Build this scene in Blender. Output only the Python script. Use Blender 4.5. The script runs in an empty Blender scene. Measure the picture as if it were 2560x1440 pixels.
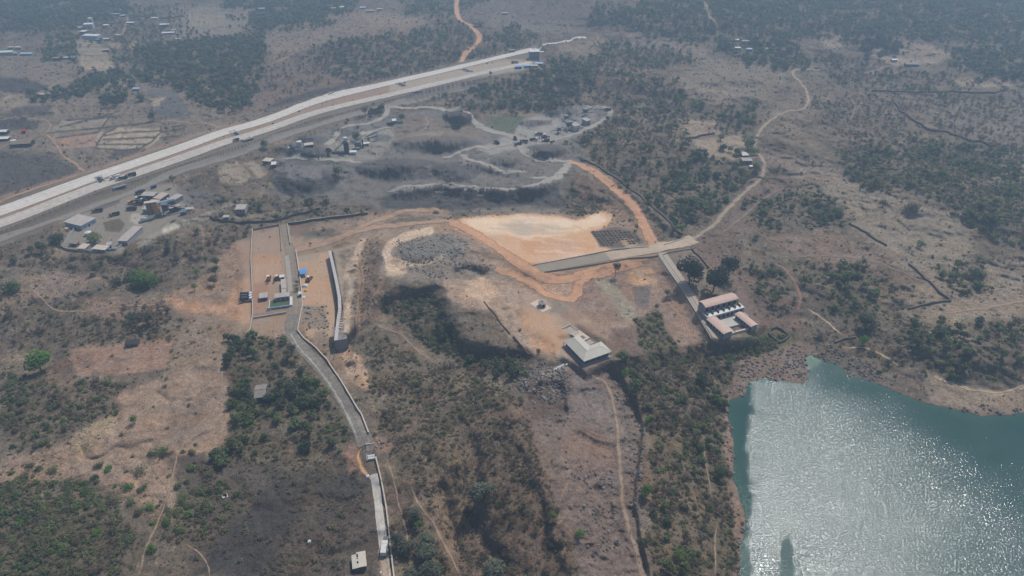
import bpy, math, random
import numpy as np
from mathutils import Matrix, Vector

# ------------------------------------------------------------------ camera, world, sun
HC = 250.0                      # height of the drone above the site
PITCH = math.radians(33.0)
FPX = 1730.0                    # focal length in pixels of a 2560 px wide picture
scene = bpy.context.scene
cam_d = bpy.data.cameras.new('camera')
cam_d.sensor_width = 36.0
cam_d.lens = FPX / 2560.0 * 36.0
cam_d.clip_start = 1.0
cam_d.clip_end = 20000.0
cam = bpy.data.objects.new('camera', cam_d)
cam.location = (0, 0, HC)
cam.rotation_euler = (math.pi / 2 - PITCH, 0, 0)
scene.collection.objects.link(cam)
scene.camera = cam

SUN_EL = math.radians(56.5)
SUN_AZ = math.radians(33.5)     # to the right of straight ahead (+Y)
world = bpy.data.worlds.new('World')
scene.world = world
world.use_nodes = True
wn = world.node_tree.nodes
wl = world.node_tree.links
sky = wn.new('ShaderNodeTexSky')
sky.sky_type = 'NISHITA'
sky.sun_disc = False
sky.sun_elevation = SUN_EL
sky.sun_rotation = SUN_AZ
sky.altitude = 300
sky.dust_density = 2.5
wn['Background'].inputs[1].default_value = 0.09
wl.new(sky.outputs[0], wn['Background'].inputs[0])
sun_d = bpy.data.lights.new('sun', 'SUN')
sun_d.energy = 3.6
sun_d.angle = math.radians(0.55)
sun_d.color = (1.0, 0.965, 0.92)
sun = bpy.data.objects.new('sun', sun_d)
sdir = Vector((math.sin(SUN_AZ) * math.cos(SUN_EL), math.cos(SUN_AZ) * math.cos(SUN_EL), math.sin(SUN_EL)))
sun.rotation_euler = sdir.to_track_quat('Z', 'Y').to_euler()
sun.location = (200, 300, 600)
scene.collection.objects.link(sun)
scene.view_settings.view_transform = 'Standard'
scene.view_settings.look = 'None'
scene.view_settings.exposure = 0.0
scene.view_settings.gamma = 1.0
scene.view_settings.use_curve_mapping = False
scene.cycles.max_bounces = 5
scene.cycles.diffuse_bounces = 2
scene.cycles.volume_bounces = 1
scene.cycles.transparent_max_bounces = 4

RND = random.Random(7)
NR = np.random.RandomState(11)
COL = scene.collection

# ------------------------------------------------------------------ small helpers
def s2l(c):
    c = np.asarray(c, dtype=np.float32) / 255.0
    return np.where(c <= 0.04045, c / 12.92, ((c + 0.055) / 1.055) ** 2.4)

_perm = NR.permutation(4096)
_grad = NR.rand(4096).astype(np.float32) * 2 * np.pi
_gx, _gy = np.cos(_grad), np.sin(_grad)

def perlin(x, y, seed=0):
    xi = np.floor(x).astype(np.int64); yi = np.floor(y).astype(np.int64)
    xf = (x - xi).astype(np.float32); yf = (y - yi).astype(np.float32)
    u = xf * xf * (3 - 2 * xf); v = yf * yf * (3 - 2 * yf)
    def g(ix, iy, fx, fy):
        h = _perm[(ix + seed * 57 + _perm[(iy + seed * 131) & 4095]) & 4095]
        return _gx[h] * fx + _gy[h] * fy
    a = g(xi, yi, xf, yf); b = g(xi + 1, yi, xf - 1, yf)
    c = g(xi, yi + 1, xf, yf - 1); d = g(xi + 1, yi + 1, xf - 1, yf - 1)
    return (a * (1 - u) + b * u) * (1 - v) + (c * (1 - u) + d * u) * v

def fbm(x, y, lam, octv=4, seed=0):
    r = 0; amp = 1.0; tot = 0
    for i in range(octv):
        r = r + amp * perlin(x / lam, y / lam, seed + i * 3); tot += amp
        amp *= 0.5; lam *= 0.5
    return r / tot * 1.6

def sstep(t):
    t = np.clip(t, 0, 1)
    return t * t * (3 - 2 * t)

# ------------------------------------------------------------------ terrain grid
# Rows and columns are spaced so that near ground gets small cells and far ground larger ones.
XS = np.concatenate([np.linspace(-2600, -60, 60)[:-1], np.linspace(-60, 2620, 1081), np.linspace(2620, 5160, 60)[1:]]).astype(np.float32)
YS = np.concatenate([np.linspace(-335, -30, 60)[:-1], np.linspace(-30, 1490, 621), np.linspace(1490, 2600, 50)[1:]]).astype(np.float32)
PX, PY = np.meshgrid(XS, YS)
_cp, _sp = math.cos(PITCH), math.sin(PITCH)
RX = (PX - 1280) / FPX
_yy = (PY - 720) / FPX
RF = _cp - _yy * _sp
RD = _sp + _yy * _cp
WX0, WY0 = RX / RD * HC, RF / RD * HC      # where each node stands on flat ground
SC = FPX / (HC * _sp + WY0 * _cp)          # pixels of the photograph per metre there

def ring(pts, closed=True):
    p = np.asarray(pts, dtype=np.float32)
    return p

def wcoords(amp, seed=0, lam=14.0):
    """node coordinates moved by noise of `amp` metres, for ragged outlines"""
    if amp <= 0:
        return PX, PY
    key = (round(amp, 2), seed, lam)
    if key not in _wc:
        n1 = fbm(WX0, WY0, lam, 4, 20 + seed); n2 = fbm(WX0, WY0, lam, 4, 40 + seed)
        _wc[key] = (n1, n2)
    n1, n2 = _wc[key]
    return PX + n1 * amp * SC, PY + n2 * amp * SC * 0.7
_wc = {}

def box_idx(pts, pad):
    x0, x1 = min(p[0] for p in pts) - pad, max(p[0] for p in pts) + pad
    y0, y1 = min(p[1] for p in pts) - pad, max(p[1] for p in pts) + pad
    i0, i1 = np.searchsorted(YS, y0), np.searchsorted(YS, y1)
    j0, j1 = np.searchsorted(XS, x0), np.searchsorted(XS, x1)
    return slice(max(i0 - 1, 0), i1 + 1), slice(max(j0 - 1, 0), j1 + 1)

def seg_dist(x, y, pts, closed, want_u=False):
    """distance to a polyline, side sign of the nearest segment and position along it"""
    n = len(pts); best = np.full(x.shape, 1e9, np.float32); side = np.zeros_like(best); along = np.zeros_like(best)
    m = n if closed else n - 1; run = 0.0
    for i in range(m):
        ax, ay = pts[i]; bx, by = pts[(i + 1) % n]
        dx, dy = bx - ax, by - ay
        L = dx * dx + dy * dy + 1e-9
        t = np.clip(((x - ax) * dx + (y - ay) * dy) / L, 0, 1)
        ex, ey = x - (ax + t * dx), y - (ay + t * dy)
        d = np.sqrt(ex * ex + ey * ey)
        k = d < best
        best = np.where(k, d, best)
        side = np.where(k, np.sign(dx * (y - ay) - dy * (x - ax)), side)
        along = np.where(k, run + t * math.sqrt(L), along); run += math.sqrt(L)
    if want_u:
        return best, side, along / run
    return best, side

def sdf(x, y, pts):
    d, _ = seg_dist(x, y, pts, True)
    ins = np.zeros(x.shape, bool); n = len(pts)
    for i in range(n):
        ax, ay = pts[i]; bx, by = pts[(i + 1) % n]
        if ay == by:
            continue
        c = ((ay > y) != (by > y)) & (x < (bx - ax) * (y - ay) / (by - ay) + ax)
        ins ^= c
    return np.where(ins, d, -d)

def pmask(pts, soft, warp=0.0, seed=0, lam=14.0):
    """0..1 mask of a polygon; soft edge in picture pixels"""
    pad = soft + 8 + warp * 9
    si, sj = box_idx(pts, pad)
    wx, wy = wcoords(warp, seed, lam)
    d = sdf(wx[si, sj], wy[si, sj], pts)
    return (si, sj), sstep(d / max(soft, .5) * .5 + .5)

def lmask(pts, width, soft, warp=0.0, seed=0):
    pad = width + soft + 8 + warp * 9
    si, sj = box_idx(pts, pad)
    wx, wy = wcoords(warp, seed)
    d, _ = seg_dist(wx[si, sj], wy[si, sj], pts, False)
    return (si, sj), sstep((width / 2 - d) / max(soft, .5) * .5 + .5)

# ------------------------------------------------------------------ relief
Z = np.zeros_like(PX)
ROUGH = np.ones_like(PX)

def lift(pts, dh, soft, warp=0.0):
    s, m = pmask(pts, soft, warp)
    Z[s] += m * dh

def cone(cx, cy, rx, ry, dh, p=1.0):
    s = box_idx([(cx - rx, cy - ry), (cx + rx, cy + ry)], 4)
    r = np.sqrt(((PX[s] - cx) / rx) ** 2 + ((PY[s] - cy) / ry) ** 2)
    Z[s] += dh * np.clip(1 - r, 0, 1) ** p

def bump(cx, cy, rx, ry, dh):
    Z[...] += dh * np.exp(-(((PX - cx) / rx) ** 2 + ((PY - cy) / ry) ** 2))

def ridge(pts, dh, sl, sr, warp=0.0, tapl=.16, tapr=.16):
    """crest along pts; sl / sr: fall-off in pixels on its two sides"""
    pad = max(sl, sr) * 3 + 10
    si, sj = box_idx(pts, pad)
    wx, wy = wcoords(warp)
    d, sd, u = seg_dist(wx[si, sj], wy[si, sj], pts, False, True)
    s = np.where(sd > 0, sr, sl)
    tap = sstep(u / tapl) * sstep((1 - u) / tapr)
    Z[si, sj] += dh * np.exp(-(d / s) ** 2) * tap

def level(pts, soft=12):
    s, m = pmask(pts, soft)
    ROUGH[s] *= 1 - m

# far hills
bump(2250, -10, 650, 130, 34); bump(2620, 200, 300, 160, 16); bump(1560, 10, 260, 80, 20)
bump(930, 85, 260, 70, 13); bump(560, 190, 120, 60, 8); bump(1480, 200, 200, 40, 6)
bump(1690, 330, 180, 110, 12); bump(1800, 200, 220, 60, 14); bump(2080, 330, 200, 90, 14)
bump(2350, 500, 330, 160, 12); bump(2450, 880, 260, 110, 7)
# the worked plateau in the middle
lift([(950, 600), (1120, 552), (1540, 530), (1650, 600), (1830, 700), (1900, 860), (1560, 905), (1330, 900), (1290, 872), (1170, 868), (1128, 800), (1090, 728), (1000, 722), (945, 750), (905, 820), (880, 900)], 7, 26, 2.0)
ridge([(930, 790), (955, 752), (1000, 728), (1080, 722), (1122, 790), (1168, 868), (1290, 874), (1340, 880)], 3.0, 130, 16, 1.5)
ridge([(960, 790), (1000, 830), (1120, 900), (1230, 950)], -1.5, 60, 60, 2.0)
ridge([(890, 820), (915, 900), (960, 990), (1000, 1050)], -2, 50, 26, 2.0)
ridge([(1000, 800), (1080, 880), (1170, 930), (1300, 960)], -1.5, 16, 30, 2.0)
bump(1080, 630, 90, 45, 5)
ridge([(1130, 668), (1180, 660), (1225, 672)], 2.5, 6, 9)
# hill in front of it, with gullies
bump(1330, 1230, 150, 260, 13); bump(1080, 1180, 90, 120, 4)
ridge([(1170, 1050), (1190, 1150), (1185, 1280), (1215, 1360), (1290, 1440)], -5, 18, 40, 3.5)
ridge([(1030, 1100), (1100, 1180), (1120, 1300), (1180, 1440)], -3, 20, 20, 3.0)
ridge([(1290, 1060), (1330, 1160), (1380, 1260), (1400, 1380), (1440, 1460)], 3.6, 50, 16, 3.5)
ridge([(1200, 960), (1260, 1000), (1300, 1060)], 4, 14, 40, 3.0)
ridge([(1512, 890), (1556, 935), (1596, 1005), (1612, 1080), (1598, 1180), (1592, 1270), (1612, 1360), (1640, 1500)], 4.6, 120, 7, 1.0, tapl=.08)
lift([(1345, 960), (1400, 955), (1416, 1000), (1418, 1035), (1350, 1040), (1320, 1000)], -3.5, 8, 1.0)
ridge([(1440, 1080), (1490, 1110), (1530, 1120), (1540, 1108)], -2.4, 4, 16, .6)
ridge([(1478, 1215), (1510, 1250), (1530, 1300)], -2.4, 16, 4, .6)
ridge([(1545, 1110), (1600, 1108)], -2.0, 5, 14, .6)
# embankment of the motorway
lift([(-60, 528), (0, 498), (236, 416), (470, 338), (660, 284), (853, 217), (973, 191), (1107, 163), (1267, 125), (1340, 112), (1350, 172), (1267, 190), (1107, 225), (973, 256), (853, 289), (773, 309), (660, 352), (470, 414), (290, 474), (236, 492), (0, 588), (-60, 612)], 4.2, 6)
ridge([(1340, 118), (1400, 112), (1465, 92)], 5, 14, 6)
# quarry benches and heaps
ridge([(950, 484), (1020, 466), (1090, 460), (1180, 466), (1250, 474), (1330, 468), (1380, 452), (1415, 412)], 9, 40, 20, .8)
ridge([(1140, 408), (1200, 410), (1250, 428), (1320, 434)], 4.5, 18, 9, .8)
ridge([(1300, 425), (1330, 395), (1345, 392)], 3, 8, 8, .6)
for c in [(760, 442, 84, 40, 4.6, .6), (772, 378, 62, 20, 4, .7), (1152, 288, 48, 22, 10, 1), (1362, 376, 58, 20, 8, 1), (1005, 416, 125, 34, 7, .9),
          (1140, 426, 62, 30, 6, 1), (1330, 306, 34, 11, 4, .8), (1388, 274, 26, 12, 7, 1), (1425, 276, 22, 11, 6, 1), (1080, 352, 110, 24, 5, .8),
          (720, 368, 40, 16, 3, .8), (785, 345, 40, 16, 4, .9), (1290, 400, 30, 14, 4, 1), (880, 320, 50, 14, 3, .8), (700, 405, 50, 12, 3, .7), (905, 345, 30, 8, 3, .8), (1260, 402, 36, 14, 5, .8)]:
    cone(*(c[:4] + (c[4] * 1.9,) + c[5:]))
lift([(1430, 470), (1560, 520), (1640, 600), (1660, 600), (1600, 520), (1470, 430), (1440, 430)], 3, 14)
ridge([(1452, 408), (1520, 440), (1590, 490), (1650, 545), (1700, 592)], 4, 10, 14, 1.0)
# made ground behind the retaining wall
s_, m_ = pmask([(829, 628), (893, 612), (905, 700), (893, 820), (868, 846), (843, 846), (854, 772), (849, 740), (842, 700)], 5)
Z[s_] += m_ * 6.6
s_, m_ = pmask([(866, 600), (960, 580), (960, 760), (910, 850), (860, 860), (880, 740)], 26)
Z[s_] += m_ * 2.0
# natural roughness, taken away on made ground
for P_ in [[(600, 560), (735, 545), (850, 620), (845, 860), (720, 830), (600, 830)], [(1130, 545), (1530, 535), (1640, 610), (1730, 590), (1720, 625), (1530, 670), (1340, 700)],
           [(1640, 640), (1700, 620), (1900, 800), (1900, 860), (1780, 860)], [(1300, 740), (1400, 740), (1540, 870), (1460, 920), (1330, 830)],
           [(-60, 535), (0, 500), (470, 340), (973, 190), (1350, 110), (1350, 170), (973, 262), (470, 430), (0, 615), (-60, 620)],
           [(150, 480), (420, 440), (480, 520), (340, 620), (150, 640)], [(1180, 340), (1300, 280), (1430, 310), (1480, 290), (1400, 360), (1220, 380)]]:
    level(P_, 14)
Z += ROUGH * (fbm(WX0, WY0, 140, 2, 3) * 7 + np.where(PY > 60, 1, .3) * fbm(WX0, WY0, 42, 3, 5) * 3.2 + np.where(PY > 200, 1, .0) * (.28 - np.abs(fbm(WX0, WY0, 17, 2, 15))) * 1.7)
g_ = np.abs(fbm(WX0, WY0, 30, 3, 77))
Z -= ROUGH * np.clip(.22 - g_, 0, 1) * 8.0 * sstep((fbm(WX0, WY0, 160, 2, 31) + .1) * 2)
# torn, rocky floor of the slope below the L shaped house
sr_, mr_ = pmask([(1330, 905), (1510, 905), (1600, 1060), (1590, 1250), (1620, 1460), (1440, 1460), (1350, 1150), (1310, 1000)], 20, 4.0)
Z[sr_] += mr_ * ((.35 - np.abs(fbm(WX0[sr_], WY0[sr_], 11, 3, 181))) * 2.4 + np.abs(fbm(WX0[sr_], WY0[sr_], 4, 2, 183)) * .9)
# soft knolls that break the outline of the quarry floor
sq, mq = pmask([(690, 400), (760, 350), (960, 290), (1280, 330), (1480, 300), (1440, 440), (1420, 530), (960, 525), (680, 490)], 20)
Z[sq] += mq * (np.abs(fbm(WX0[sq], WY0[sq], 20, 3, 12)) * 2.6 + np.abs(fbm(WX0[sq], WY0[sq], 7, 2, 14)) * .8)
Z += (.35 + .65 * ROUGH) * fbm(WX0, WY0, 5.0, 2, 9) * .28

LAKE = [(1848, 1440), (1850, 1360), (1862, 1343), (1862, 1280), (1843, 1240), (1832, 1193), (1835, 1120), (1827, 1077), (1818, 1012), (1823, 1002), (1861, 989), (1872, 959), (1915, 944), (1942, 951), (1979, 957), (2007, 959), (2022, 942), (2013, 895), (2027, 888), (2047, 899), (2087, 910), (2119, 939), (2155, 950), (2197, 960), (2253, 987), (2320, 1010), (2363, 1020), (2413, 1030), (2453, 1040), (2520, 1038), (2570, 1030), (2900, 990), (5200, 900), (5200, 2700), (1800, 2700)]
wx_, wy_ = wcoords(1.7, 5, 7.0)
DL = sdf(wx_, wy_, LAKE)
LZ = -5.0
t_ = sstep(-DL / 150.0)
far_shore = sstep(-DL / 30.0) * .18 + .82 * t_
Z = np.where(DL > 0, LZ - np.clip(DL * .18, 0, 6), LZ + .05 + (Z - LZ) * far_shore * 1.0)
for P_ in [[(1395, 845), (1440, 835), (1550, 862), (1555, 900), (1465, 940), (1395, 885)], [(1400, 812), (1440, 806), (1480, 850), (1450, 862)], [(1740, 745), (1850, 722), (1910, 812), (1895, 835), (1795, 855)], [(1318, 758), (1346, 742), (1384, 768), (1357, 788)], [(625, 970), (660, 960), (672, 998), (628, 1003)], [(874, 1380), (922, 1376), (925, 1420), (880, 1428)]]:
    s_, m_ = pmask(P_, 10)
    Z[s_] += m_ * (float((Z[s_] * m_).sum() / m_.sum()) - Z[s_])
# keep every slope short of folding over, seen along its own fall line from the south
for _ in range(3):
    zf = (HC - Z) / RD * RF
    bad = np.zeros_like(Z, bool); bad[1:] = zf[1:] > zf[:-1] - .02
    if not bad.any():
        break
    for _k in range(4):
        zb = (Z + np.roll(Z, 1, 0) + np.roll(Z, -1, 0) + np.roll(Z, 2, 0) + np.roll(Z, -2, 0)) / 5
        b2 = bad | np.roll(bad, 1, 0) | np.roll(bad, -1, 0) | np.roll(bad, 2, 0) | np.roll(bad, -2, 0)
        b2[:3] = False; b2[-3:] = False
        Z = np.where(b2, zb, Z)
print('folded', float(bad.mean()))
RZ = Z.astype(np.float32)
TT = (HC - RZ) / RD
GX, GY = (RX * TT).astype(np.float32), (RF * TT).astype(np.float32)

def gidx(px, py):
    px = np.asarray(px, dtype=np.float64); py = np.asarray(py, dtype=np.float64)
    fx = np.interp(px, XS, np.arange(len(XS))); fy = np.interp(py, YS, np.arange(len(YS)))
    j = np.clip(fx.astype(int), 0, len(XS) - 2); i = np.clip(fy.astype(int), 0, len(YS) - 2)
    return i, j, fy - i, fx - j

def samp(A, px, py):
    i, j, v, u = gidx(px, py)
    return (A[i, j] * (1 - u) + A[i, j + 1] * u) * (1 - v) + (A[i + 1, j] * (1 - u) + A[i + 1, j + 1] * u) * v

def G(px, py):
    return np.stack([samp(GX, px, py), samp(GY, px, py), samp(RZ, px, py)], -1)

def proj(x, y, z):
    d = y * _cp + (HC - z) * _sp
    return 1280 + FPX * x / d, 720 + FPX * ((HC - z) * _cp - y * _sp) / d

def HZ(x, y):
    x = np.asarray(x, dtype=np.float64); y = np.asarray(y, dtype=np.float64)
    h = np.zeros_like(x)
    for _ in range(9):
        a, b = proj(x, y, h)
        h = h * .3 + samp(RZ, a, b) * .7
    return h

def at_z(px, py, z):
    a = (px - 1280) / FPX; b = (py - 720) / FPX
    dn = _sp + b * _cp
    t = (HC - z) / dn
    return np.array([a * t, (_cp - b * _sp) * t, z])

# ------------------------------------------------------------------ ground colours
C = np.zeros(PX.shape + (3,), np.float32)

def earth(col, k=.76, g=.97):
    c = s2l(col); l = float(c @ np.array([.25, .6, .15], np.float32))
    return (l + (c - l) * k) * g * np.array([1.07, 1.0, .86], np.float32)

def tint(s, m, col, alpha=1.0):
    m = (m * alpha)[..., None]
    C[s] = C[s] * (1 - m) + earth(col) * m

def paint(pts, col, soft=8, warp=3.0, alpha=1.0, seed=0, lam=14.0):
    s, m = pmask(pts, soft, warp, seed, lam)
    tint(s, m, col, alpha)

def streak(pts, width, col, soft=3, warp=1.0, alpha=1.0, seed=0):
    s, m = lmask(pts, width, soft, warp, seed)
    tint(s, m, col, alpha)

def wash(lam, col, thr, gain, alpha, seed, where=None):
    m = sstep((fbm(WX0, WY0, lam, 4, seed) - thr) * gain)
    if where is not None:
        m = m * where
    tint((slice(None), slice(None)), m, col, alpha)

C[...] = earth((112, 101, 90))
wash(90, (132, 116, 100), .0, 2.2, .75, 60)
wash(60, (88, 80, 70), .05, 2.5, .8, 63)
wash(30, (120, 94, 80), .1, 3, .7, 66)
wash(20, (148, 132, 110), .15, 3.5, .7, 69)
wash(10, (76, 70, 60), .05, 3.5, .55, 72)
wash(5, (150, 132, 112), .2, 4, .5, 75)

# upper left: fields, burnt plots, village ground
paint([(0, 140), (330, 150), (640, 300), (560, 335), (210, 435), (0, 500)], (124, 112, 101), 12)
paint([(-60, 185), (60, 198), (125, 215), (70, 245), (-60, 252)], (72, 68, 70), 4, 3)
paint([(-60, 300), (60, 298), (96, 306), (95, 322), (-60, 334)], (74, 70, 72), 4, 3)
paint([(-60, 375), (120, 385), (190, 420), (170, 455), (-60, 500)], (82, 78, 78), 10, 6)
paint([(40, 268), (140, 262), (110, 290), (0, 295)], (84, 78, 78), 5, 5)
paint([(285, 378), (352, 368), (345, 382), (270, 398)], (84, 80, 82), 4, 3)
paint([(366, 222), (440, 226), (468, 270), (462, 299), (395, 299), (380, 262)], (98, 96, 100), 4, 3)
paint([(372, 245), (412, 242), (400, 262), (385, 268)], (160, 142, 122), 5, 3)
paint([(125, 348), (268, 328), (250, 366), (160, 372)], (156, 126, 112), 3, 2)
paint([(130, 342), (268, 327), (262, 338), (135, 349)], (160, 132, 116), 2, 1.5)
paint([(120, 330), (160, 300), (280, 290), (250, 326), (140, 335)], (142, 131, 116), 4, 2)
paint([(245, 338), (288, 320), (400, 321), (402, 345), (372, 370), (260, 376), (240, 362)], (166, 152, 134), 3, 1.5)
for L_ in [[(262, 340), (300, 332), (400, 327)], [(258, 349), (320, 346), (390, 343)], [(240, 362), (300, 361), (368, 361)], [(290, 320), (262, 333), (243, 358), (240, 370), (290, 376), (350, 372), (378, 355), (402, 330), (403, 316)],
           [(120, 332), (200, 325), (330, 312), (400, 304)], [(163, 300), (240, 296), (300, 290)], [(245, 330), (262, 308), (280, 285)], [(280, 285), (220, 300), (150, 318)], [(240, 332), (140, 345)], [(400, 345), (450, 340)], [(403, 330), (460, 322)]]:
    streak(L_, 4.0, (66, 62, 58), 1.5, .8, .95)
paint([(130, 100), (240, 96), (285, 160), (200, 170), (190, 120)], (150, 136, 118), 4, 3)
paint([(270, 108), (340, 106), (345, 120), (285, 122)], (160, 142, 118), 3, 3)
for k in range(5):
    streak([(195, 118 + k * 11), (275, 116 + k * 11)], 2.0, (88, 80, 74), 1.2, 1, .7)
paint([(200, 150), (290, 158), (282, 176), (205, 176)], (158, 143, 122), 3, 3)
paint([(430, 20), (640, 10), (660, 60), (590, 90), (430, 100)], (140, 126, 116), 8, 5)
paint([(460, 40), (560, 35), (560, 62), (470, 66)], (150, 138, 118), 4, 3)
paint([(240, 180), (330, 200), (300, 215), (200, 214)], (140, 126, 112), 6, 4)
paint([(0, 230), (60, 235), (70, 262), (0, 270)], (140, 126, 112), 6, 4)
paint([(690, 60), (820, 30), (960, 25), (1080, 60), (1010, 85), (900, 92), (790, 115), (690, 150), (650, 130)], (138, 120, 108), 10, 6)
paint([(900, 35), (1050, 42), (1060, 60), (930, 66)], (156, 136, 118), 8, 5, .7)
paint([(1060, 0), (1280, 10), (1480, 30), (1460, 60), (1250, 60), (1200, 50), (1100, 40)], (118, 106, 102), 8, 5)
paint([(1240, 20), (1420, 40), (1480, 80), (1300, 88), (1220, 60)], (126, 113, 106), 8, 5)
paint([(1390, 110), (1500, 88), (1530, 110), (1480, 140), (1400, 130)], (142, 126, 112), 6, 4)
paint([(1570, 80), (1680, 95), (1760, 120), (1790, 160), (1740, 150), (1640, 118), (1560, 110)], (136, 121, 111), 5, 4)
paint([(1690, 190), (1800, 150), (1900, 160), (1980, 180), (1930, 240), (1830, 250), (1760, 230), (1700, 215)], (128, 116, 104), 10, 6)
paint([(1710, 215), (1850, 225), (1830, 260), (1720, 245)], (146, 131, 117), 8, 5, .7)
# verge, median and slopes of the motorway
paint([(-60, 520), (0, 498), (236, 418), (470, 338), (660, 286), (853, 220), (973, 195), (1107, 167), (1267, 128), (1340, 115), (1360, 170), (1267, 190), (1107, 226), (973, 262), (853, 300), (660, 362), (470, 425), (236, 512), (0, 618), (-60, 640)], (112, 103, 95), 6, 1.5)
paint([(-60, 548), (0, 522), (236, 440), (470, 362), (660, 303), (853, 238), (973, 208), (1107, 178), (1267, 140), (1267, 172), (1107, 206), (973, 238), (853, 266), (660, 330), (470, 390), (236, 466), (0, 562)], (146, 122, 108), 4, 1.0)
paint([(973, 212), (1107, 182), (1180, 165), (1267, 150), (1330, 150), (1310, 175), (1107, 204), (973, 238)], (158, 146, 134), 5, 2)
streak([(0, 495), (90, 468), (170, 444), (230, 424), (330, 392), (480, 340), (600, 306)], 9, (150, 122, 106), 4, 1.2, .8)
paint([(640, 200), (760, 165), (900, 190), (960, 196), (700, 270), (645, 280)], (118, 100, 90), 10, 4)
paint([(655, 275), (730, 240), (860, 208), (940, 200), (860, 222), (700, 266)], (74, 70, 70), 5, 3)
# field strips south of it
paint([(545, 418), (592, 404), (630, 440), (600, 462), (548, 456)], (146, 133, 118), 3, 2)
paint([(605, 408), (628, 400), (668, 432), (650, 446), (622, 420)], (148, 136, 122), 3, 2)
paint([(380, 250), (400, 240), (400, 240)], (150, 138, 120), 3, 1)
# quarry
paint([(690, 395), (720, 360), (760, 345), (850, 308), (960, 288), (1120, 270), (1200, 300), (1280, 335), (1300, 296), (1420, 262), (1530, 266), (1510, 300), (1440, 345), (1475, 400), (1430, 445), (1425, 530), (1200, 532), (960, 525), (860, 505), (680, 492)], (112, 109, 110), 8, 4)
wash(22, (112, 110, 112), .1, 3, .6, 81, sstep(sdf(PX, PY, [(690, 380), (850, 300), (1280, 320), (1480, 290), (1430, 530), (960, 525), (680, 492)]) / 20))
wash(12, (80, 78, 82), .1, 3, .5, 84, sstep(sdf(PX, PY, [(690, 380), (850, 300), (1280, 320), (1480, 290), (1430, 530), (960, 525), (680, 492)]) / 20))
paint([(690, 440), (760, 418), (840, 425), (838, 480), (690, 486)], (96, 94, 98), 6, 2)
paint([(712, 424), (800, 418), (800, 445), (715, 445)], (116, 113, 118), 5, 2)
paint([(1035, 285), (1150, 300), (1240, 335), (1150, 352), (1000, 352), (985, 325)], (120, 110, 104), 8, 4)
paint([(985, 352), (1060, 330), (1110, 330), (1100, 345), (1010, 365)], (142, 130, 120), 5, 3)
paint([(1222, 292), (1312, 286), (1300, 330), (1240, 332)], (86, 98, 76), 4, 2)
paint([(1290, 283), (1350, 272), (1370, 276), (1340, 290), (1300, 290)], (136, 116, 98), 3, 2)
paint([(1190, 372), (1285, 335), (1300, 305), (1345, 288), (1410, 296), (1450, 320), (1440, 340), (1390, 356), (1315, 368), (1230, 388)], (142, 140, 141), 5, 2.5)
paint([(1320, 300), (1380, 300), (1380, 312), (1325, 314)], (96, 94, 98), 3, 1.5)
paint([(1400, 270), (1470, 262), (1490, 300), (1430, 335), (1400, 330)], (126, 125, 128), 6, 3)
paint([(955, 490), (1100, 468), (1390, 470), (1425, 520), (1200, 526), (950, 522)], (80, 78, 82), 4, 2)
paint([(1180, 520), (1350, 514), (1360, 524), (1190, 530)], (112, 109, 108), 3, 2)
paint([(800, 378), (835, 350), (900, 338), (985, 318), (990, 352), (940, 402), (850, 400)], (136, 132, 128), 5, 2)
paint([(1400, 415), (1440, 425), (1460, 470), (1520, 540), (1420, 545)], (98, 92, 84), 8, 4)
paint([(1430, 430), (1480, 450), (1600, 560), (1620, 610), (1570, 600), (1530, 530), (1440, 480)], (116, 96, 86), 7, 3)
streak([(1440, 470), (1490, 510), (1540, 535)], 10, (138, 100, 84), 5, 2, .7)
for x, y, a, b_, c_ in [(762, 456, 82, 34, (70, 70, 77)), (772, 380, 60, 18, (74, 74, 82)), (740, 372, 34, 12, (86, 92, 102)), (1152, 292, 46, 20, (74, 72, 78)), (1362, 378, 58, 19, (77, 76, 82)), (1005, 424, 122, 28, (77, 76, 82)), (1140, 430, 60, 26, (79, 77, 83)),
                        (1330, 308, 34, 9, (86, 84, 90)), (1388, 276, 26, 11, (84, 84, 90)), (1425, 278, 22, 10, (88, 84, 90)), (1090, 360, 115, 22, (92, 90, 94)), (785, 350, 40, 14, (90, 88, 94)), (780, 402, 70, 12, (82, 81, 85)), (955, 345, 26, 9, (80, 86, 94)), (1260, 404, 34, 12, (92, 90, 92))]:
    paint([(x + a * math.cos(t), y + b_ * math.sin(t)) for t in np.linspace(0, 6.28, 14)[:-1]], c_, 2.5, 1.2, .68)
paint([(720, 426), (800, 420), (804, 447), (720, 449)], (118, 115, 120), 5, 2, .8)
streak([(1075, 415), (1040, 432), (1010, 440)], 5, (124, 122, 122), 3, 2, .7)
paint([(1145, 392), (1168, 390), (1180, 410), (1150, 412)], (126, 124, 126), 4, 2)
# batching plant yard
paint([(160, 622), (172, 560), (200, 535), (300, 500), (345, 466), (440, 460), (485, 500), (440, 560), (400, 590), (330, 600), (300, 632), (240, 628)], (132, 126, 120), 4, 1.5)
paint([(258, 556), (300, 545), (312, 560), (300, 580), (262, 578)], (96, 88, 78), 3, 1.5)
paint([(205, 530), (300, 490), (300, 505), (250, 528)], (98, 92, 94), 3, 1.5)
paint([(330, 535), (385, 525), (390, 545), (350, 560), (320, 555)], (170, 166, 156), 3, 3, .8)
paint([(440, 470), (540, 480), (530, 520), (470, 520)], (104, 100, 102), 6, 3)
streak([(600, 505), (560, 520), (520, 540), (470, 553), (430, 566), (395, 585), (350, 612)], 16, (150, 146, 138), 5, 3, .9)
streak([(440, 566), (410, 576)], 12, (190, 188, 184), 5, 3, .9)
paint([(700, 500), (900, 500), (960, 520), (900, 540), (640, 560), (520, 545), (540, 520)], (110, 102, 96), 8, 4)
streak([(540, 550), (640, 540), (760, 520), (800, 515)], 5, (140, 126, 114), 3, 1.2)
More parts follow.
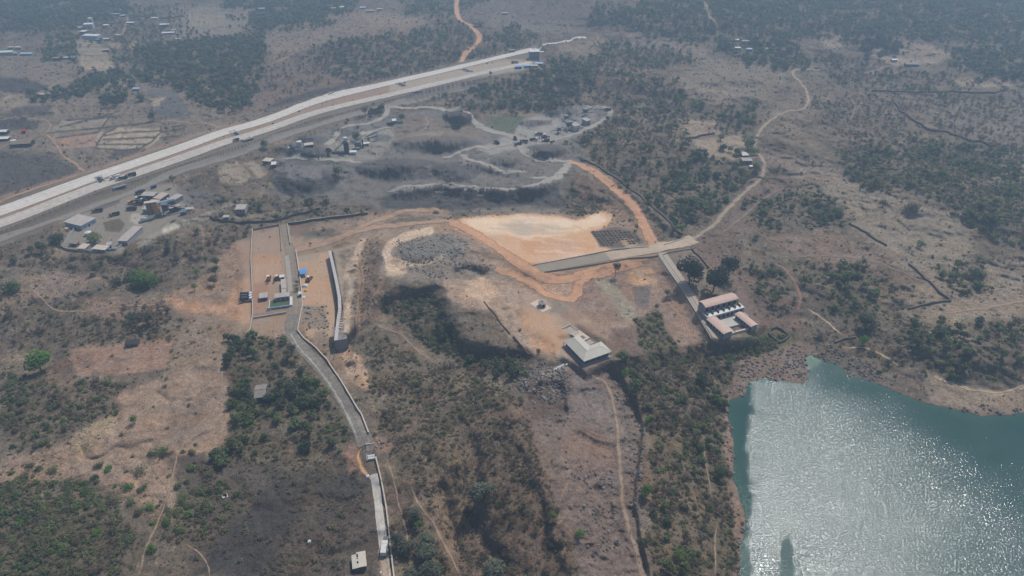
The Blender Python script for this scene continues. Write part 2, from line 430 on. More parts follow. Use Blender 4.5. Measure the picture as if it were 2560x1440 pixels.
# the walled site on the left
paint([(410, 740), (520, 690), (560, 620), (628, 596), (628, 800), (540, 805), (440, 780)], (148, 120, 102), 8, 4)
paint([(415, 745), (480, 755), (560, 762), (600, 700), (628, 690), (628, 812), (590, 800), (520, 785), (440, 770)], (182, 138, 108), 8, 4)
paint([(632, 578), (702, 566), (722, 640), (715, 765), (632, 782)], (150, 128, 114), 2, .6)
paint([(632, 636), (700, 640), (706, 704), (632, 706)], (176, 136, 106), 5, 2)
for k in range(7):
    streak([(642 + k * 6, 660), (640 + k * 6, 700)], 1.8, (196, 152, 116), 1.2, .5, .6)
paint([(633, 712), (672, 706), (676, 780), (634, 784)], (156, 108, 86), 2, .6)
paint([(625, 796), (720, 786), (720, 850), (640, 850), (615, 830)], (144, 122, 108), 4, 2)
paint([(742, 645), (822, 628), (840, 760), (836, 856), (766, 842), (752, 780)], (186, 152, 124), 3, 1)
paint([(748, 640), (800, 632), (800, 650), (750, 655)], (150, 140, 132), 4, 3)
paint([(765, 690), (820, 690), (826, 760), (770, 762)], (192, 150, 116), 6, 3)
paint([(754, 768), (812, 762), (816, 818), (760, 822)], (118, 110, 104), 5, 3)
paint([(780, 826), (815, 824), (820, 870), (790, 860)], (126, 116, 108), 4, 4)
paint([(830, 628), (905, 600), (905, 640), (885, 700), (892, 800), (862, 850), (842, 850), (850, 770)], (146, 136, 126), 4, 3)
streak([(908, 600), (890, 640), (874, 660), (866, 690), (880, 715), (872, 745), (868, 780), (868, 830)], 15, (214, 190, 166), 3, 1.2)
paint([(860, 650), (900, 640), (900, 700), (866, 700)], (196, 172, 150), 6, 4, .7)
paint([(845, 868), (880, 868), (905, 900), (930, 965), (915, 972), (870, 940)], (186, 150, 124), 6, 3)
paint([(880, 700), (960, 640), (960, 760), (900, 840), (880, 800)], (134, 112, 100), 8, 4)
paint([(720, 596), (790, 560), (920, 540), (1000, 528), (1120, 524), (1140, 556), (1000, 596), (900, 598), (745, 628)], (146, 125, 110), 6, 3)
paint([(980, 548), (1060, 540), (1110, 545), (1060, 560), (930, 575)], (110, 102, 92), 5, 3)
paint([(735, 560), (790, 548), (760, 590), (735, 598)], (124, 102, 92), 6, 3)
paint([(750, 582), (830, 572), (850, 585), (760, 606)], (96, 92, 82), 6, 4)
# knoll with broken rock
paint([(950, 610), (1000, 585), (1070, 572), (1140, 575), (1200, 620), (1300, 690), (1230, 712), (1100, 715), (1000, 700), (950, 690)], (138, 126, 116), 8, 3)
paint([(985, 610), (1060, 590), (1150, 590), (1180, 640), (1080, 650), (1000, 645)], (120, 118, 116), 6, 4)
streak([(1075, 578), (1040, 584), (1005, 594), (975, 612), (963, 634), (975, 655), (990, 672)], 20, (220, 192, 166), 2.5, 1.0)
paint([(962, 640), (1040, 652), (1110, 640), (1090, 655), (1030, 668), (1000, 690), (970, 690)], (202, 174, 149), 5, 3)
paint([(1150, 655), (1225, 665), (1220, 680), (1160, 676)], (84, 78, 72), 4, 3)
# big graded pad
PAD = [(1130, 562), (1150, 545), (1230, 538), (1330, 532), (1440, 548), (1500, 528), (1530, 535), (1520, 566), (1478, 582), (1498, 612), (1540, 626), (1440, 648), (1330, 662), (1290, 648), (1140, 572)]
paint([(1090, 560), (1200, 535), (1540, 515), (1600, 560), (1650, 640), (1560, 690), (1440, 770), (1330, 740), (1200, 650)], (172, 142, 118), 16, 6, .5)
paint([(590, 600), (720, 590), (850, 600), (960, 580), (1120, 540), (1120, 580), (940, 640), (880, 860), (920, 970), (860, 960), (780, 870), (600, 830)], (166, 138, 116), 14, 6, .4)
paint(PAD, (204, 160, 124), 4, 3)
paint([(1160, 548), (1300, 538), (1440, 552), (1500, 534), (1516, 556), (1470, 574), (1400, 590), (1330, 600), (1240, 585), (1190, 575)], (216, 190, 166), 6, 4)
paint([(1250, 556), (1330, 556), (1400, 566), (1340, 588), (1280, 582)], (176, 164, 152), 8, 6, .75)
paint([(1300, 600), (1440, 600), (1490, 620), (1400, 640), (1310, 640)], (198, 150, 112), 8, 4)
for _k in range(30):      # tipped loads and wheel marks on the graded pad
    a_ = RND.uniform(1170, 1490); b_ = RND.uniform(548, 640)
    streak([(a_, b_), (a_ + RND.uniform(20, 80), b_ + RND.uniform(-4, 12))], RND.uniform(1.5, 5), RND.choice([(226, 198, 172), (182, 146, 116), (170, 150, 134), (210, 164, 126)]), 2.5, 1.5, .5)
for k in range(6):
    streak([(1240, 610 + k * 8), (1350, 620 + k * 6), (1480, 622 + k * 3)], 2.2, (216, 172, 134), 1.5, 1.5, .45)
paint([(1478, 582), (1540, 566), (1590, 580), (1612, 606), (1570, 618), (1500, 618)], (104, 94, 86), 3, 1.5)
paint([(1550, 598), (1580, 596), (1600, 616), (1570, 620)], (180, 152, 126), 3, 2, .8)
streak([(1150, 574), (1215, 600), (1290, 642), (1330, 664)], 4, (92, 80, 72), 2, .6)
paint([(1140, 575), (1290, 655), (1300, 690), (1230, 645), (1130, 590)], (150, 126, 110), 4, 2)
paint([(1290, 660), (1340, 664), (1440, 690), (1540, 660), (1640, 640), (1620, 665), (1520, 680), (1460, 700), (1455, 740), (1430, 755), (1380, 745), (1330, 710), (1290, 690)], (176, 140, 112), 5, 2.5)
paint([(1345, 690), (1420, 684), (1480, 676), (1440, 690), (1380, 700)], (142, 116, 102), 4, 2)
# plateau with the houses
paint([(1100, 700), (1220, 690), (1300, 710), (1380, 755), (1420, 800), (1480, 860), (1440, 905), (1340, 892), (1290, 850), (1230, 780), (1130, 760)], (164, 140, 124), 8, 4)
paint([(1180, 700), (1210, 690), (1250, 730), (1220, 760), (1150, 740)], (192, 162, 140), 8, 5)
paint([(1290, 770), (1380, 790), (1420, 850), (1395, 892), (1330, 868)], (182, 143, 113), 12, 4)
paint([(1390, 745), (1440, 755), (1430, 790), (1380, 780)], (134, 122, 112), 6, 3)
paint([(1470, 705), (1520, 690), (1640, 642), (1700, 700), (1755, 830), (1720, 900), (1560, 905), (1500, 840), (1400, 790), (1450, 740)], (146, 120, 107), 6, 3)
paint([(1488, 702), (1528, 694), (1604, 800), (1566, 806)], (150, 140, 125), 2, 1)
paint([(1566, 672), (1626, 672), (1655, 722), (1600, 726), (1572, 700)], (190, 152, 118), 10, 4)
paint([(1582, 718), (1628, 718), (1622, 768), (1592, 770)], (112, 102, 102), 7, 2)
paint([(1400, 795), (1560, 806), (1600, 802), (1560, 815), (1430, 812)], (160, 136, 116), 5, 3, .7)
paint([(1530, 820), (1600, 812), (1660, 900), (1560, 910), (1510, 870)], (124, 101, 91), 5, 3)
paint([(1585, 800), (1640, 770), (1700, 880), (1750, 920), (1620, 920)], (100, 95, 74), 8, 4)
paint([(1700, 600), (1860, 580), (1840, 700), (1740, 640)], (124, 104, 95), 8, 4)
paint([(1640, 650), (1700, 630), (1760, 700), (1740, 760), (1700, 720)], (118, 104, 95), 5, 3)
# slope below the L shaped house
paint([(1330, 900), (1510, 905), (1570, 980), (1608, 1080), (1595, 1250), (1640, 1480), (1470, 1480), (1400, 1300), (1340, 1150), (1300, 1000)], (120, 104, 99), 8, 4)
paint([(1400, 1080), (1540, 1080), (1540, 1180), (1420, 1180)], (130, 108, 100), 12, 6)
paint([(1430, 930), (1540, 1000), (1560, 1060), (1540, 1100), (1440, 1040)], (124, 113, 111), 12, 5)
paint([(1300, 950), (1430, 950), (1420, 1040), (1330, 1050)], (104, 88, 80), 8, 4)
streak([(1395, 880), (1420, 915), (1360, 935)], 12, (178, 165, 150), 6, 5, .6)
paint([(1620, 1050), (1700, 1050), (1760, 1250), (1720, 1440), (1640, 1440), (1610, 1200)], (134, 113, 98), 14, 7, .8)
paint([(1160, 1000), (1300, 1000), (1400, 1250), (1440, 1440), (1150, 1440), (1180, 1200)], (120, 98, 86), 16, 7, .85)
paint([(1010, 1190), (1140, 1200), (1160, 1300), (1200, 1440), (1060, 1440), (1080, 1300)], (138, 114, 96), 10, 6, .85)
paint([(960, 1060), (1160, 1080), (1180, 1180), (1020, 1180)], (120, 104, 86), 14, 6, .7)
streak([(928, 800), (960, 820), (1000, 830), (1040, 870), (1080, 900), (1095, 905)], 8, (142, 124, 110), 4, 1.5, .7)
# left half below
paint([(290, 985), (380, 950), (560, 880), (572, 1000), (560, 1120), (450, 1165), (440, 1300), (380, 1300), (300, 1230), (200, 1190), (0, 1215), (-60, 1165), (150, 1110), (300, 1040)], (152, 128, 112), 10, 5)
for _k in range(34):
    a_ = RND.uniform(1010, 1420); b_ = RND.uniform(1080, 1420)
    streak([(a_, b_), (a_ + RND.uniform(-26, 26), b_ + RND.uniform(20, 50)), (a_ + RND.uniform(-40, 40), b_ + RND.uniform(60, 110))], RND.uniform(2, 5), RND.choice([(160, 132, 108), (150, 122, 100), (96, 80, 68)]), 3, 3, .6)
paint([(180, 1090), (285, 1030), (300, 1070), (210, 1130), (170, 1120)], (160, 142, 116), 8, 5, .8)
paint([(400, 1050), (540, 980), (500, 1080), (420, 1130)], (122, 104, 95), 14, 5, .7)
paint([(170, 872), (430, 850), (420, 925), (190, 940)], (148, 118, 103), 8, 4)
paint([(0, 695), (120, 678), (260, 690), (200, 725), (60, 765), (0, 760)], (138, 120, 109), 8, 4)
paint([(210, 745), (420, 750), (400, 800), (240, 800)], (140, 116, 102), 8, 5)
paint([(500, 780), (600, 800), (600, 880), (540, 950), (440, 940), (430, 850)], (146, 124, 107), 10, 5, .8)
paint([(420, 1130), (600, 1150), (760, 1165), (900, 1135), (945, 1200), (955, 1450), (460, 1450), (520, 1300)], (92, 83, 79), 12, 6)
paint([(560, 1330), (690, 1180), (760, 1230), (740, 1330), (650, 1450), (480, 1450)], (68, 65, 66), 14, 8)
paint([(760, 1180), (880, 1180), (900, 1300), (820, 1300)], (76, 72, 72), 12, 8)
paint([(860, 1120), (905, 1105), (900, 1160), (870, 1180)], (146, 108, 86), 8, 3)
paint([(940, 1090), (985, 1110), (960, 1130), (940, 1130)], (150, 118, 100), 6, 3)
paint([(-60, 1330), (250, 1270), (330, 1440), (-60, 1500)], (92, 88, 72), 20, 8, .7)
paint([(730, 985), (800, 940), (830, 1000), (790, 1040)], (128, 106, 94), 8, 5, .8)
paint([(680, 958), (735, 955), (735, 975), (685, 978)], (72, 108, 70), 3, 2, .8)
# right side
paint([(1730, 612), (1800, 560), (1890, 470), (1960, 430), (1990, 470), (1900, 570), (1850, 620), (1860, 700), (1990, 740), (2010, 850), (1900, 860), (1840, 740)], (120, 100, 92), 10, 5)
paint([(1900, 380), (2060, 400), (2140, 470), (2060, 500), (1960, 430)], (142, 125, 113), 10, 5, .8)
paint([(2040, 440), (2200, 470), (2420, 545), (2440, 640), (2380, 700), (2240, 660), (2120, 560)], (144, 131, 117), 12, 7, .85)
paint([(1900, 590), (2060, 580), (2250, 640), (2180, 680), (2000, 640)], (138, 117, 104), 10, 6, .8)
paint([(2360, 690), (2560, 640), (2560, 800), (2400, 800), (2200, 740)], (146, 130, 115), 12, 6, .85)
paint([(2250, 780), (2400, 790), (2450, 860), (2340, 850)], (156, 140, 122), 8, 5, .8)
paint([(2140, 400), (2260, 345), (2270, 385), (2180, 400)], (140, 126, 114), 6, 4, .8)
paint([(2280, 250), (2560, 270), (2560, 420), (2420, 370)], (126, 117, 108), 16, 8, .8)
paint([(2480, 420), (2560, 400), (2560, 440), (2500, 470)], (150, 136, 122), 6, 4)
for a in [[(2040, 80), (2110, 85), (2105, 118), (2060, 118)], [(2165, 130), (2260, 105), (2330, 115), (2390, 140), (2340, 160), (2230, 165)], [(2170, 160), (2240, 170), (2250, 185), (2180, 182)], [(2380, 195), (2500, 195), (2540, 220), (2400, 215)], [(1730, 350), (1850, 335), (1880, 350), (1860, 390), (1800, 410), (1750, 390)], [(1690, 300), (1790, 300), (1800, 335), (1720, 345)]]:
    paint(a, (158, 140, 124), 5, 3, .9)
paint([(1520, 345), (1560, 300), (1600, 340), (1570, 370)], (120, 110, 102), 8, 5, .6)
# shore
sh = sstep((-DL) / 3.0) * sstep(1.0 - (-DL) / 26.0) * (PX > 1750)
tint((slice(None), slice(None)), sh, (128, 108, 99), .85)
wet = sstep(1.0 - np.abs(DL) / 3.2) * (PX > 1750)
tint((slice(None), slice(None)), wet, (92, 80, 74), .8)
paint([(1828, 985), (1850, 905), (1960, 860), (2000, 850), (2035, 870), (2012, 895), (2025, 945), (1990, 962), (1880, 958), (1866, 990)], (130, 110, 100), 6, 3)
paint([(1810, 1000), (1830, 1000), (1848, 1240), (1866, 1340), (1850, 1450), (1830, 1450), (1835, 1300), (1815, 1120)], (136, 112, 100), 6, 2)
paint([(2040, 880), (2140, 900), (2220, 950), (2180, 965), (2060, 905)], (104, 96, 90), 6, 4)
paint([(2300, 930), (2420, 965), (2560, 975), (2560, 1028), (2450, 1030), (2330, 1000)], (150, 132, 116), 8, 4)
streak([(2340, 945), (2430, 975), (2500, 985), (2560, 965)], 9, (176, 158, 136), 4, 2)
paint([(1880, 830), (2000, 830), (1990, 860), (1880, 890), (1840, 880)], (98, 98, 70), 8, 4)
paint([(2230, 930), (2300, 950), (2280, 980)], (120, 104, 96), 5, 3)
for _k in range(26):       # stony wash lines on worked ground
    a_ = RND.uniform(1340, 1590); b_ = RND.uniform(930, 1430)
    streak([(a_, b_), (a_ + RND.uniform(-30, 30), b_ + RND.uniform(20, 60))], RND.uniform(2, 6), RND.choice([(138, 120, 112), (102, 88, 84), (142, 112, 98)]), 3, 2, .6)
tint((slice(None), slice(None)), np.where(DL > 1, 1.0, 0.0).astype(np.float32), (70, 84, 80), 1.0)

# ------------------------------------------------------------------ materials
MATS = {}
def node_mat(name):
    m = bpy.data.materials.new(name); m.use_nodes = True
    nt = m.node_tree
    return m, nt, nt.nodes['Principled BSDF']

def mat(name, col, rough=.85, var=.12, scale=1.5, metal=0.0, detail=4, bump=.0, rnd=0.0, spec=.25):
    """plain painted / mineral surface with grain; col is sRGB 0-255"""
    if name in MATS:
        return MATS[name]
    m, nt, b = node_mat(name)
    c = s2l(col)
    tc = nt.nodes.new('ShaderNodeTexCoord'); nz = nt.nodes.new('ShaderNodeTexNoise')
    nz.inputs['Scale'].default_value = scale; nz.inputs['Detail'].default_value = detail
    nt.links.new(tc.outputs['Object'], nz.inputs['Vector'])
    rp = nt.nodes.new('ShaderNodeMapRange')
    rp.inputs['From Min'].default_value = .25; rp.inputs['From Max'].default_value = .75
    rp.inputs['To Min'].default_value = 1 - var * 1.6; rp.inputs['To Max'].default_value = 1 + var
    nt.links.new(nz.outputs['Fac'], rp.inputs['Value'])
    hs = nt.nodes.new('ShaderNodeHueSaturation')
    hs.inputs['Color'].default_value = (*[float(v) for v in c], 1)
    if rnd > 0:
        oi = nt.nodes.new('ShaderNodeObjectInfo'); mr = nt.nodes.new('ShaderNodeMapRange')
        mr.inputs['To Min'].default_value = 1 - rnd; mr.inputs['To Max'].default_value = 1 + rnd
        nt.links.new(oi.outputs['Random'], mr.inputs['Value'])
        mu = nt.nodes.new('ShaderNodeMath'); mu.operation = 'MULTIPLY'
        nt.links.new(rp.outputs[0], mu.inputs[0]); nt.links.new(mr.outputs[0], mu.inputs[1])
        nt.links.new(mu.outputs[0], hs.inputs['Value'])
    else:
        nt.links.new(rp.outputs[0], hs.inputs['Value'])
    nt.links.new(hs.outputs[0], b.inputs['Base Color'])
    b.inputs['Roughness'].default_value = rough; b.inputs['Metallic'].default_value = metal
    b.inputs['Specular IOR Level'].default_value = spec
    if bump > 0:
        bp = nt.nodes.new('ShaderNodeBump'); bp.inputs['Strength'].default_value = bump
        nt.links.new(nz.outputs['Fac'], bp.inputs['Height']); nt.links.new(bp.outputs[0], b.inputs['Normal'])
    MATS[name] = m
    return m

def ground_mat():
    m, nt, b = node_mat('ground_soil')
    at = nt.nodes.new('ShaderNodeAttribute'); at.attribute_name = 'soil'
    geo = nt.nodes.new('ShaderNodeNewGeometry')
    val = None
    for sc_, lo, hi in ((.11, .84, 1.16), (.4, .70, 1.28), (1.1, .66, 1.34)):
        nz = nt.nodes.new('ShaderNodeTexNoise'); nz.inputs['Scale'].default_value = sc_; nz.inputs['Detail'].default_value = 5
        nz.inputs['Roughness'].default_value = .62
        nt.links.new(geo.outputs['Position'], nz.inputs['Vector'])
        rp = nt.nodes.new('ShaderNodeMapRange'); rp.inputs['From Min'].default_value = .3; rp.inputs['From Max'].default_value = .7
        rp.inputs['To Min'].default_value = lo; rp.inputs['To Max'].default_value = hi
        nt.links.new(nz.outputs['Fac'], rp.inputs['Value'])
        if val is None:
            val = rp.outputs[0]
        else:
            mu = nt.nodes.new('ShaderNodeMath'); mu.operation = 'MULTIPLY'
            nt.links.new(val, mu.inputs[0]); nt.links.new(rp.outputs[0], mu.inputs[1]); val = mu.outputs[0]
        last = nz
    hs = nt.nodes.new('ShaderNodeHueSaturation')
    n2 = nt.nodes.new('ShaderNodeTexNoise'); n2.inputs['Scale'].default_value = .06; n2.inputs['Detail'].default_value = 4
    nt.links.new(geo.outputs['Position'], n2.inputs['Vector'])
    r2 = nt.nodes.new('ShaderNodeMapRange'); r2.inputs['To Min'].default_value = .65; r2.inputs['To Max'].default_value = 1.35
    nt.links.new(n2.outputs['Fac'], r2.inputs['Value'])
    nt.links.new(r2.outputs[0], hs.inputs['Saturation'])
    sb = nt.nodes.new('ShaderNodeMath'); sb.operation = 'SUBTRACT'; sb.inputs[1].default_value = 1.0; nt.links.new(val, sb.inputs[0])
    ma = nt.nodes.new('ShaderNodeMath'); ma.operation = 'MULTIPLY_ADD'; ma.inputs[2].default_value = 1.0
    nt.links.new(sb.outputs[0], ma.inputs[0]); nt.links.new(at.outputs['Alpha'], ma.inputs[1])
    nt.links.new(at.outputs['Color'], hs.inputs['Color']); nt.links.new(ma.outputs[0], hs.inputs['Value'])
    nt.links.new(hs.outputs[0], b.inputs['Base Color'])
    b.inputs['Roughness'].default_value = .95; b.inputs['Specular IOR Level'].default_value = .12
    bp = nt.nodes.new('ShaderNodeBump'); bp.inputs['Strength'].default_value = .8; bp.inputs['Distance'].default_value = .8
    nt.links.new(last.outputs['Fac'], bp.inputs['Height']); nt.links.new(bp.outputs[0], b.inputs['Normal'])
    return m

def road_mat(name, col, var=.16, feather=None):
    """travelled surface: long streaks from wheels plus patches. UV: u across 0..1, v metres along"""
    if name in MATS:
        return MATS[name]
    m, nt, b = node_mat(name)
    c = earth(col)
    uv = nt.nodes.new('ShaderNodeUVMap'); mp = nt.nodes.new('ShaderNodeMapping')
    mp.inputs['Scale'].default_value = (9, .02, 1)
    nt.links.new(uv.outputs[0], mp.inputs[0])
    n1 = nt.nodes.new('ShaderNodeTexNoise'); n1.inputs['Scale'].default_value = 1.0; n1.inputs['Detail'].default_value = 4
    nt.links.new(mp.outputs[0], n1.inputs['Vector'])
    geo = nt.nodes.new('ShaderNodeNewGeometry')
    n2 = nt.nodes.new('ShaderNodeTexNoise'); n2.inputs['Scale'].default_value = .35; n2.inputs['Detail'].default_value = 6; n2.inputs['Roughness'].default_value = .65
    nt.links.new(geo.outputs['Position'], n2.inputs['Vector'])
    r1 = nt.nodes.new('ShaderNodeMapRange'); r1.inputs['From Min'].default_value = .3; r1.inputs['From Max'].default_value = .7
    r1.inputs['To Min'].default_value = 1 - var; r1.inputs['To Max'].default_value = 1 + var * .7
    nt.links.new(n1.outputs['Fac'], r1.inputs['Value'])
    r2 = nt.nodes.new('ShaderNodeMapRange'); r2.inputs['From Min'].default_value = .3; r2.inputs['From Max'].default_value = .7
    r2.inputs['To Min'].default_value = 1 - var * 1.2; r2.inputs['To Max'].default_value = 1 + var
    nt.links.new(n2.outputs['Fac'], r2.inputs['Value'])
    mu = nt.nodes.new('ShaderNodeMath'); mu.operation = 'MULTIPLY'
    nt.links.new(r1.outputs[0], mu.inputs[0]); nt.links.new(r2.outputs[0], mu.inputs[1])
    hs = nt.nodes.new('ShaderNodeHueSaturation'); hs.inputs['Color'].default_value = (*[float(v) for v in c], 1)
    nt.links.new(mu.outputs[0], hs.inputs['Value']); nt.links.new(hs.outputs[0], b.inputs['Base Color'])
    b.inputs['Roughness'].default_value = .9; b.inputs['Specular IOR Level'].default_value = .15
    if feather is None:
        feather = not any(k in name for k in ('concrete', 'asphalt', 'metalled', 'screed', 'cross_road', 'site_road', 'stone_bed'))
    if feather:      # loose edges: the travelled dust thins out into the soil beside it
        sx = nt.nodes.new('ShaderNodeSeparateXYZ'); nt.links.new(uv.outputs[0], sx.inputs[0])
        def mth(op, a_, b_=None, c_=None):
            q = nt.nodes.new('ShaderNodeMath'); q.operation = op
            for i_, v_ in enumerate((a_, b_, c_)):
                if v_ is None: continue
                if isinstance(v_, (int, float)): q.inputs[i_].default_value = v_
                else: nt.links.new(v_, q.inputs[i_])
            return q.outputs[0]
        n3 = nt.nodes.new('ShaderNodeTexNoise'); n3.inputs['Scale'].default_value = .5; n3.inputs['Detail'].default_value = 4; n3.inputs['Roughness'].default_value = .7
        nt.links.new(geo.outputs['Position'], n3.inputs['Vector'])
        e = mth('SUBTRACT', .5, mth('ABSOLUTE', mth('SUBTRACT', sx.outputs[0], .5)))
        e = mth('ADD', mth('MULTIPLY', e, 6.5 if any(k in name for k in ('quarry', 'orange', 'tan_')) else 3.2), mth('MULTIPLY', mth('SUBTRACT', n3.outputs['Fac'], .55), 2.2))
        al = nt.nodes.new('ShaderNodeClamp'); nt.links.new(mth('MULTIPLY', e, .9), al.inputs[0])
        nt.links.new(al.outputs[0], b.inputs['Alpha'])
    MATS[name] = m
    return m

# ------------------------------------------------------------------ object helpers
def tag(o, label=None, cat=None, group=None, kind=None):
    if label: o['label'] = label
    if cat: o['category'] = cat
    if group: o['group'] = group
    if kind: o['kind'] = kind
    return o

def new_mesh(name, v, f, m=None, smooth=False):
    me = bpy.data.meshes.new(name)
    me.from_pydata([tuple(map(float, p)) for p in v], [], [tuple(q) for q in f])
    if m is not None:
        for mm in (m if isinstance(m, (list, tuple)) else [m]):
            me.materials.append(mm)
    if smooth:
        me.polygons.foreach_set('use_smooth', [True] * len(me.polygons))
    me.update()
    return me

def link(name, me, parent=None):
    o = bpy.data.objects.new(name, me); COL.objects.link(o)
    if parent is not None:
        o.parent = parent
    return o

def empty(name, loc, rz=0.0, label=None, cat=None, group=None):
    o = bpy.data.objects.new(name, None); COL.objects.link(o)
    o.empty_display_size = .5
    o.location = tuple(map(float, loc)); o.rotation_euler = (0, 0, rz)
    return tag(o, label, cat, group)

class MB:
    def __init__(s): s.v = []; s.f = []
    def box(s, x0, y0, z0, x1, y1, z1, taper=0.0):
        n = len(s.v); t = taper
        s.v += [(x0, y0, z0), (x1, y0, z0), (x1, y1, z0), (x0, y1, z0), (x0 + t, y0 + t, z1), (x1 - t, y0 + t, z1), (x1 - t, y1 - t, z1), (x0 + t, y1 - t, z1)]
        s.f += [(n, n + 3, n + 2, n + 1), (n + 4, n + 5, n + 6, n + 7), (n, n + 1, n + 5, n + 4), (n + 1, n + 2, n + 6, n + 5), (n + 2, n + 3, n + 7, n + 6), (n + 3, n, n + 4, n + 7)]
        return s
    def cyl(s, p, q, r0, r1=None, n=12):
        r1 = r0 if r1 is None else r1
        p, q = Vector(p), Vector(q); d = (q - p).normalized()
        a = d.orthogonal().normalized(); b = d.cross(a); k = len(s.v)
        for c, r in ((p, r0), (q, r1)):
            for i in range(n):
                t = 2 * math.pi * i / n
                s.v.append(tuple(c + a * (math.cos(t) * r) + b * (math.sin(t) * r)))
        for i in range(n):
            j = (i + 1) % n
            s.f.append((k + i, k + j, k + n + j, k + n + i))
        s.f.append(tuple(k + n - 1 - i for i in range(n))); s.f.append(tuple(k + n + i for i in range(n)))
        return s
    def beam(s, p, q, w, h):
        p, q = Vector(p), Vector(q); d = (q - p).normalized()
        up = Vector((0, 0, 1)) if abs(d.z) < .95 else Vector((1, 0, 0))
        a = d.cross(up).normalized() * w / 2; b = a.cross(d).normalized() * h / 2; k = len(s.v)
        for c in (p, q):
            s.v += [tuple(c - a - b), tuple(c + a - b), tuple(c + a + b), tuple(c - a + b)]
        s.f += [(k, k + 1, k + 5, k + 4), (k + 1, k + 2, k + 6, k + 5), (k + 2, k + 3, k + 7, k + 6), (k + 3, k, k + 4, k + 7), (k + 3, k + 2, k + 1, k), (k + 4, k + 5, k + 6, k + 7)]
        return s
    def poly(s, pts):
        k = len(s.v); s.v += [tuple(p) for p in pts]; s.f.append(tuple(range(k, k + len(pts)))); return s
    def prism(s, ring_, z0, z1):
        k = len(s.v); n = len(ring_)
        s.v += [(x, y, z0) for x, y in ring_] + [(x, y, z1) for x, y in ring_]
        for i in range(n):
            j = (i + 1) % n; s.f.append((k + i, k + j, k + n + j, k + n + i))
        s.f.append(tuple(k + n - 1 - i for i in range(n))); s.f.append(tuple(k + n + i for i in range(n)))
        return s
    def slab(s, quad, th):
        """thick sheet under a quad"""
        k = len(s.v)
        s.v += [tuple(p) for p in quad] + [(p[0], p[1], p[2] - th) for p in quad]
        n = len(quad)
        s.f.append(tuple(range(k, k + n))); s.f.append(tuple(k + 2 * n - 1 - i for i in range(n)))
        for i in range(n):
            j = (i + 1) % n; s.f.append((k + j, k + i, k + n + i, k + n + j))
        return s
    def arch(s, x0, x1, y0, y1, z, rise, th=.12, n=8):
        """curved sheet: spans y, runs along x"""
        for i in range(n):
            t0, t1 = i / n, (i + 1) / n
            ya, yb = y0 + (y1 - y0) * t0, y0 + (y1 - y0) * t1
            za, zb = z + rise * 4 * t0 * (1 - t0), z + rise * 4 * t1 * (1 - t1)
            s.slab([(x0, ya, za), (x1, ya, za), (x1, yb, zb), (x0, yb, zb)], th)
        return s
    def build(s, name, m, parent=None, smooth=False):
        return link(name, new_mesh(name, s.v, s.f, m, smooth), parent)

def obj_axis(p0, p1, p2, zr=0.0):
    """base frame from three picture points that lie zr above the ground: origin, turn about z, length, width"""
    z = 0.0
    for _ in range(12):
        q = sum(at_z(*p, z + zr) for p in (p0, p1, p2)) / 3
        z = z * .4 + .6 * float(HZ(q[0], q[1]))
    a, b, c = (at_z(*p, z + zr) for p in (p0, p1, p2))
    u = (b - a)[:2]; L = np.linalg.norm(u); u /= L
    n = np.array([-u[1], u[0]]); W = float((c - a)[:2] @ n)
    return (a[0], a[1], z), math.atan2(u[1], u[0]), float(L), W

# ------------------------------------------------------------------ ground mesh
ni, nj = PX.shape
co = np.stack([GX, GY, RZ], -1).reshape(-1, 3).astype(np.float32)
idx = np.arange(ni * nj).reshape(ni, nj)
quads = np.stack([idx[1:, :-1], idx[1:, 1:], idx[:-1, 1:], idx[:-1, :-1]], -1).reshape(-1, 4)
me = bpy.data.meshes.new('ground')
me.vertices.add(len(co)); me.vertices.foreach_set('co', co.ravel())
me.loops.add(quads.size); me.loops.foreach_set('vertex_index', quads.ravel().astype(np.int32))
me.polygons.add(len(quads)); me.polygons.foreach_set('loop_start', np.arange(0, quads.size, 4, dtype=np.int32))
me.polygons.foreach_set('use_smooth', np.ones(len(quads), bool))
ca = me.color_attributes.new('soil', 'FLOAT_COLOR', 'POINT')
cc = np.ones((ni * nj, 4), np.float32); cc[:, :3] = C.reshape(-1, 3); cc[:, 3] = (.25 + .75 * ROUGH).reshape(-1)
me.update(); me.validate()
me.materials.append(ground_mat())
ground = link('ground', me); ground['kind'] = 'structure'

# water
wxs = np.concatenate([np.linspace(0, 420, 211), np.linspace(440, 3000, 30)]); wys = np.linspace(-150, 330, 241)
WXg, WYg = np.meshgrid(wxs, wys)
wpx, wpy = proj(WXg, WYg, np.full_like(WXg, LZ))
wco = np.stack([WXg, WYg, np.full_like(WXg, LZ)], -1).reshape(-1, 3)
wi = np.arange(WXg.size).reshape(WXg.shape)
wq = np.stack([wi[:-1, :-1], wi[:-1, 1:], wi[1:, 1:], wi[1:, :-1]], -1).reshape(-1, 4)
inl = sdf(wpx.astype(np.float32), wpy.astype(np.float32), LAKE)
keep = (inl.reshape(-1)[wq].max(1) > -14) | (wpy.reshape(-1)[wq].max(1) > 2500) | (wpx.reshape(-1)[wq].max(1) > 4900)
wm = bpy.data.meshes.new('lake_water'); wm.from_pydata(wco.tolist(), [], wq[keep].tolist())
calm = np.zeros_like(wpx)
n_ = fbm(WXg, WYg, 22, 4, 90) * 45
xl = np.interp(wpy, [940, 1000, 1060, 1120, 1180, 1240, 1290, 1340, 1440], [1880, 1878, 1872, 1868, 1876, 1884, 1876, 1868, 1888])
calm = np.maximum(calm, sstep((xl - wpx + n_ * .18 + fbm(WXg, WYg, 6, 3, 97) * 18) / 16 + .5))
calm = np.maximum(calm, sstep((n_ * .9 + (wpx - 2060) * .55 - (wpy - 960) * 1.0 - 20) / 330 + .5))
calm = np.clip(calm + .16 * sstep(fbm(WXg, WYg * 1.6, 34, 3, 99) * 2.2 + .2), 0, 1)
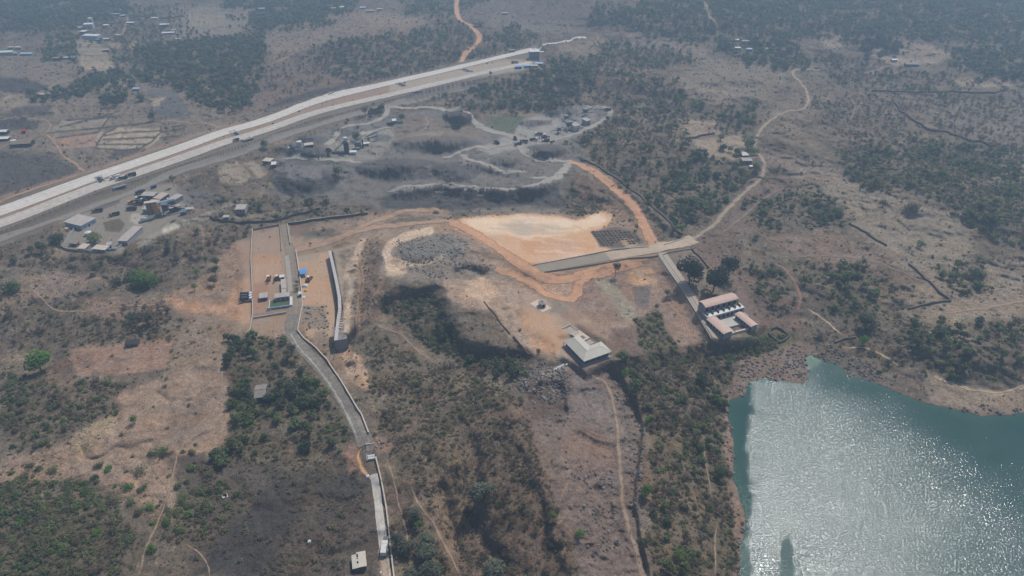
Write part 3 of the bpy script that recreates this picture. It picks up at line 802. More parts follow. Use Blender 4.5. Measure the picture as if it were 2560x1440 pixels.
calm = np.maximum(calm, sstep((1 - np.hypot((wpx - 1968 + n_ * .1) / 24, (wpy - 1425) / 82) + fbm(WXg, WYg, 5, 3, 98) * .25) * 12 + .5))
wa = wm.attributes.new('calm', 'FLOAT', 'POINT'); wa.data.foreach_set('value', calm.reshape(-1).astype(np.float32))
sh_ = np.exp(-np.clip(inl, 0, 1e9) / 14.0)
wa = wm.attributes.new('shallow', 'FLOAT', 'POINT'); wa.data.foreach_set('value', (sh_.reshape(-1) * np.where(np.hypot(wpx - 2026, wpy - 897).reshape(-1) < 26, 1.3, .15)).astype(np.float32))
m, nt, b = node_mat('lake_surface')
geo = nt.nodes.new('ShaderNodeNewGeometry')
mp = nt.nodes.new('ShaderNodeMapping'); mp.inputs['Rotation'].default_value = (0, 0, .6); mp.inputs['Scale'].default_value = (1.0, 1.35, 1.0)
nt.links.new(geo.outputs['Position'], mp.inputs[0])
nz = nt.nodes.new('ShaderNodeTexNoise'); nz.inputs['Scale'].default_value = 1.25; nz.inputs['Detail'].default_value = 2.0; nz.inputs['Roughness'].default_value = .45
nt.links.new(mp.outputs[0], nz.inputs['Vector'])
at = nt.nodes.new('ShaderNodeAttribute'); at.attribute_name = 'calm'
rp = nt.nodes.new('ShaderNodeMapRange'); rp.inputs['To Min'].default_value = .9; rp.inputs['To Max'].default_value = .35
nt.links.new(at.outputs['Fac'], rp.inputs['Value'])
bp = nt.nodes.new('ShaderNodeBump'); bp.inputs['Distance'].default_value = .27
nt.links.new(rp.outputs[0], bp.inputs['Strength']); nt.links.new(nz.outputs['Fac'], bp.inputs['Height'])
nt.links.new(bp.outputs[0], b.inputs['Normal'])
r3 = nt.nodes.new('ShaderNodeMapRange'); r3.inputs['To Min'].default_value = .11; r3.inputs['To Max'].default_value = .11
nt.links.new(at.outputs['Fac'], r3.inputs['Value']); nt.links.new(r3.outputs[0], b.inputs['Roughness'])
a2 = nt.nodes.new('ShaderNodeAttribute'); a2.attribute_name = 'shallow'
mx = nt.nodes.new('ShaderNodeMix'); mx.data_type = 'RGBA'
mx.inputs['A'].default_value = (*[float(v) for v in s2l((44, 74, 70))], 1); mx.inputs['B'].default_value = (*[float(v) for v in s2l((96, 122, 98))], 1)
nt.links.new(a2.outputs['Fac'], mx.inputs['Factor']); nt.links.new(mx.outputs['Result'], b.inputs['Base Color'])
b.inputs['IOR'].default_value = 1.333
r4 = nt.nodes.new('ShaderNodeMapRange'); r4.inputs['To Min'].default_value = .78; r4.inputs['To Max'].default_value = .04
nt.links.new(at.outputs['Fac'], r4.inputs['Value']); nt.links.new(r4.outputs[0], b.inputs['Specular IOR Level'])
wm.materials.append(m); wm.update()
wo = link('lake_water', wm); wo['kind'] = 'structure'

# ------------------------------------------------------------------ roads, draped on the ground
def resample(P, step):
    P = np.asarray(P, float)
    # smooth corner cutting, then even spacing
    for _ in range(2):
        Q = [P[0]]
        for a, b_ in zip(P[:-1], P[1:]):
            Q += [a * .75 + b_ * .25, a * .25 + b_ * .75]
        Q.append(P[-1]); P = np.array(Q)
    d = np.r_[0, np.cumsum(np.linalg.norm(np.diff(P[:, :2], axis=0), axis=1))]
    n = max(2, int(d[-1] / step)); t = np.linspace(0, d[-1], n)
    return np.stack([np.interp(t, d, P[:, k]) for k in range(P.shape[1])], -1), t

TAKEN = []       # world-space corridors kept free of plants
def strip(name, px, width, m, lift_=.10, step=1.2, across=6, jag=0.0, sharp=False, w2=None, seed=0):
    P = np.array([G(*p) for p in px])
    if sharp:
        d = np.r_[0, np.cumsum(np.linalg.norm(np.diff(P[:, :2], axis=0), axis=1))]
        n = max(2, int(d[-1] / step)); t = np.linspace(0, d[-1], n)
        Q = np.stack([np.interp(t, d, P[:, k]) for k in range(3)], -1)
    else:
        Q, t = resample(P, step)
    T = np.gradient(Q[:, :2], axis=0); T /= np.linalg.norm(T, axis=1)[:, None] + 1e-9
    N = np.stack([-T[:, 1], T[:, 0]], -1)
    w = np.full(len(Q), width, float) if w2 is None else np.linspace(width, w2, len(Q))
    if jag > .5:
        w = w * .78 * (.12 + .88 * sstep(np.minimum(t, t[-1] - t) / 9.0))
    wl_ = w / 2 * (1 + jag * fbm(t, t * 0 + seed * 9.3, 7.0, 3, 50)); wr_ = w / 2 * (1 + jag * fbm(t, t * 0 + 50 + seed * 5.1, 7.0, 3, 53))
    V = []; 
    for k in range(across + 1):
        u = k / across
        off = -wl_ + (wl_ + wr_) * u
        xy = Q[:, :2] + N * off[:, None]
        z = HZ(xy[:, 0], xy[:, 1]) + lift_ + .0003 * xy[:, 1]
        V.append(np.column_stack([xy, z]))
    V = np.stack(V, 1)     # along, across
    n = len(Q); ii = np.arange(n * (across + 1)).reshape(n, across + 1)
    F = np.stack([ii[:-1, :-1], ii[:-1, 1:], ii[1:, 1:], ii[1:, :-1]], -1).reshape(-1, 4)
    me = bpy.data.meshes.new(name); me.from_pydata(V.reshape(-1, 3).tolist(), [], F.tolist())
    me.polygons.foreach_set('use_smooth', np.ones(len(F), bool))
    uvl = me.uv_layers.new(name='UVMap')
    U = np.stack(np.broadcast_arrays(np.linspace(0, 1, across + 1)[None, :], t[:, None]), -1).reshape(-1, 2)
    li = np.zeros(len(me.loops), np.int32); me.loops.foreach_get('vertex_index', li)
    uvl.data.foreach_set('uv', U[li].astype(np.float32).ravel())
    me.materials.append(m); me.update()
    # faces must look up
    if len(me.polygons) and me.polygons[0].normal.z < 0:
        me.flip_normals()
    o = link(name, me); o['kind'] = 'structure'
    TAKEN.append((Q[:, :2], width / 2))
    return o

M_CONC = road_mat('concrete_pavement', (190, 188, 191), .15)
M_CONC2 = road_mat('dusty_concrete_lane', (176, 172, 172), .2)
M_SERV = road_mat('service_asphalt', (128, 124, 122), .12)
M_TAN = road_mat('tan_dirt', (160, 130, 108), .16)
M_ORANGE = road_mat('orange_dirt', (186, 138, 104), .16)
M_PALE = road_mat('pale_quarry_dust', (146, 144, 142), .12)
M_FOOT = road_mat('trodden_earth', (148, 126, 110), .16)
M_GREYRD = road_mat('grey_metalled_road', (122, 118, 115), .26)
M_COBBLE = road_mat('white_stone_bed', (176, 176, 178), .22)
M_SITE = road_mat('site_road_gravel', (132, 122, 112), .2)

NB = [(-90, 562), (0, 530), (236, 443), (290, 425), (470, 364), (559, 330), (660, 304), (773, 258), (853, 236), (973, 208), (1107, 178), (1267, 139), (1335, 124)]
SB = [(-90, 593), (0, 562), (236, 468), (290, 451), (470, 390), (559, 356), (660, 328), (773, 286), (853, 265), (973, 238), (1107, 206), (1267, 169), (1330, 156)]
strip('highway_north_carriageway', NB, 18.5, M_CONC, .16, 1.5, 8, w2=13)
strip('highway_south_carriageway', SB, 15.5, M_CONC2, .16, 1.5, 8, w2=12)
strip('service_road', [(-60, 622), (0, 600), (140, 550), (200, 530), (250, 509), (320, 487), (416, 440), (487, 419), (559, 395), (649, 360), (760, 325), (850, 298), (950, 272), (1010, 256), (1060, 240), (1190, 206)], 8.5, M_SERV, .12, 1.5, 5, jag=.12)
strip('tunnel_ramp', [(1338, 124), (1352, 117), (1395, 108), (1465, 94)], 7, M_CONC, .2, 1.5, 4, w2=5)
# earth roads and tracks (name, pixels, width, material)
for k, (nm, p, w, m_, jg) in enumerate([
    ('dirt_track', [(-40, 520), (60, 482), (140, 455), (213, 431)], 5, M_TAN, .3),
    ('dirt_track', [(213, 431), (185, 405), (160, 395), (147, 370), (130, 346), (112, 335)], 4, M_TAN, .3),
    ('dirt_track', [(112, 335), (60, 350), (-20, 380)], 3.5, M_FOOT, .3),
    ('dirt_track', [(112, 335), (128, 318), (125, 305), (100, 298), (-20, 303)], 4, M_FOOT, .3),
    ('dirt_track', [(340, 318), (375, 312), (400, 304), (470, 307), (530, 309), (548, 322)], 3.5, M_TAN, .3),
    ('dirt_track', [(330, 112), (342, 98), (338, 118), (325, 135)], 3, M_FOOT, .3),
    ('village_lane', [(322, 38), (316, 60), (306, 88)], 4, M_FOOT, .2),
    ('dirt_track', [(0, 282), (40, 268), (70, 250), (120, 218), (170, 203), (210, 190)], 3.5, M_FOOT, .3),
    ('orange_road', [(1150, -30), (1142, 5), (1140, 22), (1147, 52), (1180, 66), (1203, 92), (1190, 115), (1162, 128), (1152, 156)], 8, M_ORANGE, .25),
    ('hill_track', [(670, 165), (720, 140), (770, 120), (850, 90), (890, 80)], 5, M_FOOT, .3),
    ('hill_track', [(1750, -20), (1765, 20), (1790, 65), (1800, 85)], 7, M_FOOT, .4),
    ('hill_road', [(2050, 174), (2000, 172), (1975, 180), (2000, 205), (2022, 235), (2020, 262), (2003, 276), (1962, 278), (1925, 300), (1895, 335), (1884, 362), (1895, 385), (1914, 412), (1905, 442), (1880, 466), (1840, 500), (1802, 540), (1785, 565), (1745, 590), (1712, 606)], 6.5, road_mat('hill_road_dust', (150, 134, 120), .14), .22),
    ('orange_road', [(1420, 402), (1460, 418), (1510, 447), (1560, 490), (1597, 530), (1620, 580), (1638, 622)], 8.5, M_ORANGE, .2),
    ('quarry_road', [(1424, 404), (1408, 430), (1380, 450), (1330, 466), (1250, 474), (1180, 466), (1090, 461), (1020, 468), (968, 480)], 8, M_PALE, .3),
    ('quarry_road', [(1300, 364), (1312, 384), (1340, 399), (1380, 403), (1424, 404)], 7, M_PALE, .25),
    ('quarry_road', [(1150, 385), (1170, 400), (1205, 408), (1240, 424), (1280, 432), (1320, 430)], 6, M_PALE, .4),
    ('quarry_road', [(965, 262), (1010, 273), (1070, 267), (1107, 273), (1150, 278), (1180, 290), (1193, 310), (1220, 327), (1273, 338), (1300, 350)], 7.5, M_PALE, .25),
    ('quarry_road', [(960, 262), (972, 275), (965, 290), (940, 302), (873, 314), (847, 330), (817, 364)], 5.5, M_PALE, .25),
    ('quarry_road', [(985, 318), (950, 322), (915, 333), (880, 350)], 6, M_PALE, .3),
    ('quarry_road', [(700, 400), (730, 394), (773, 392), (853, 397), (910, 406)], 7, M_PALE, .35),
    ('quarry_road', [(1458, 262), (1500, 268), (1532, 274), (1520, 292), (1490, 312), (1450, 332), (1390, 352), (1330, 352)], 6.5, M_PALE, .3),
    ('quarry_road', [(1100, 395), (1150, 380), (1220, 372), (1290, 352)], 6.5, M_PALE, .4),
    ('dirt_track', [(1060, 290), (1075, 310), (1040, 335), (980, 360)], 5, M_FOOT, .4),
    ('quarry_road', [(1320, 444), (1350, 445), (1385, 446)], 6, M_PALE, .4),
    ('site_track', [(738, 624), (860, 590), (960, 563), (1060, 556), (1135, 553)], 9, M_TAN, .2),
    ('site_track', [(845, 600), (890, 575), (930, 556), (990, 532), (1080, 522), (1108, 530)], 7, M_TAN, .25),
    ('haul_road', [(1130, 553), (1150, 566), (1220, 605), (1290, 652), (1345, 688), (1400, 702), (1450, 690), (1520, 668), (1600, 650)], 9.5, M_ORANGE, .2),
    ('haul_road', [(1240, 672), (1300, 692), (1340, 715), (1365, 738), (1410, 752), (1440, 740), (1446, 705), (1470, 690)], 7, M_ORANGE, .25),
    ('footpath', [(1480, 930), (1510, 950), (1530, 990), (1545, 1060), (1548, 1150), (1558, 1270), (1575, 1330), (1597, 1400), (1615, 1480)], 3.4, road_mat('stony_track', (144, 124, 111), .16), .25),
    ('footpath', [(560, 870), (556, 960), (540, 1010), (500, 1060), (460, 1110), (443, 1135), (434, 1180), (425, 1235), (408, 1270), (395, 1310), (372, 1350), (345, 1440)], 2.0, M_FOOT, .5),
    ('footpath', [(366, 1145), (390, 1180), (415, 1215), (425, 1238), (432, 1280), (430, 1320)], 1.4, M_FOOT, .5),
    ('footpath', [(455, 1360), (500, 1380), (520, 1410), (526, 1450)], 1.3, M_FOOT, .5),
    ('footpath', [(60, 712), (100, 740), (130, 775), (170, 780), (220, 778), (300, 768), (400, 760), (430, 764)], 2.2, M_FOOT, .5),
    ('footpath', [(418, 898), (445, 870), (470, 830), (500, 800)], 1.6, M_FOOT, .5),
    ('footpath', [(515, 815), (530, 850), (560, 878)], 2.2, M_FOOT, .5),
    ('footpath', [(440, 922), (480, 905), (560, 880)], 1.8, M_FOOT, .5),
    ('footpath', [(498, 560), (510, 590), (508, 640), (500, 655)], 1.4, M_FOOT, .5),
    ('footpath', [(920, 790), (960, 822), (1000, 832), (1030, 865), (1060, 890), (1095, 905)], 1.8, M_FOOT, .4),
    ('footpath', [(1025, 1210), (1045, 1260), (1080, 1300), (1110, 1360), (1150, 1440)], 2.4, M_FOOT, .6),
    ('footpath', [(960, 1140), (980, 1180), (992, 1240), (1005, 1290), (1018, 1340), (1025, 1420)], 1.6, M_FOOT, .5),
    ('footpath', [(1760, 1090), (1762, 1150), (1772, 1200), (1780, 1255)], 1.2, M_FOOT, .5),
    ('footpath', [(1795, 1300), (1786, 1345), (1790, 1400), (1786, 1450)], 1.3, M_FOOT, .5),
    ('footpath', [(2010, 770), (2040, 785), (2063, 800), (2085, 822), (2112, 843)], 2.6, road_mat('pale_sandy_path', (182, 158, 132), .14), .6),
    ('footpath', [(2095, 870), (2160, 866), (2210, 890), (2255, 920)], 2.2, road_mat('pale_sandy_path', (182, 158, 132), .14), .6),
    ('tractor_track', [(1930, 660), (1958, 668), (1985, 700), (2002, 740), (1995, 775)], 4.5, road_mat('red_soil_track', (130, 103, 92), .16), .25),
    ('tractor_track', [(1930, 640), (2050, 640), (2130, 645), (2210, 660), (2280, 690), (2330, 715)], 5, road_mat('brown_soil_track', (124, 106, 97), .16), .3),
    ('tractor_track', [(2020, 590), (2090, 593), (2150, 600)], 3.5, road_mat('red_soil_track', (130, 103, 92), .16), .3),
    ('tractor_track', [(1800, 590), (1850, 550), (1890, 510), (1950, 470)], 7, road_mat('brown_soil_track', (124, 106, 97), .16), .3),
    ('footpath', [(1900, 385), (1960, 400), (2020, 420), (2090, 450), (2150, 490)], 3, M_FOOT, .5),
    ('footpath', [(2100, 228), (2130, 245), (2140, 270), (2125, 300)], 2.4, M_FOOT, .5),
    ('bypass_track', [(905, 1120), (893, 1135), (900, 1165), (922, 1190), (935, 1210)], 3.6, road_mat('yellow_clay', (196, 148, 104), .12), .3),
    ('footpath', [(1665, 750), (1690, 780), (1712, 800), (1730, 860)], 2.0, road_mat('ochre_path', (168, 126, 102), .14), .5),
    ('shore_path', [(2330, 940), (2380, 962), (2440, 978), (2500, 985), (2570, 960)], 2.2, road_mat('pale_sandy_path', (182, 158, 132), .14), .5),
    ('wide_track', [(2350, 785), (2420, 775), (2500, 765), (2600, 748)], 6, M_FOOT, .3)]):
    if nm == 'quarry_road': w *= 1.5
    if nm in ('haul_road', 'orange_road', 'site_track'): w *= 1.2
    strip(nm, p, w, m_, .1, 1.3 if w > 3 else 1.0, 4 if w > 5 else 3, jag=jg * 2.0, seed=k)

# made roads of the site
strip('cross_road', [(1345, 672), (1500, 645), (1640, 622)], 10.5, road_mat('cross_road_gravel', (138, 130, 122), .1), .14, 1.2, 6, sharp=True)
strip('cross_road_east', [(1520, 642), (1640, 622), (1735, 598)], 10.5, road_mat('cross_road_dust', (172, 154, 138), .12), .2, 1.2, 6, sharp=True, jag=.08)
strip('access_road', [(1654, 632), (1706, 708), (1795, 848)], 6.2, road_mat('access_concrete', (160, 150, 142), .08), .16, 1.0, 5, sharp=True)
strip('site_road', [(712, 562), (718, 600), (727, 640), (733, 700), (738, 750), (733, 790)], 6.5, M_SITE, .12, 1.0, 5, jag=.2)
strip('site_footway', [(716, 640), (722, 680), (726, 730)], 3.0, road_mat('grey_screed', (150, 148, 146), .1), .2, 1.0, 3)
strip('grey_road', [(735, 785), (727, 808), (730, 838), (752, 868), (790, 905), (830, 950), (862, 1000), (888, 1050), (910, 1100), (915, 1112)], 7.4, M_GREYRD, .13, .8, 6, jag=.3)
strip('stone_bed', [(727, 835), (745, 868), (780, 905), (818, 950), (850, 1000), (874, 1050), (893, 1095)], 2.6, road_mat('pale_broken_stone', (150, 149, 148), .3), .2, .8, 3, jag=.45)
strip('concrete_road', [(934, 1186), (944, 1240), (950, 1300), (958, 1360), (966, 1450)], 3.6, M_COBBLE, .13, .6, 4, jag=.1)
strip('concrete_road_dusty', [(953, 1372), (966, 1450), (970, 1480)], 4.4, road_mat('dusty_road_end', (160, 142, 128), .12), .2, .8, 4, jag=.1)

# ------------------------------------------------------------------ walls
M_WALLSTONE = mat('rubble_wall_stone', (150, 138, 128), .9, .2, .9)
M_DARKSTONE = mat('dark_stone', (92, 82, 74), .92, .25, .8)
M_CONCRETE = mat('cast_concrete', (150, 150, 150), .85, .12, .5)
M_KERB = mat('pale_kerb_stone', (186, 174, 162), .85, .12, .8)

def wall(name, px, h, th, m, label, cat='wall', coping=None, step=2.0, posts=0):
    P = np.array([G(*p) for p in px])
    d = np.r_[0, np.cumsum(np.linalg.norm(np.diff(P[:, :2], axis=0), axis=1))]
    t = np.unique(np.r_[np.arange(0, d[-1], step), d])
    Q = np.stack([np.interp(t, d, P[:, k]) for k in range(2)], -1)
    z = HZ(Q[:, 0], Q[:, 1])
    T = np.gradient(Q, axis=0); T /= np.linalg.norm(T, axis=1)[:, None] + 1e-9; N = np.stack([-T[:, 1], T[:, 0]], -1) * th / 2
    c0 = Q.mean(0); o = empty(name, (c0[0], c0[1], float(z.mean())), 0, label, cat)
    off = np.array([c0[0], c0[1], float(z.mean())])
    def body(n_, lo, hi, k_):
        V = []; F = []
        for i in range(len(Q)):
            for s, zz in ((-k_, lo), (k_, lo), (k_, hi), (-k_, hi)):
                V.append(tuple(np.r_[Q[i] + N[i] * s, z[i] + zz] - off))
        for i in range(len(Q) - 1):
            a = i * 4; b_ = a + 4
            for q in range(4):
                r = (q + 1) % 4; F.append((a + q, b_ + q, b_ + r, a + r))
        F.append((0, 1, 2, 3)); e = (len(Q) - 1) * 4; F.append((e + 3, e + 2, e + 1, e))
        me = new_mesh(n_, V, F, m if n_ == 'wall_body' else coping)
        return link(n_, me, o)
    body('wall_body', -1.0, h, 1.0)
    if coping: body('coping', h + .002, h + .13, 1.25)
    if posts:
        for i in range(0, len(Q), posts):
            q = Q[i]; MB().box(-.2, -.2, -.6, .2, .2, h + .3).build('post', m, o).location = tuple(np.r_[q, z[i]] - off)
    TAKEN.append((Q, th))
    return o

wall('boundary_wall', [(740, 628), (745, 660), (751, 700), (756, 740), (756, 770), (750, 800), (745, 828), (760, 848), (790, 872), (820, 905), (850, 950), (880, 1000), (905, 1040), (922, 1085)], 1.2, .5, M_WALLSTONE, 'long low stone wall along the outer edge of the curving grey road', coping=M_KERB)
wall('boundary_wall', [(940, 1146), (955, 1210), (966, 1270), (972, 1320), (976, 1362), (986, 1450)], 1.2, .5, M_WALLSTONE, 'low stone wall beside the white concrete road the truck drives on', coping=M_KERB)
wall('boundary_wall', [(632, 576), (630, 610), (628, 650), (631, 710), (633, 790), (622, 840)], 1.5, .35, M_WALLSTONE, 'straight wall closing the walled yard beside the row of parked trucks', coping=M_KERB)
wall('boundary_wall', [(632, 576), (665, 570), (699, 564)], 1.5, .35, M_WALLSTONE, 'short wall across the far end of the empty yard')
wall('boundary_wall', [(699, 564), (702, 590), (704, 628)], 1.2, .35, M_WALLSTONE, 'wall between the empty yard and the site road')
wall('boundary_wall', [(719, 562), (722, 585), (726, 612)], 1.6, .4, M_KERB, 'pale wall along the right edge of the site road mouth')
wall('boundary_wall', [(719, 562), (790, 552), (860, 544), (920, 536)], 2.0, .4, M_DARKSTONE, 'dark topped wall running right from the site road towards the tan field', coping=M_KERB)
wall('boundary_wall', [(634, 797), (680, 789), (716, 783)], 1.2, .4, M_KERB, 'pale low wall below the gate garden')
wall('compound_wall', [(525, 545), (560, 556), (604, 560), (680, 556), (735, 540), (800, 524)], 2.0, .4, M_DARKSTONE, 'dark wall in front of the small roofed farmyard above the walled yard')
wall('compound_wall', [(187, 563), (185, 580), (172, 596), (155, 620), (180, 628), (230, 632), (290, 627), (312, 610)], 2.0, .4, M_CONCRETE, 'concrete wall enclosing the batching plant yard on its near side')
wall('cross_road_wall', [(1332, 664), (1440, 644), (1540, 624), (1622, 618)], .9, .4, M_KERB, 'far kerb wall of the cross road below the orange graded pad')
wall('cross_road_wall', [(1362, 682), (1450, 669), (1530, 656), (1572, 648), (1646, 641)], 1.2, .4, M_WALLSTONE, 'near kerb wall of the cross road above the brown field')
wall('cross_road_wall', [(1660, 613), (1690, 604), (1712, 594)], 1.0, .4, M_KERB, 'short pale wall at the far side of the road fork')
wall('cross_road_wall', [(1657, 639), (1700, 628), (1737, 620)], 1.0, .4, M_WALLSTONE, 'wall on the near side of the road fork above the big dark trees')
wall('access_road_kerb', [(1646, 641), (1700, 716), (1778, 846)], .6, .35, M_KERB, 'left kerb of the straight access road to the pink roofed buildings')
wall('access_road_kerb', [(1658, 640), (1722, 730), (1752, 778)], .6, .35, M_KERB, 'right kerb of the straight access road under the big tree')
wall('stone_wall', [(1728, 622), (1750, 645), (1772, 672)], 1.4, .7, M_DARKSTONE, 'short dark red stone wall between the two big dark trees')
wall('stone_wall', [(1452, 402), (1500, 420), (1560, 462), (1620, 510), (1680, 565), (1704, 588)], 1.6, 1.6, M_DARKSTONE, 'long dark rubble wall along the right side of the orange road')
wall('stone_wall', [(2272, 662), (2310, 698), (2345, 730), (2374, 752)], 1.4, 1.0, M_DARKSTONE, 'dark stone wall slanting down to a corner on the right hand slope')
wall('stone_wall', [(2376, 754), (2340, 758), (2300, 766), (2270, 774)], 1.4, 1.0, M_DARKSTONE, 'dark stone wall running left from the corner of the slanting wall')
wall('stone_wall', [(2122, 560), (2150, 575), (2180, 595), (2216, 616)], 1.4, .9, M_DARKSTONE, 'dark stone wall beside the red tractor track on the right hand slope')
wall('stone_wall', [(2235, 258), (2262, 285), (2310, 318), (2380, 338), (2440, 355), (2475, 366)], 1.8, 1.2, M_DARKSTONE, 'long dark field wall crossing the bare woodland at the upper right')
wall('stone_wall', [(2180, 228), (2260, 230), (2340, 230), (2420, 233), (2490, 233), (2520, 222)], 1.8, 1.0, M_DARKSTONE, 'straight dark field wall high on the right edge of the picture')
wall('stone_wall', [(1715, 350), (1740, 345), (1785, 334)], 1.8, 1.2, M_DARKSTONE, 'short dark field wall at the far side of the farm clearing')
wall('stone_wall', [(1860, 458), (1880, 445), (1895, 434)], 1.4, .9, M_DARKSTONE, 'short stone wall beside the bend of the hill road')
wall('stone_wall', [(1283, 842), (1300, 862), (1325, 888)], 1.0, .6, mat('red_brown_stone', (112, 78, 66), .9, .2, 1), 'thin red brown wall on the plateau edge left of the L shaped house')
wall('stone_wall', [(1210, 755), (1240, 790), (1275, 835)], .8, .5, M_DARKSTONE, 'thin dark wall crossing the bare plateau above the scrub cliff')
wall('stone_wall', [(2086, 858), (2110, 848), (2140, 845)], 1.0, .8, M_DARKSTONE, 'low dark wall at the foot of the pale sandy path near the lake')
wall('round_pen', [(1925, 826), (1940, 820), (1955, 826), (1972, 842), (1962, 852), (1948, 858), (1932, 846), (1922, 836), (1925, 826)], 1.3, 1.0, mat('mossy_stone', (78, 76, 66), .9, .25, .8), 'closed ring of dark stone wall in the grass near the lake point', 'stone pen')
wall('field_wall', [(250, 64), (300, 58), (330, 52)], 1.6, .8, M_DARKSTONE, 'dark wall above the small white house in the far village')
wall('field_wall', [(330, 40), (400, 47), (462, 42)], 1.8, 1.2, M_DARKSTONE, 'dark hedge wall behind the far village lane')

# retaining wall of the made ground
def retaining():
    px = [(821, 628), (830, 668), (838, 705), (845, 745), (846, 775), (842, 800), (839, 826), (836, 852)]
    top = [G(p[0] + 18, p[1]) for p in px[1:]]
    zt = float(np.median([t[2] for t in top])) + .3
    o = empty('retaining_wall', (top[3][0], top[3][1], zt - 5), 0, 'high bent concrete retaining wall with a dark shaded face above the orange yard', 'retaining wall')
    off = np.array([top[3][0], top[3][1], zt - 5])
    body = MB(); cop = MB()
    W = [at_z(p[0], p[1], zt) for p in px]
    for a, b_ in zip(W[:-1], W[1:]):
        d = (b_ - a)[:2]; d /= np.linalg.norm(d); n = np.array([-d[1], d[0]])
        n = n if n[0] > 0 else -n
        k0, k1 = a - off, b_ - off
        body.slab([(k0[0], k0[1], k0[2]), (k1[0], k1[1], k1[2]), (k1[0] + n[0] * .9, k1[1] + n[1] * .9, k1[2]), (k0[0] + n[0] * .9, k0[1] + n[1] * .9, k0[2])], 9.0)
        cop.slab([(k0[0] - n[0] * .1, k0[1] - n[1] * .1, k0[2] + .34), (k1[0] - n[0] * .1, k1[1] - n[1] * .1, k1[2] + .34), (k1[0] + n[0] * 1.9, k1[1] + n[1] * 1.9, k1[2] + .34), (k0[0] + n[0] * 1.9, k0[1] + n[1] * 1.9, k0[2] + .34)], .33)
    body.build('wall_body', mat('wall_concrete', (134, 134, 138), .85, .12, .4), o)
    cop.build('coping', mat('pale_coping', (176, 170, 166), .8, .1, .5), o)
    e = at_z(836, 852, zt); g = at_z(868, 846, zt)
    u = (g - e)[:2]; L = np.linalg.norm(u); u /= L; n = np.array([-u[1], u[0]]); n = n if n[1] > 0 else -n
    k = e - off; q = g - off
    MB().slab([(k[0], k[1], k[2] + .003), (q[0], q[1], q[2] + .003), (q[0] + n[0] * .8, q[1] + n[1] * .8, q[2] + .003), (k[0] + n[0] * .8, k[1] + n[1] * .8, k[2] + .003)], 8.5).build('end_wall', mat('wall_concrete', (134, 134, 138)), o)
    MB().slab([(k[0] + n[0] * .81, k[1] + n[1] * .81, k[2] - .1), (q[0] + n[0] * .81, q[1] + n[1] * .81, q[2] - .1), (q[0] + n[0] * 14, q[1] + n[1] * 14, q[2] - .1), (k[0] + n[0] * 14, k[1] + n[1] * 14, k[2] - .1)], 1.0).build('infill', mat('infill_gravel', (128, 118, 112), .9, .2, .5), o)
    for i in range(9):      # steps of the unfinished end
        a = at_z(842 + .0 * i, 772 + i * 6, zt); a = a - off
        MB().box(a[0] + .9, a[1] - .5, a[2] - .3, a[0] + 2.8, a[1] + .3, a[2] + .5).build('buttress', M_KERB, o)
retaining()

# ------------------------------------------------------------------ buildings
M_PINK = mat('salmon_roof_sheet', (188, 160, 146), .6, .07, .35)
M_CREAM = mat('cream_roof_sheet', (178, 173, 160), .55, .06, .3)
M_GREYROOF = mat('cement_sheet', (166, 158, 150), .8, .1, .4)
M_OLDROOF = mat('weathered_sheet', (132, 124, 116), .85, .16, .6)
M_WHITE = mat('white_paint', (200, 198, 194), .6, .06, .6)
M_BLUE = mat('blue_paint', (62, 92, 140), .6, .1, .8)
M_TARP = mat('blue_tarpaulin', (92, 142, 200), .5, .12, .9)
M_DARK = mat('dark_opening', (36, 36, 38), .8, .1, 1)
M_PLAST = mat('grey_plaster', (148, 148, 148), .85, .12, .5)
M_STEEL = mat('grey_steel', (112, 116, 120), .55, .12, 1, .3)
M_BEIGE = mat('beige_slab', (188, 172, 156), .85, .08, .5)
M_RUST = mat('rust_roof', (150, 96, 80), .8, .15, .8)
M_RED = mat('red_paint', (170, 48, 44), .5, .1, 1)
M_YEL = mat('yellow_machine_paint', (206, 150, 50), .5, .1, 1)
M_RUBBER = mat('tyre_rubber', (38, 38, 38), .9, .1, 2)
M_GLASS = mat('window_glass', (58, 72, 84), .15, .05, 1, spec=.6)
M_THATCH = mat('thatch', (128, 116, 96), .95, .2, 1.5)
M_PALEBLUE = mat('pale_blue_paint', (150, 172, 190), .6, .08, .6)
M_BROWNWALL = mat('brown_brick_wall', (126, 100, 86), .9, .15, 1)
M_TEAL = mat('pale_green_roof', (182, 198, 188), .6, .08, .5)

def openings(o, L, W, h, m_, every=3.2, z0=.9, z1=2.1, sides='fb', w=1.1):
    """window recesses built proud by a finger, with sills"""
    y_f = min(0, W); y_b = max(0, W)
    n = max(1, int(L / every))
    for i in range(n):
        x = (i + .5) * L / n
        for s in sides:
            y = y_f if s == 'f' else y_b; d = -.04 if s == 'f' else .04
            wnd = MB().box(x - w / 2, min(y, y + d), z0, x + w / 2, max(y, y + d), z1).build('window', m_, o)
            MB().box(x - w / 2 - .1, min(y, y + d * 4), z0 - .12, x + w / 2 + .1, max(y, y + d * 4), z0 - .004).build('sill', M_PLAST, wnd)

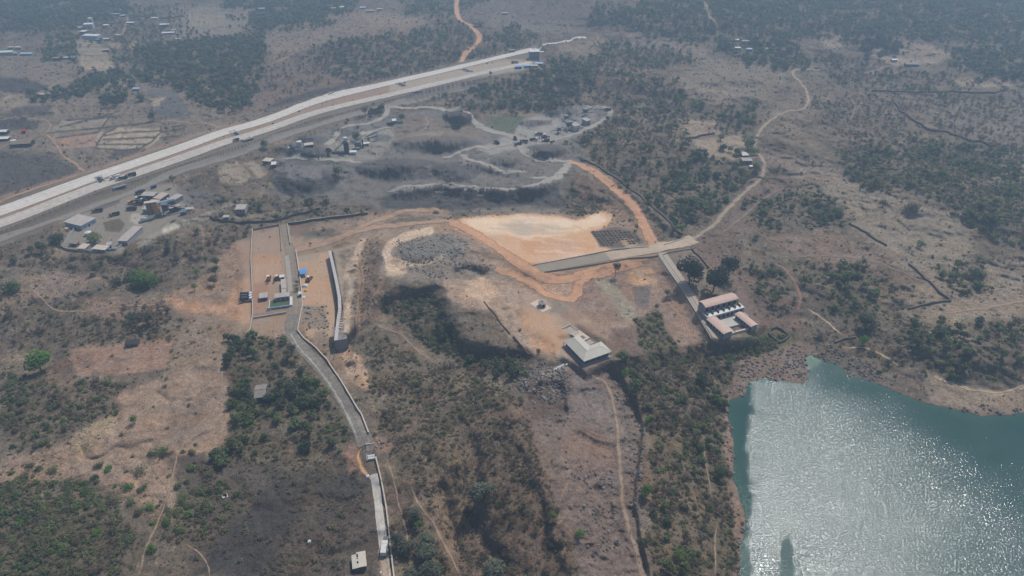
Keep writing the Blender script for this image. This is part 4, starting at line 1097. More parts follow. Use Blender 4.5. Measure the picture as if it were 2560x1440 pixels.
def gable(name, p0, p1, p2, zr, label, wallm, roofm, rise=1.0, cat='house', ov=.4, ridge_long=True, door=True, win=True):
    loc, rz, L, W = obj_axis(p0, p1, p2, zr)
    o = empty(name, loc, rz, label, cat)
    y0, y1 = sorted((0, W)); h = zr
    w = MB(); w.box(.0 + ov, y0 + ov, -1.5, L - ov, y1 - ov, h - .15)
    ym = (y0 + y1) / 2
    if rise > 0:
        for xx in (ov, L - ov - .2):
            k = len(w.v); w.v += [(xx, y0 + ov, h - .152), (xx, y1 - ov, h - .152), (xx, ym, h + rise * .8), (xx + .2, y0 + ov, h - .152), (xx + .2, y1 - ov, h - .152), (xx + .2, ym, h + rise * .8)]
            w.f += [(k, k + 2, k + 1), (k + 3, k + 4, k + 5), (k, k + 3, k + 5, k + 2), (k + 1, k + 2, k + 5, k + 4)]
    w.build('wall', wallm, o)
    if rise > 0:
        MB().slab([(0, y0, h), (L, y0, h), (L, ym, h + rise), (0, ym, h + rise)], .12).build('roof', roofm, o)
        MB().slab([(0, ym, h + rise), (L, ym, h + rise), (L, y1, h), (0, y1, h)], .12).build('roof', roofm, o)
        MB().beam((-.02, ym, h + rise + .05), (L + .02, ym, h + rise + .05), .35, .12).build('ridge_cap', roofm, o)
    else:
        MB().slab([(0, y0, h), (L, y0, h), (L, y1, h + abs(rise)), (0, y1, h + abs(rise))], .14).build('roof', roofm, o)
    if door:
        MB().box(L * .45, y0 + ov - .05, 0, L * .45 + 1.1, y0 + ov + .02, 2.1).build('door', M_DARK, o)
    if win and L > 4:
        for x in (L * .2, L * .75):
            MB().box(x, y0 + ov - .05, 1.0, x + 1.0, y0 + ov + .02, 2.0).build('window', M_GLASS, o)
    q = Matrix.Rotation(rz, 3, 'Z') @ Vector((L / 2, (y0 + y1) / 2, 0))
    c = np.array([[loc[0] + q.x, loc[1] + q.y]]); TAKEN.append((c, max(L, y1 - y0) / 2 + .5))
    return o, L, y0, y1

# two storey building with the long pink roof
def hostel():
    loc, rz, L, W = obj_axis((1763.5, 769), (1846.5, 746.5), (1746.6, 753), 8.2)
    o = empty('pink_roofed_block', loc, rz, 'two storey block under a long curved salmon roof with a white terrace in front', 'building')
    ww = abs(W)
    MB().box(.4, .6, -2, L - .4, ww - .3, 8.0).build('upper_wall', M_PLAST, o)
    MB().arch(0, L, -.2, ww, 8.2, 1.1).build('roof', M_PINK, o)
    MB().box(-.8, -4.6, -2, L + 1.6, .598, 3.9).build('lower_wall', M_PLAST, o)
    MB().box(-1.0, -4.9, 3.903, L + 1.9, .596, 4.2).build('terrace_slab', mat('terrace_screed', (208, 206, 200), .7, .07, .5), o)
    n = 6
    for i in range(n):
        x = (i + .5) * L / n
        MB().box(x - 1.0, .54, 4.3, x + 1.0, .598, 6.9).build('window', M_DARK, o)
    for i in range(n + 1):
        x = max(.2, min(L - .2, i * L / n))
        MB().box(x - .12, -3.4, 4.203, x + .12, .5, 5.5).build('partition', mat('partition_brown', (112, 104, 96), .85), o)
        MB().box(x - .15, -.1, 5.505, x + .15, .5, 8.15).build('post', M_PLAST, o)
    for i in range(8):
        x = (i + .5) * (L + 1.2) / 8 - .3
        MB().box(x - .95, -4.66, .9, x + .95, -4.6, 3.1).build('window', M_DARK, o)
    MB().box(-1.0, -4.95, 4.203, L + 1.9, -4.8, 4.6).build('parapet', M_WHITE, o)
    MB().box(-2.0, -9.0, -3, L + 2.6, -4.62, .25).build('plinth', M_PLAST, o)
hostel()
def wing(p0, p1, p2, zr, label):
    loc, rz, L, W = obj_axis(p0, p1, p2, zr)
    o = empty('pink_roofed_wing', loc, rz, label, 'building')
    y0, y1 = sorted((0, W))
    MB().box(.4, y0 + .9, -3, L - .4, y1 - .6, zr - .1).build('wall', M_PLAST, o)
    MB().arch(0, L, y0, y1, zr, .7).build('roof', M_PINK, o)
    n = 6
    for i in range(n):
        x = (i + .5) * L / n
        for y, nm in ((y0 + .86, 'window'), (y1 - .6, 'window')):
            MB().box(x - .6, y, 1.0, x + .6, y + .04, 2.6).build(nm, M_DARK, o)
        MB().box(x + 1.4, y0 + .15, -.5, x + 1.6, y0 + .35, zr - .12).build('post', M_PLAST, o)
wing((1765.4, 797.5), (1809.4, 836), (1790.7, 792), 3.8, 'narrow pink roofed wing beside the access road')
wing((1835.7, 785), (1878, 818), (1852.5, 778), 3.8, 'narrow pink roofed wing on the lake side of the courtyard')
def court():
    loc, rz, L, W = obj_axis((1786, 806), (1852, 790), (1812, 838), 1.0)
    o = empty('courtyard', loc, rz, 'raised concrete courtyard with a sunken basin between the pink roofed wings', 'courtyard')
    y0, y1 = sorted((0, W)); f = y0
    bx0, bx1 = L * .30, L * .96
    by0, by1 = f + 1.2, f + (y1 - f) * .46
    fm = mat('courtyard_screed', (176, 172, 164), .8, .1, .6)
    MB().box(-3, by1, -4, L + 2.5, y1 + 3, 1.0).build('floor', fm, o)
    MB().box(-3, f, -4, bx0, by1 - .002, .998).build('floor', fm, o)
    MB().box(bx1, f, -4, L + 2.5, by1 - .002, .998).build('floor', fm, o)
    MB().box(bx0 + .002, f, -4, bx1 - .002, by0, 1.25).build('parapet', M_KERB, o)
    MB().box(bx0 + .002, by0 + .002, -4, bx1 - .002, by1 - .004, -.9).build('basin_floor', mat('basin_silt', (128, 126, 112), .7, .12, .8), o)
    MB().box(bx1 + .003, by0, 1.002, bx1 + .5, by1, 1.5).build('parapet', M_KERB, o)
court()

# L shaped house with hipped roof
def lhouse():
    zr = 3.4
    loc, rz, La, Wn = obj_axis((1460, 904), (1530, 879), (1409, 851), zr)
    o = empty('l_shaped_house', loc, rz, 'large L shaped house under a cream hipped roof on the bare plateau', 'house')
    c_ = at_z(1409, 851, loc[2] + zr); b0 = np.array(loc[:2])
    Lb = float(np.linalg.norm(c_[:2] - b0)); aw = 10.6; r = 2.1; h = zr
    # plan: arm A along +x (0..La), arm B along +y (0..Lb), both aw wide
    roof = MB(); th = .14; hw = aw / 2
    A = (0, 0, h); B = (La, 0, h); Cc = (La, aw, h); D = (aw, aw, h); E_ = (aw, Lb, h); F_ = (0, Lb, h)
    R0 = (hw, hw, h + r); R1 = (La - hw * .85, hw, h + r); R2 = (hw, Lb - hw * .5, h + r)
    quads_ = [('roof_slope', [A, B, R1, R0]), ('roof_slope', [B, Cc, R1]), ('roof_slope', [Cc, D, R0, R1]), ('roof_slope', [D, E_, R2, R0]), ('roof_slope', [E_, F_, R2]), ('roof_slope', [F_, A, R0, R2])]
    for nm, q in quads_:
        MB().slab(q, th).build(nm, M_CREAM, o)
    for p, q in ((R0, R1), (R0, R2), (R0, A), (R1, B), (R1, Cc), (R2, E_), (R2, F_), (R0, D)):
        MB().beam(np.array(p) + [0, 0, .06], np.array(q) + [0, 0, .06], .22, .1).build('ridge_cap', mat('ridge_cream', (206, 200, 184), .5), o)
    MB().box(1.2, 1.2, -2.5, La - 1.2, aw - 1.0, h - .15).build('wall', mat('blue_grey_wall', (88, 100, 112), .8), o)
    MB().box(1.2, aw - .998, -2.5, aw - 1.0, Lb - 1.2, h - .15).build('wall', mat('blue_grey_wall', (88, 100, 112), .8), o)
    MB().box(-.4, -.4, -3, La + .4, 1.198, .1).build('veranda_floor', M_PLAST, o)
    MB().box(-.4, 1.2, -3, 1.198, Lb + .4, .098).build('veranda_floor', M_PLAST, o)
    for i in range(6):
        x = .3 + i * (La - .6) / 5
        MB().box(x - .12, .2, .1, x + .12, .44, h - .1).build('post', M_PLAST, o)
    for i in range(1, 6):
        y = .3 + i * (Lb - .6) / 5
        MB().box(.2, y - .12, .1, .44, y + .12, h - .1).build('post', M_PLAST, o)
    for i in range(4):
        x = 2.6 + i * (La - 5) / 3.5
        MB().box(x, 1.14, 1.0, x + 1.5, 1.198, 2.3).build('window', M_GLASS, o)
        y = 2.6 + i * (Lb - 5) / 3.5
        MB().box(1.14, y, 1.0, 1.198, y + 1.5, 2.3).build('window', M_GLASS, o)
    TAKEN.append((np.array([[G(1465, 878)[0], G(1465, 878)[1]]]), 15))
lhouse()
def annex():
    loc, rz, L, W = obj_axis((1405.6, 820.5), (1455, 856), (1428, 813), .8)
    o = empty('unfinished_annex', loc, rz, 'low roofless annex of pale walls behind the L shaped house', 'foundation')
    y0, y1 = sorted((0, W))
    MB().box(0, y0, -2, L + 4, y1, .15).build('slab', mat('annex_floor', (158, 150, 142), .85), o)
    MB().box(0, y0, .152, .5, y1, 1.1).build('low_wall', M_BEIGE, o)
    MB().box(L * .45, y0 + .3, .152, L * .98, y1 + .4, 1.0).build('raised_floor', M_BEIGE, o)
    MB().box(L * .72, y0 + 2.0, 1.003, L * .9, y1 - 1.5, 1.02).build('hatch', mat('hatch_brown', (122, 108, 96)), o)
    MB().box(L * .5, y0 + 1.4, 1.003, L * .54, y0 + 3, 1.02).build('hatch', mat('hatch_brown', (122, 108, 96)), o)
    MB().box(L * .5, y1 - 2.6, 1.003, L * .54, y1 - 1.2, 1.02).build('hatch', mat('hatch_brown', (122, 108, 96)), o)
    MB().box(.502, y0, .152, L * .45 - .002, y0 + .3, .5).build('low_wall', M_BEIGE, o)
    MB().box(.502, y1 - .3, .152, L * .45 - .002, y1, .5).build('low_wall', M_BEIGE, o)
annex()
def pavilion():
    loc, rz, L, W = obj_axis((1324, 759), (1357, 781), (1345.6, 748), .2)
    pad = empty('stone_pad', loc, rz, 'square beige stone pad under the round hut on the plateau', 'pad')
    y0, y1 = sorted((0, W))
    MB().box(0, y0, -1.5, L, y1, .2).build('paving', mat('pad_paving', (196, 178, 162), .85, .06, .5), pad)
    MB().box(.5, y0 + .5, .202, L - .5, y1 - .5, .28).build('inner_paving', mat('pad_paving', (196, 178, 162), .85, .06, .5), pad)
    c = at_z(1356, 764, loc[2] + .3)
    o = empty('round_hut', (c[0], c[1], loc[2] + .28), .3, 'small eight sided hut with a grey conical roof on the stone pad', 'hut')
    r8 = [(2.2 * math.cos(a * math.pi / 4 + .2), 2.2 * math.sin(a * math.pi / 4 + .2)) for a in range(8)]
    MB().prism(r8, 0, 2.6).build('wall', M_PLAST, o)
    rf = MB(); k = 0
    for a in range(8):
        p, q = r8[a], r8[(a + 1) % 8]
        rf.slab([(p[0] * 1.35, p[1] * 1.35, 2.6), (q[0] * 1.35, q[1] * 1.35, 2.6), (q[0] * .35, q[1] * .35, 3.7), (p[0] * .35, p[1] * .35, 3.7)], .1)
    rf.build('roof', mat('hut_roof', (158, 146, 136), .8, .15, 1), o)
    MB().prism([(x * .35, y * .35) for x, y in r8], 3.62, 4.1).build('lantern', M_GREYROOF, o)
    MB().box(-.5, -2.22, 0, .5, -2.05, 2.0).build('door', M_DARK, o)
    TAKEN.append((np.array([[c[0], c[1]]]), 6))
pavilion()

# simple roofed houses: p0,p1 front eave, p2 back corner (all at eave height)
gable('farm_house', (634, 996), (664, 992), (632, 964), 3.0, 'grey roofed house with a blue wall in the green orchard', M_BLUE, M_OLDROOF, 1.1, ov=.5)
def shed_bottom():
    loc, rz, L, W = obj_axis((881, 1423), (917, 1415), (878, 1384), 3.0)
    o = empty('holed_shed', loc, rz, 'pale roofed shed with dark gaps in its roof left of the truck', 'shed')
    y0, y1 = sorted((0, W)); g0, g1 = L * .34, L * .46
    MB().box(.4, y0 + .4, -1.5, L - .4, y1 - .4, 2.0).build('wall', mat('shed_wall', (92, 88, 84), .9), o)
    MB().slab([(0, y0, 3), (g0, y0, 3.1), (g0, y1 - .8, 3.1), (0, y1 - .8, 3)], .1).build('roof_sheet', M_CREAM, o)
    MB().slab([(g1, y0 + .1, 3.1), (L, y0 + .1, 2.95), (L, y1, 2.95), (g1, y1, 3.1)], .1).build('roof_sheet', mat('cream_roof_sheet_b', (186, 176, 162), .6), o)
    ln = y1 - y0
    for a, b_ in ((0, .28), (.42, .56), (.62, .66), (.9, 1.0)):
        MB().slab([(g0 + .002, y0 + ln * a, 3.08), (g1 - .002, y0 + ln * a, 3.08), (g1 - .002, y0 + ln * b_ - .0, 3.08), (g0 + .002, y0 + ln * b_, 3.08)], .1).build('roof_sheet', M_CREAM, o)
    for x in (.5, L - .5):
        for y in (y0 + .5, y1 - .9):
            MB().box(x - .1, y - .1, 2, x + .1, y + .1, 2.85).build('post', M_STEEL, o)
    TAKEN.append((np.array([[G(898, 1405)[0], G(898, 1405)[1]]]), 5))
shed_bottom()
gable('yard_shed', (647, 746), (669, 743), (649, 733), 2.6, 'small shed with a blue front inside the red earth yard', M_BLUE, M_GREYROOF, -.3, 'shed')
gable('gate_office', (686, 745), (724, 740), (688, 735), 3.0, 'long grey roofed gate office above the fenced garden', M_PLAST, M_GREYROOF, -.4, 'office')
gable('gate_store', (703, 722), (716, 720), (698, 700), 3.0, 'narrow grey roofed store beside the inner site road', M_PLAST, M_GREYROOF, -.3, 'store')
gable('gate_lodge', (704, 735), (716, 733), (702, 724), 2.8, 'small square roofed lodge joining the store to the gate office', M_PLAST, M_GREYROOF, -.2, 'lodge')
gable('small_hut', (745, 736), (753, 735), (744, 730), 2.4, 'tiny pale hut at the roadside opposite the gate garden', M_WHITE, M_TEAL, -.2, 'hut')
gable('small_hut', (698, 694), (711, 692), (699, 688), 2.4, 'tiny pale roofed hut beside the parked backhoes', M_PLAST, M_WHITE, -.2, 'hut')
def garden():
    loc, rz, L, W = obj_axis((674, 775), (725, 768), (680, 752), 0)
    o = empty('gate_garden', loc, rz, 'small fenced garden with blue and white walls at the site gate', 'garden')
    y0, y1 = sorted((0, W))
    MB().box(0, y0, -.8, L, y0 + .4, 1.5).build('front_wall', M_PALEBLUE, o)
    for i in range(9):
        MB().box(1 + i * (L - 2) / 8 - .5, y0 - .03, .4, 1 + i * (L - 2) / 8 + .3, y0, 1.2).build('blue_panel', M_BLUE, o)
    MB().box(-.4, y0 + .402, -.8, 0, y1, 1.2).build('side_wall', M_WHITE, o)
    MB().box(L - .002, y0 + .402, -.8, L + 1.6, y1, 1.4).build('side_wall', M_WHITE, o)
    MB().box(-1.6, y0 - .4, -.8, 1.0, y0 - .002, 2.2).build('gate_pier', M_WHITE, o)
    MB().box(.002, y0 + .402, -.8, L - .004, y1 - .002, .12).build('lawn', mat('lawn_green', (76, 92, 62), .95, .2, 1), o)
    MB().box(L * .45, y0 + 1.2, .122, L * .9, y0 + 2.6, .18).build('paving', M_BEIGE, o)
garden()
def tarp_shed():
    loc, rz, L, W = obj_axis((749.5, 685), (768, 682), (750, 671), 3.0)
    o = empty('tarp_shelter', loc, rz, 'shelter with a rounded bright blue tarpaulin roof against the yard wall', 'shelter')
    y0, y1 = sorted((0, W))
    MB().arch(0, L, y0, y1, 2.6, .9).build('roof', M_TARP, o)
    for x in (.2, L / 2, L - .2):
        for y in (y0 + .1, y1 - .1):
            MB().box(x - .08, y - .08, -.5, x + .08, y + .08, 2.55).build('post', M_STEEL, o)
    MB().box(.3, y1 - .6, -.5, L - .3, y1 - .4, 2.2).build('back_wall', M_STEEL, o)
tarp_shed()

# batching plant on the left
gable('plant_shed', (202, 565), (240, 545), (165, 552), 4.0, 'wide grey roofed shed with a row of windows beside the service road', M_PALEBLUE, M_GREYROOF, -.5, 'shed')
gable('plant_shed', (292, 602), (317, 603), (335, 566), 4.0, 'long grey roofed shed slanting across the middle of the plant yard', M_PLAST, M_GREYROOF, -.5, 'shed')
gable('plant_shed', (350, 489), (384, 490), (365, 480), 4.0, 'square beige roofed shed at the top of the plant yard', M_BROWNWALL, M_GREYROOF, -.4, 'shed')
gable('plant_shed', (381, 495), (401, 498), (410, 482), 4.6, 'pale roofed shed in the middle of the plant beside the blue tower gallery', M_BROWNWALL, mat('beige_sheet', (170, 160, 148), .8), -.4, 'shed')
gable('plant_shed', (364, 511), (388, 512), (398, 500), 4.6, 'beige roofed shed next to the blue tower gallery', M_BROWNWALL, mat('beige_sheet', (170, 160, 148), .8), -.4, 'shed')
gable('plant_shed', (353, 523), (378, 524), (366, 511), 4.0, 'grey roofed shed left of the ochre silo', M_PLAST, M_GREYROOF, -.4, 'shed')
gable('plant_shed', (420, 496), (436, 500), (440, 484), 4.0, 'pale roofed shed at the right of the plant yard', M_PLAST, M_GREYROOF, -.4, 'shed')
gable('plant_shed', (376, 467), (392, 461), (378, 464), 2.8, 'long blue fronted cabin beside the service road', M_BLUE, mat('blue_roof_dark', (70, 92, 118), .6), -.2, 'cabin')
gable('plant_shed', (424, 522), (452, 514), (430, 514), 4.2, 'long open shed with a pale curved roof right of the ochre silo', M_DARK, M_GREYROOF, .6, 'shed')
gable('plant_hut', (192, 621), (212, 622), (203, 609), 3.0, 'flat beige roofed hut by the near wall of the plant', M_PLAST, M_BEIGE, -.2, 'hut')
gable('plant_hut', (228, 622), (262, 625), (243, 612), 3.0, 'wide flat beige roofed hut left of the blue walled cabin', M_PLAST, M_BEIGE, -.2, 'hut')
gable('plant_hut', (264, 614), (278, 612), (266, 606), 3.2, 'small cabin with bright blue walls at the corner of the plant yard', mat('sky_blue_wall', (100, 150, 200), .6), M_GREYROOF, -.2, 'cabin')
gable('plant_hut', (448, 532), (466, 529), (450, 526), 3.0, 'low dark blue roofed lean-to at the right edge of the plant', M_BLUE, mat('slate_blue_sheet', (86, 104, 122), .6), -.2, 'hut')
gable('plant_hut', (170, 608), (190, 610), (182, 602), 2.4, 'low brown hut against the plant wall under the round tree', M_BROWNWALL, M_OLDROOF, -.2, 'hut')

def silo_tower():
    g = G(396, 542); o = empty('ochre_silo', g, .3, 'ochre and brown twin silo tower in the batching plant', 'silo')
    MB().cyl((0, 0, 3), (0, 0, 12), 2.3, 2.3, 16).build('silo_drum', mat('ochre_paint', (168, 128, 66), .6, .12, .6), o)
    MB().cyl((0, 0, 1), (0, 0, 2.99), .6, 2.3, 16).build('cone', M_STEEL, o)
    MB().cyl((-4.6, .5, 3), (-4.6, .5, 13), 2.1, 2.1, 16).build('silo_drum', mat('brown_drum', (128, 112, 98), .7), o)
    MB().cyl((-4.6, .5, 1), (-4.6, .5, 2.99), .6, 2.1, 16).build('cone', M_STEEL, o)
    MB().box(-7, -1.6, 13.01, 2.2, 2, 13.4).build('deck', M_BEIGE, o)
    for x in (-6.4, -2.8, -1.7, 1.7):
        for y in (-1.5, 1.9):
            MB().beam((x, y, -1), (x, y, 3), .3, .3).build('leg', M_STEEL, o)
    g2 = MB(); g2.beam((0, 2.5, 10), (11, 16, 6), 2.2, 1.6); g2.build('gallery', mat('gallery_blue', (128, 152, 172), .6), o)
    for t in (.3, .65, .95):
        MB().beam((11 * t, 2.5 + 13.5 * t, 9.2 - 4 * t), (11 * t, 2.5 + 13.5 * t, -1), .3, .3).build('leg', M_STEEL, o)
silo_tower()
def mixer():
    g = G(418, 536); o = empty('mixer_tower', g, .2, 'dark mixing tower with a rising conveyor right of the ochre silo', 'mixer')
    MB().box(-2, -2, 4, 2, 2, 9).build('mixer_house', mat('dark_tower_steel', (72, 74, 80), .7), o)
    MB().slab([(-2.4, -2.4, 9.4), (2.4, -2.4, 9.4), (2.4, 2.4, 9.9), (-2.4, 2.4, 9.9)], .2).build('roof', M_STEEL, o)
    for x in (-1.8, 1.8):
        for y in (-1.8, 1.8):
            MB().beam((x, y, -1), (x, y, 4), .3, .3).build('leg', M_STEEL, o)
    MB().beam((2, 0, 8), (15, 3, 1.5), 1.4, .8).build('conveyor', mat('conveyor_grey', (104, 100, 98), .8), o)
    MB().box(13, 0, -.5, 20, 5, 2.6, .4).build('aggregate_bin', M_GREYROOF, o)
    MB().cyl((-5, -2, 0), (-5, -2, 7), 1.4, 1.4).build('cement_drum', mat('drum_grey', (110, 108, 110), .6), o)
mixer()
def tank_h(px, L, r, rz, label, m_):
    g = G(*px); o = empty('storage_tank', g, rz, label, 'tank')
    MB().cyl((-L / 2, 0, r + .8), (L / 2, 0, r + .8), r, r, 14).build('shell', m_, o, True)
    for x in (-L * .3, L * .3):
        MB().box(x - .3, -r * .8, -.5, x + .3, r * .8, .95).build('saddle', M_PLAST, o)
    MB().cyl((0, 0, 2 * r + .75), (0, 0, 2 * r + 1.2), .35, .35, 8).build('hatch', M_STEEL, o)
tank_h((369, 552), 9, 1.5, .75, 'bright white horizontal tank lying below the ochre silo', M_WHITE)
def tank_v(px, r, h, label, m_):
    g = G(*px); o = empty('water_tank', g, 0, label, 'tank')
    MB().cyl((0, 0, -.5), (0, 0, h), r, r, 16).build('shell', m_, o)
    MB().cyl((0, 0, h + .002), (0, 0, h + r * .3), r, r * .3, 16).build('lid', m_, o)
tank_v((222, 588), 2.4, 2.6, 'round white water tank beside the tree in the batching plant', M_WHITE)
tank_v((749, 366), 2.6, 5.0, 'round white tank left of the asphalt plant', M_WHITE)
tank_v((170, 571), 2.6, .8, 'low round concrete basin at the corner of the wide plant shed', M_BEIGE)

def asphalt_plant():
    g = G(868, 384); o = empty('asphalt_tower', g, .1, 'tall dark asphalt tower with a white cap above the gravel heaps', 'tower')
    MB().box(-2.2, -2.2, 0, 2.2, 2.2, 13, .1).build('tower_body', mat('tower_dark', (62, 68, 76), .6), o)
    MB().cyl((0, 0, 13.01), (0, 0, 16), 1.8, 1.8, 14).build('cap_drum', M_WHITE, o)
    MB().box(-2.8, -2.8, 12.2, 2.8, 2.8, 12.4).build('platform', M_PALEBLUE, o)
    MB().beam((-2.2, 0, 11), (-13, 4, 1), 1.0, .8).build('elevator', M_STEEL, o)
    MB().cyl((-3, -1.2, 1.6), (-14, -.6, 1.9), 1.3, 1.3, 12).build('dryer_drum', mat('drum_slate', (84, 88, 96), .6), o)
    MB().box(3, -5, -.5, 9, -1, 3).build('control_cabin', M_PALEBLUE, o)
    MB().slab([(2.7, -5.3, 3.2), (9.3, -5.3, 3.2), (9.3, -.7, 3.4), (2.7, -.7, 3.4)], .15).build('cabin_roof', M_WHITE, o)
    g = G(896, 372); o = empty('filter_house', g, .2, 'grey filter house with ducts right of the asphalt tower', 'plant')
    MB().box(-3, -2, 2.5, 3, 2, 7).build('filter_body', mat('filter_grey', (110, 112, 120), .6), o)
    for x in (-2.6, 2.6):
        for y in (-1.7, 1.7):
            MB().beam((x, y, -1), (x, y, 2.5), .25, .25).build('leg', M_STEEL, o)
    MB().cyl((0, 0, 6.9), (-10, 2, 10), .5, .5, 8).build('duct', M_STEEL, o)
    MB().cyl((4.5, 0, -.5), (4.5, 0, 9), .7, .7, 10).build('chimney', mat('dark_tower_steel', (72, 74, 80)), o)
    MB().slab([(3.5, 2, 3.6), (11, 3, 3.6), (11, 6, 3.8), (3.5, 6, 3.8)], .2).build('canopy', M_WHITE, o)
    MB().box(5, 3.3, -.5, 10, 5.5, 3.35).build('store', M_PLAST, o)
    g = G(945, 352); o = empty('crane_conveyor', g, 0, 'pale blue mast with two dark conveyor arms near the dirt ramp', 'conveyor')
    MB().beam((0, 0, -1), (0, 0, 10), .9, .9).build('mast', M_PALEBLUE, o)
    MB().beam((0, 0, 9), (-13, 6, 1.5), 1.3, .8).build('conveyor', mat('conveyor_navy', (60, 72, 96), .7), o)
    MB().beam((0, 0, 5), (-16, 1, .5), 1.2, .7).build('conveyor', mat('conveyor_navy', (60, 72, 96)), o)
    MB().box(-3.5, -3, -.8, 3.5, -.6, .8).build('hopper', M_STEEL, o)
asphalt_plant()
def crusher(px, rz, sc, label, seed):
    rr = random.Random(seed)
    g = G(*px); o = empty('crusher', g, rz, label, 'crusher'); o.scale = (sc,) * 3
    MB().box(-2, -1.6, 3, 2, 1.6, 5.4, .2).build('crusher_body', mat('crusher_slate', (78, 86, 98), .7), o)
    MB().box(-2.6, -2.2, 5.41, 2.6, 2.2, 6.8, -.3).build('hopper', M_STEEL, o)
    for x in (-1.9, 1.9):
        for y in (-1.5, 1.5):
            MB().beam((x, y, -1), (x, y, 3), .3, .3).build('leg', M_STEEL, o)
    for k in range(3):
        a = rr.uniform(-.5, .5) + k * 2.1; l = rr.uniform(8, 13)
        MB().beam((math.cos(a) * 1.5, math.sin(a) * 1.5, 3.2), (math.cos(a) * l, math.sin(a) * l, rr.choice((1.0, 6.5))), 1.0, .6).build('conveyor', mat('conveyor_grey', (104, 100, 98)), o)
crusher((1422, 322), .3, 1.15, 'crusher standing in front of the pale screens at the far quarry', 1)
crusher((1398, 332), 1.2, .9, 'low dark crusher nearest the parked dump trucks', 2)
crusher((1463, 288), .9, 1.1, 'tall dark crusher under the road edge at the quarry back', 3)
crusher((1415, 302), 2.0, .9, 'crusher with a pale roof sheet between the cone heaps', 4)
gable('screen_shed', (1437, 316), (1452, 312), (1440, 306), 5, 'pale screening shed in the middle of the crusher group', M_WHITE, M_GREYROOF, -.5, 'shed')
gable('screen_shed', (1466, 303), (1478, 300), (1468, 294), 5, 'pale screening shed at the right of the crusher group', M_PLAST, M_GREYROOF, -.5, 'shed')
gable('rest_hut', (981, 303), (992, 302), (984, 297), 2.6, 'small white roofed hut under a tree beside the quarry road', M_PLAST, M_WHITE, -.3, 'hut')
gable('field_shed', (655, 402), (675, 404), (660, 394), 2.6, 'pale roofed shed at the edge of the gravel yard by the field', M_DARK, M_BEIGE, -.3, 'shed')
gable('field_shed', (677, 412), (690, 411), (680, 405), 2.6, 'smaller pale roofed shed beside the gravel yard entrance', M_DARK, M_WHITE, -.3, 'shed')
gable('field_shed', (761, 364), (784, 361), (765, 358), 2.8, 'long beige roofed shed right of the round white tank', M_DARK, M_BEIGE, -.3, 'shed')
gable('farm_shed', (586, 524), (612, 523), (588, 512), 3.0, 'grey roofed farm shed inside the dark walled farmyard', M_PLAST, M_GREYROOF, -.3, 'shed')
gable('farm_shed', (556, 544), (572, 543), (560, 538), 2.4, 'small pale shed beside the stream track', M_PLAST, M_GREYROOF, -.2, 'shed')
gable('dark_hut', (310, 862), (344, 860), (312, 850), 2.2, 'low black roofed hut under the bare trees left of the orchard', M_BROWNWALL, mat('black_tarp', (52, 50, 50), .8), -.2, 'hut')
gable('farm_house', (1857, 389), (1873, 388), (1860, 380), 3.0, 'white roofed farmhouse beside the hill road', M_BROWNWALL, mat('light_grey_sheet', (186, 184, 184), .7), .5)
gable('farm_house', (1856, 402), (1882, 402), (1860, 394), 3.0, 'grey roofed farmhouse hidden in trees beside the hill road', M_BROWNWALL, M_GREYROOF, .5)
gable('pump_hut', (1876, 417), (1885, 416), (1877, 413), 2, 'tiny white roofed hut at the bend of the hill road', M_PLAST, M_WHITE, -.1, 'hut')

def tunnel_tower():
    loc, rz, L, W = obj_axis((1322, 143), (1350, 141), (1326, 132), 9)
    g = G(1335, 146); o = empty('grey_tower_block', g, .12, 'square grey concrete tower with a white flat roof beside the motorway end', 'tower')
    MB().box(-6.4, -5, -2, 6.4, 5, 9.5).build('wall', mat('blue_grey_concrete', (118, 128, 140), .8), o)
    MB().box(-6.8, -5.4, 9.503, 6.8, 5.4, 10).build('roof', M_WHITE, o)
    for i in range(3):
        for z in (2, 6):
            MB().box(-5 + i * 4, -5.05, z, -3.4 + i * 4, -5.0, z + 1.6).build('window', M_DARK, o)
    MB().box(6.81, -2, 8, 13, 2, 8.6).build('bridge_deck', M_WHITE, o)
tunnel_tower()
def bridge(px, label, big=False):
    """underpass of the motorway: parapets and abutments by an opening"""
    g = G(*px); o = empty('underpass', g, -.9, label, 'underpass')
    MB().box(-7, -3.0, -5, 7, -2.3, .6).build('parapet', M_CONCRETE, o)
    MB().box(-7, 2.3, -5, 7, 3.0, .6).build('parapet', M_CONCRETE, o)
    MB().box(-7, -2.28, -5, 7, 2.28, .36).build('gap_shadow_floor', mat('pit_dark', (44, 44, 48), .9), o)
    MB().box(-9, -3.4, -5, -7.01, 3.4, .6).build('abutment', M_CONCRETE, o)
for p, l in (((251, 450), 'open gap of the motorway underpass left of the parked trucks'), ((588, 334), 'open gap in the motorway median near the fields'), ((1003, 212), 'open gap between the carriageways above the tree clump'), ((1165, 176), 'dark gap between carriageways near the motorway end')):
    bridge(p, l)
def culvert(px, rz, label):
    g = G(*px); g[2] -= 2.2; o = empty('culvert_mouth', g, rz, label, 'culvert')
    MB().box(-5, -.6, -1, -4, 6, 3.6).build('wing_wall', M_CONCRETE, o)
    MB().box(4, -.6, -1, 5, 6, 3.6).build('wing_wall', M_CONCRETE, o)
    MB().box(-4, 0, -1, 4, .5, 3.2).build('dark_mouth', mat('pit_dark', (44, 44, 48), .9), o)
    MB().box(-5.2, -.8, 3.61, 5.2, .9, 4.3).build('lintel', M_CONCRETE, o)
culvert((300, 471), .8, 'dark culvert mouth below the parked motorway trucks')
culvert((622, 352), .8, 'dark culvert mouth in the embankment near the crossing vehicle')
culvert((1042, 232), .6, 'dark culvert mouth in the embankment above the quarry junction')
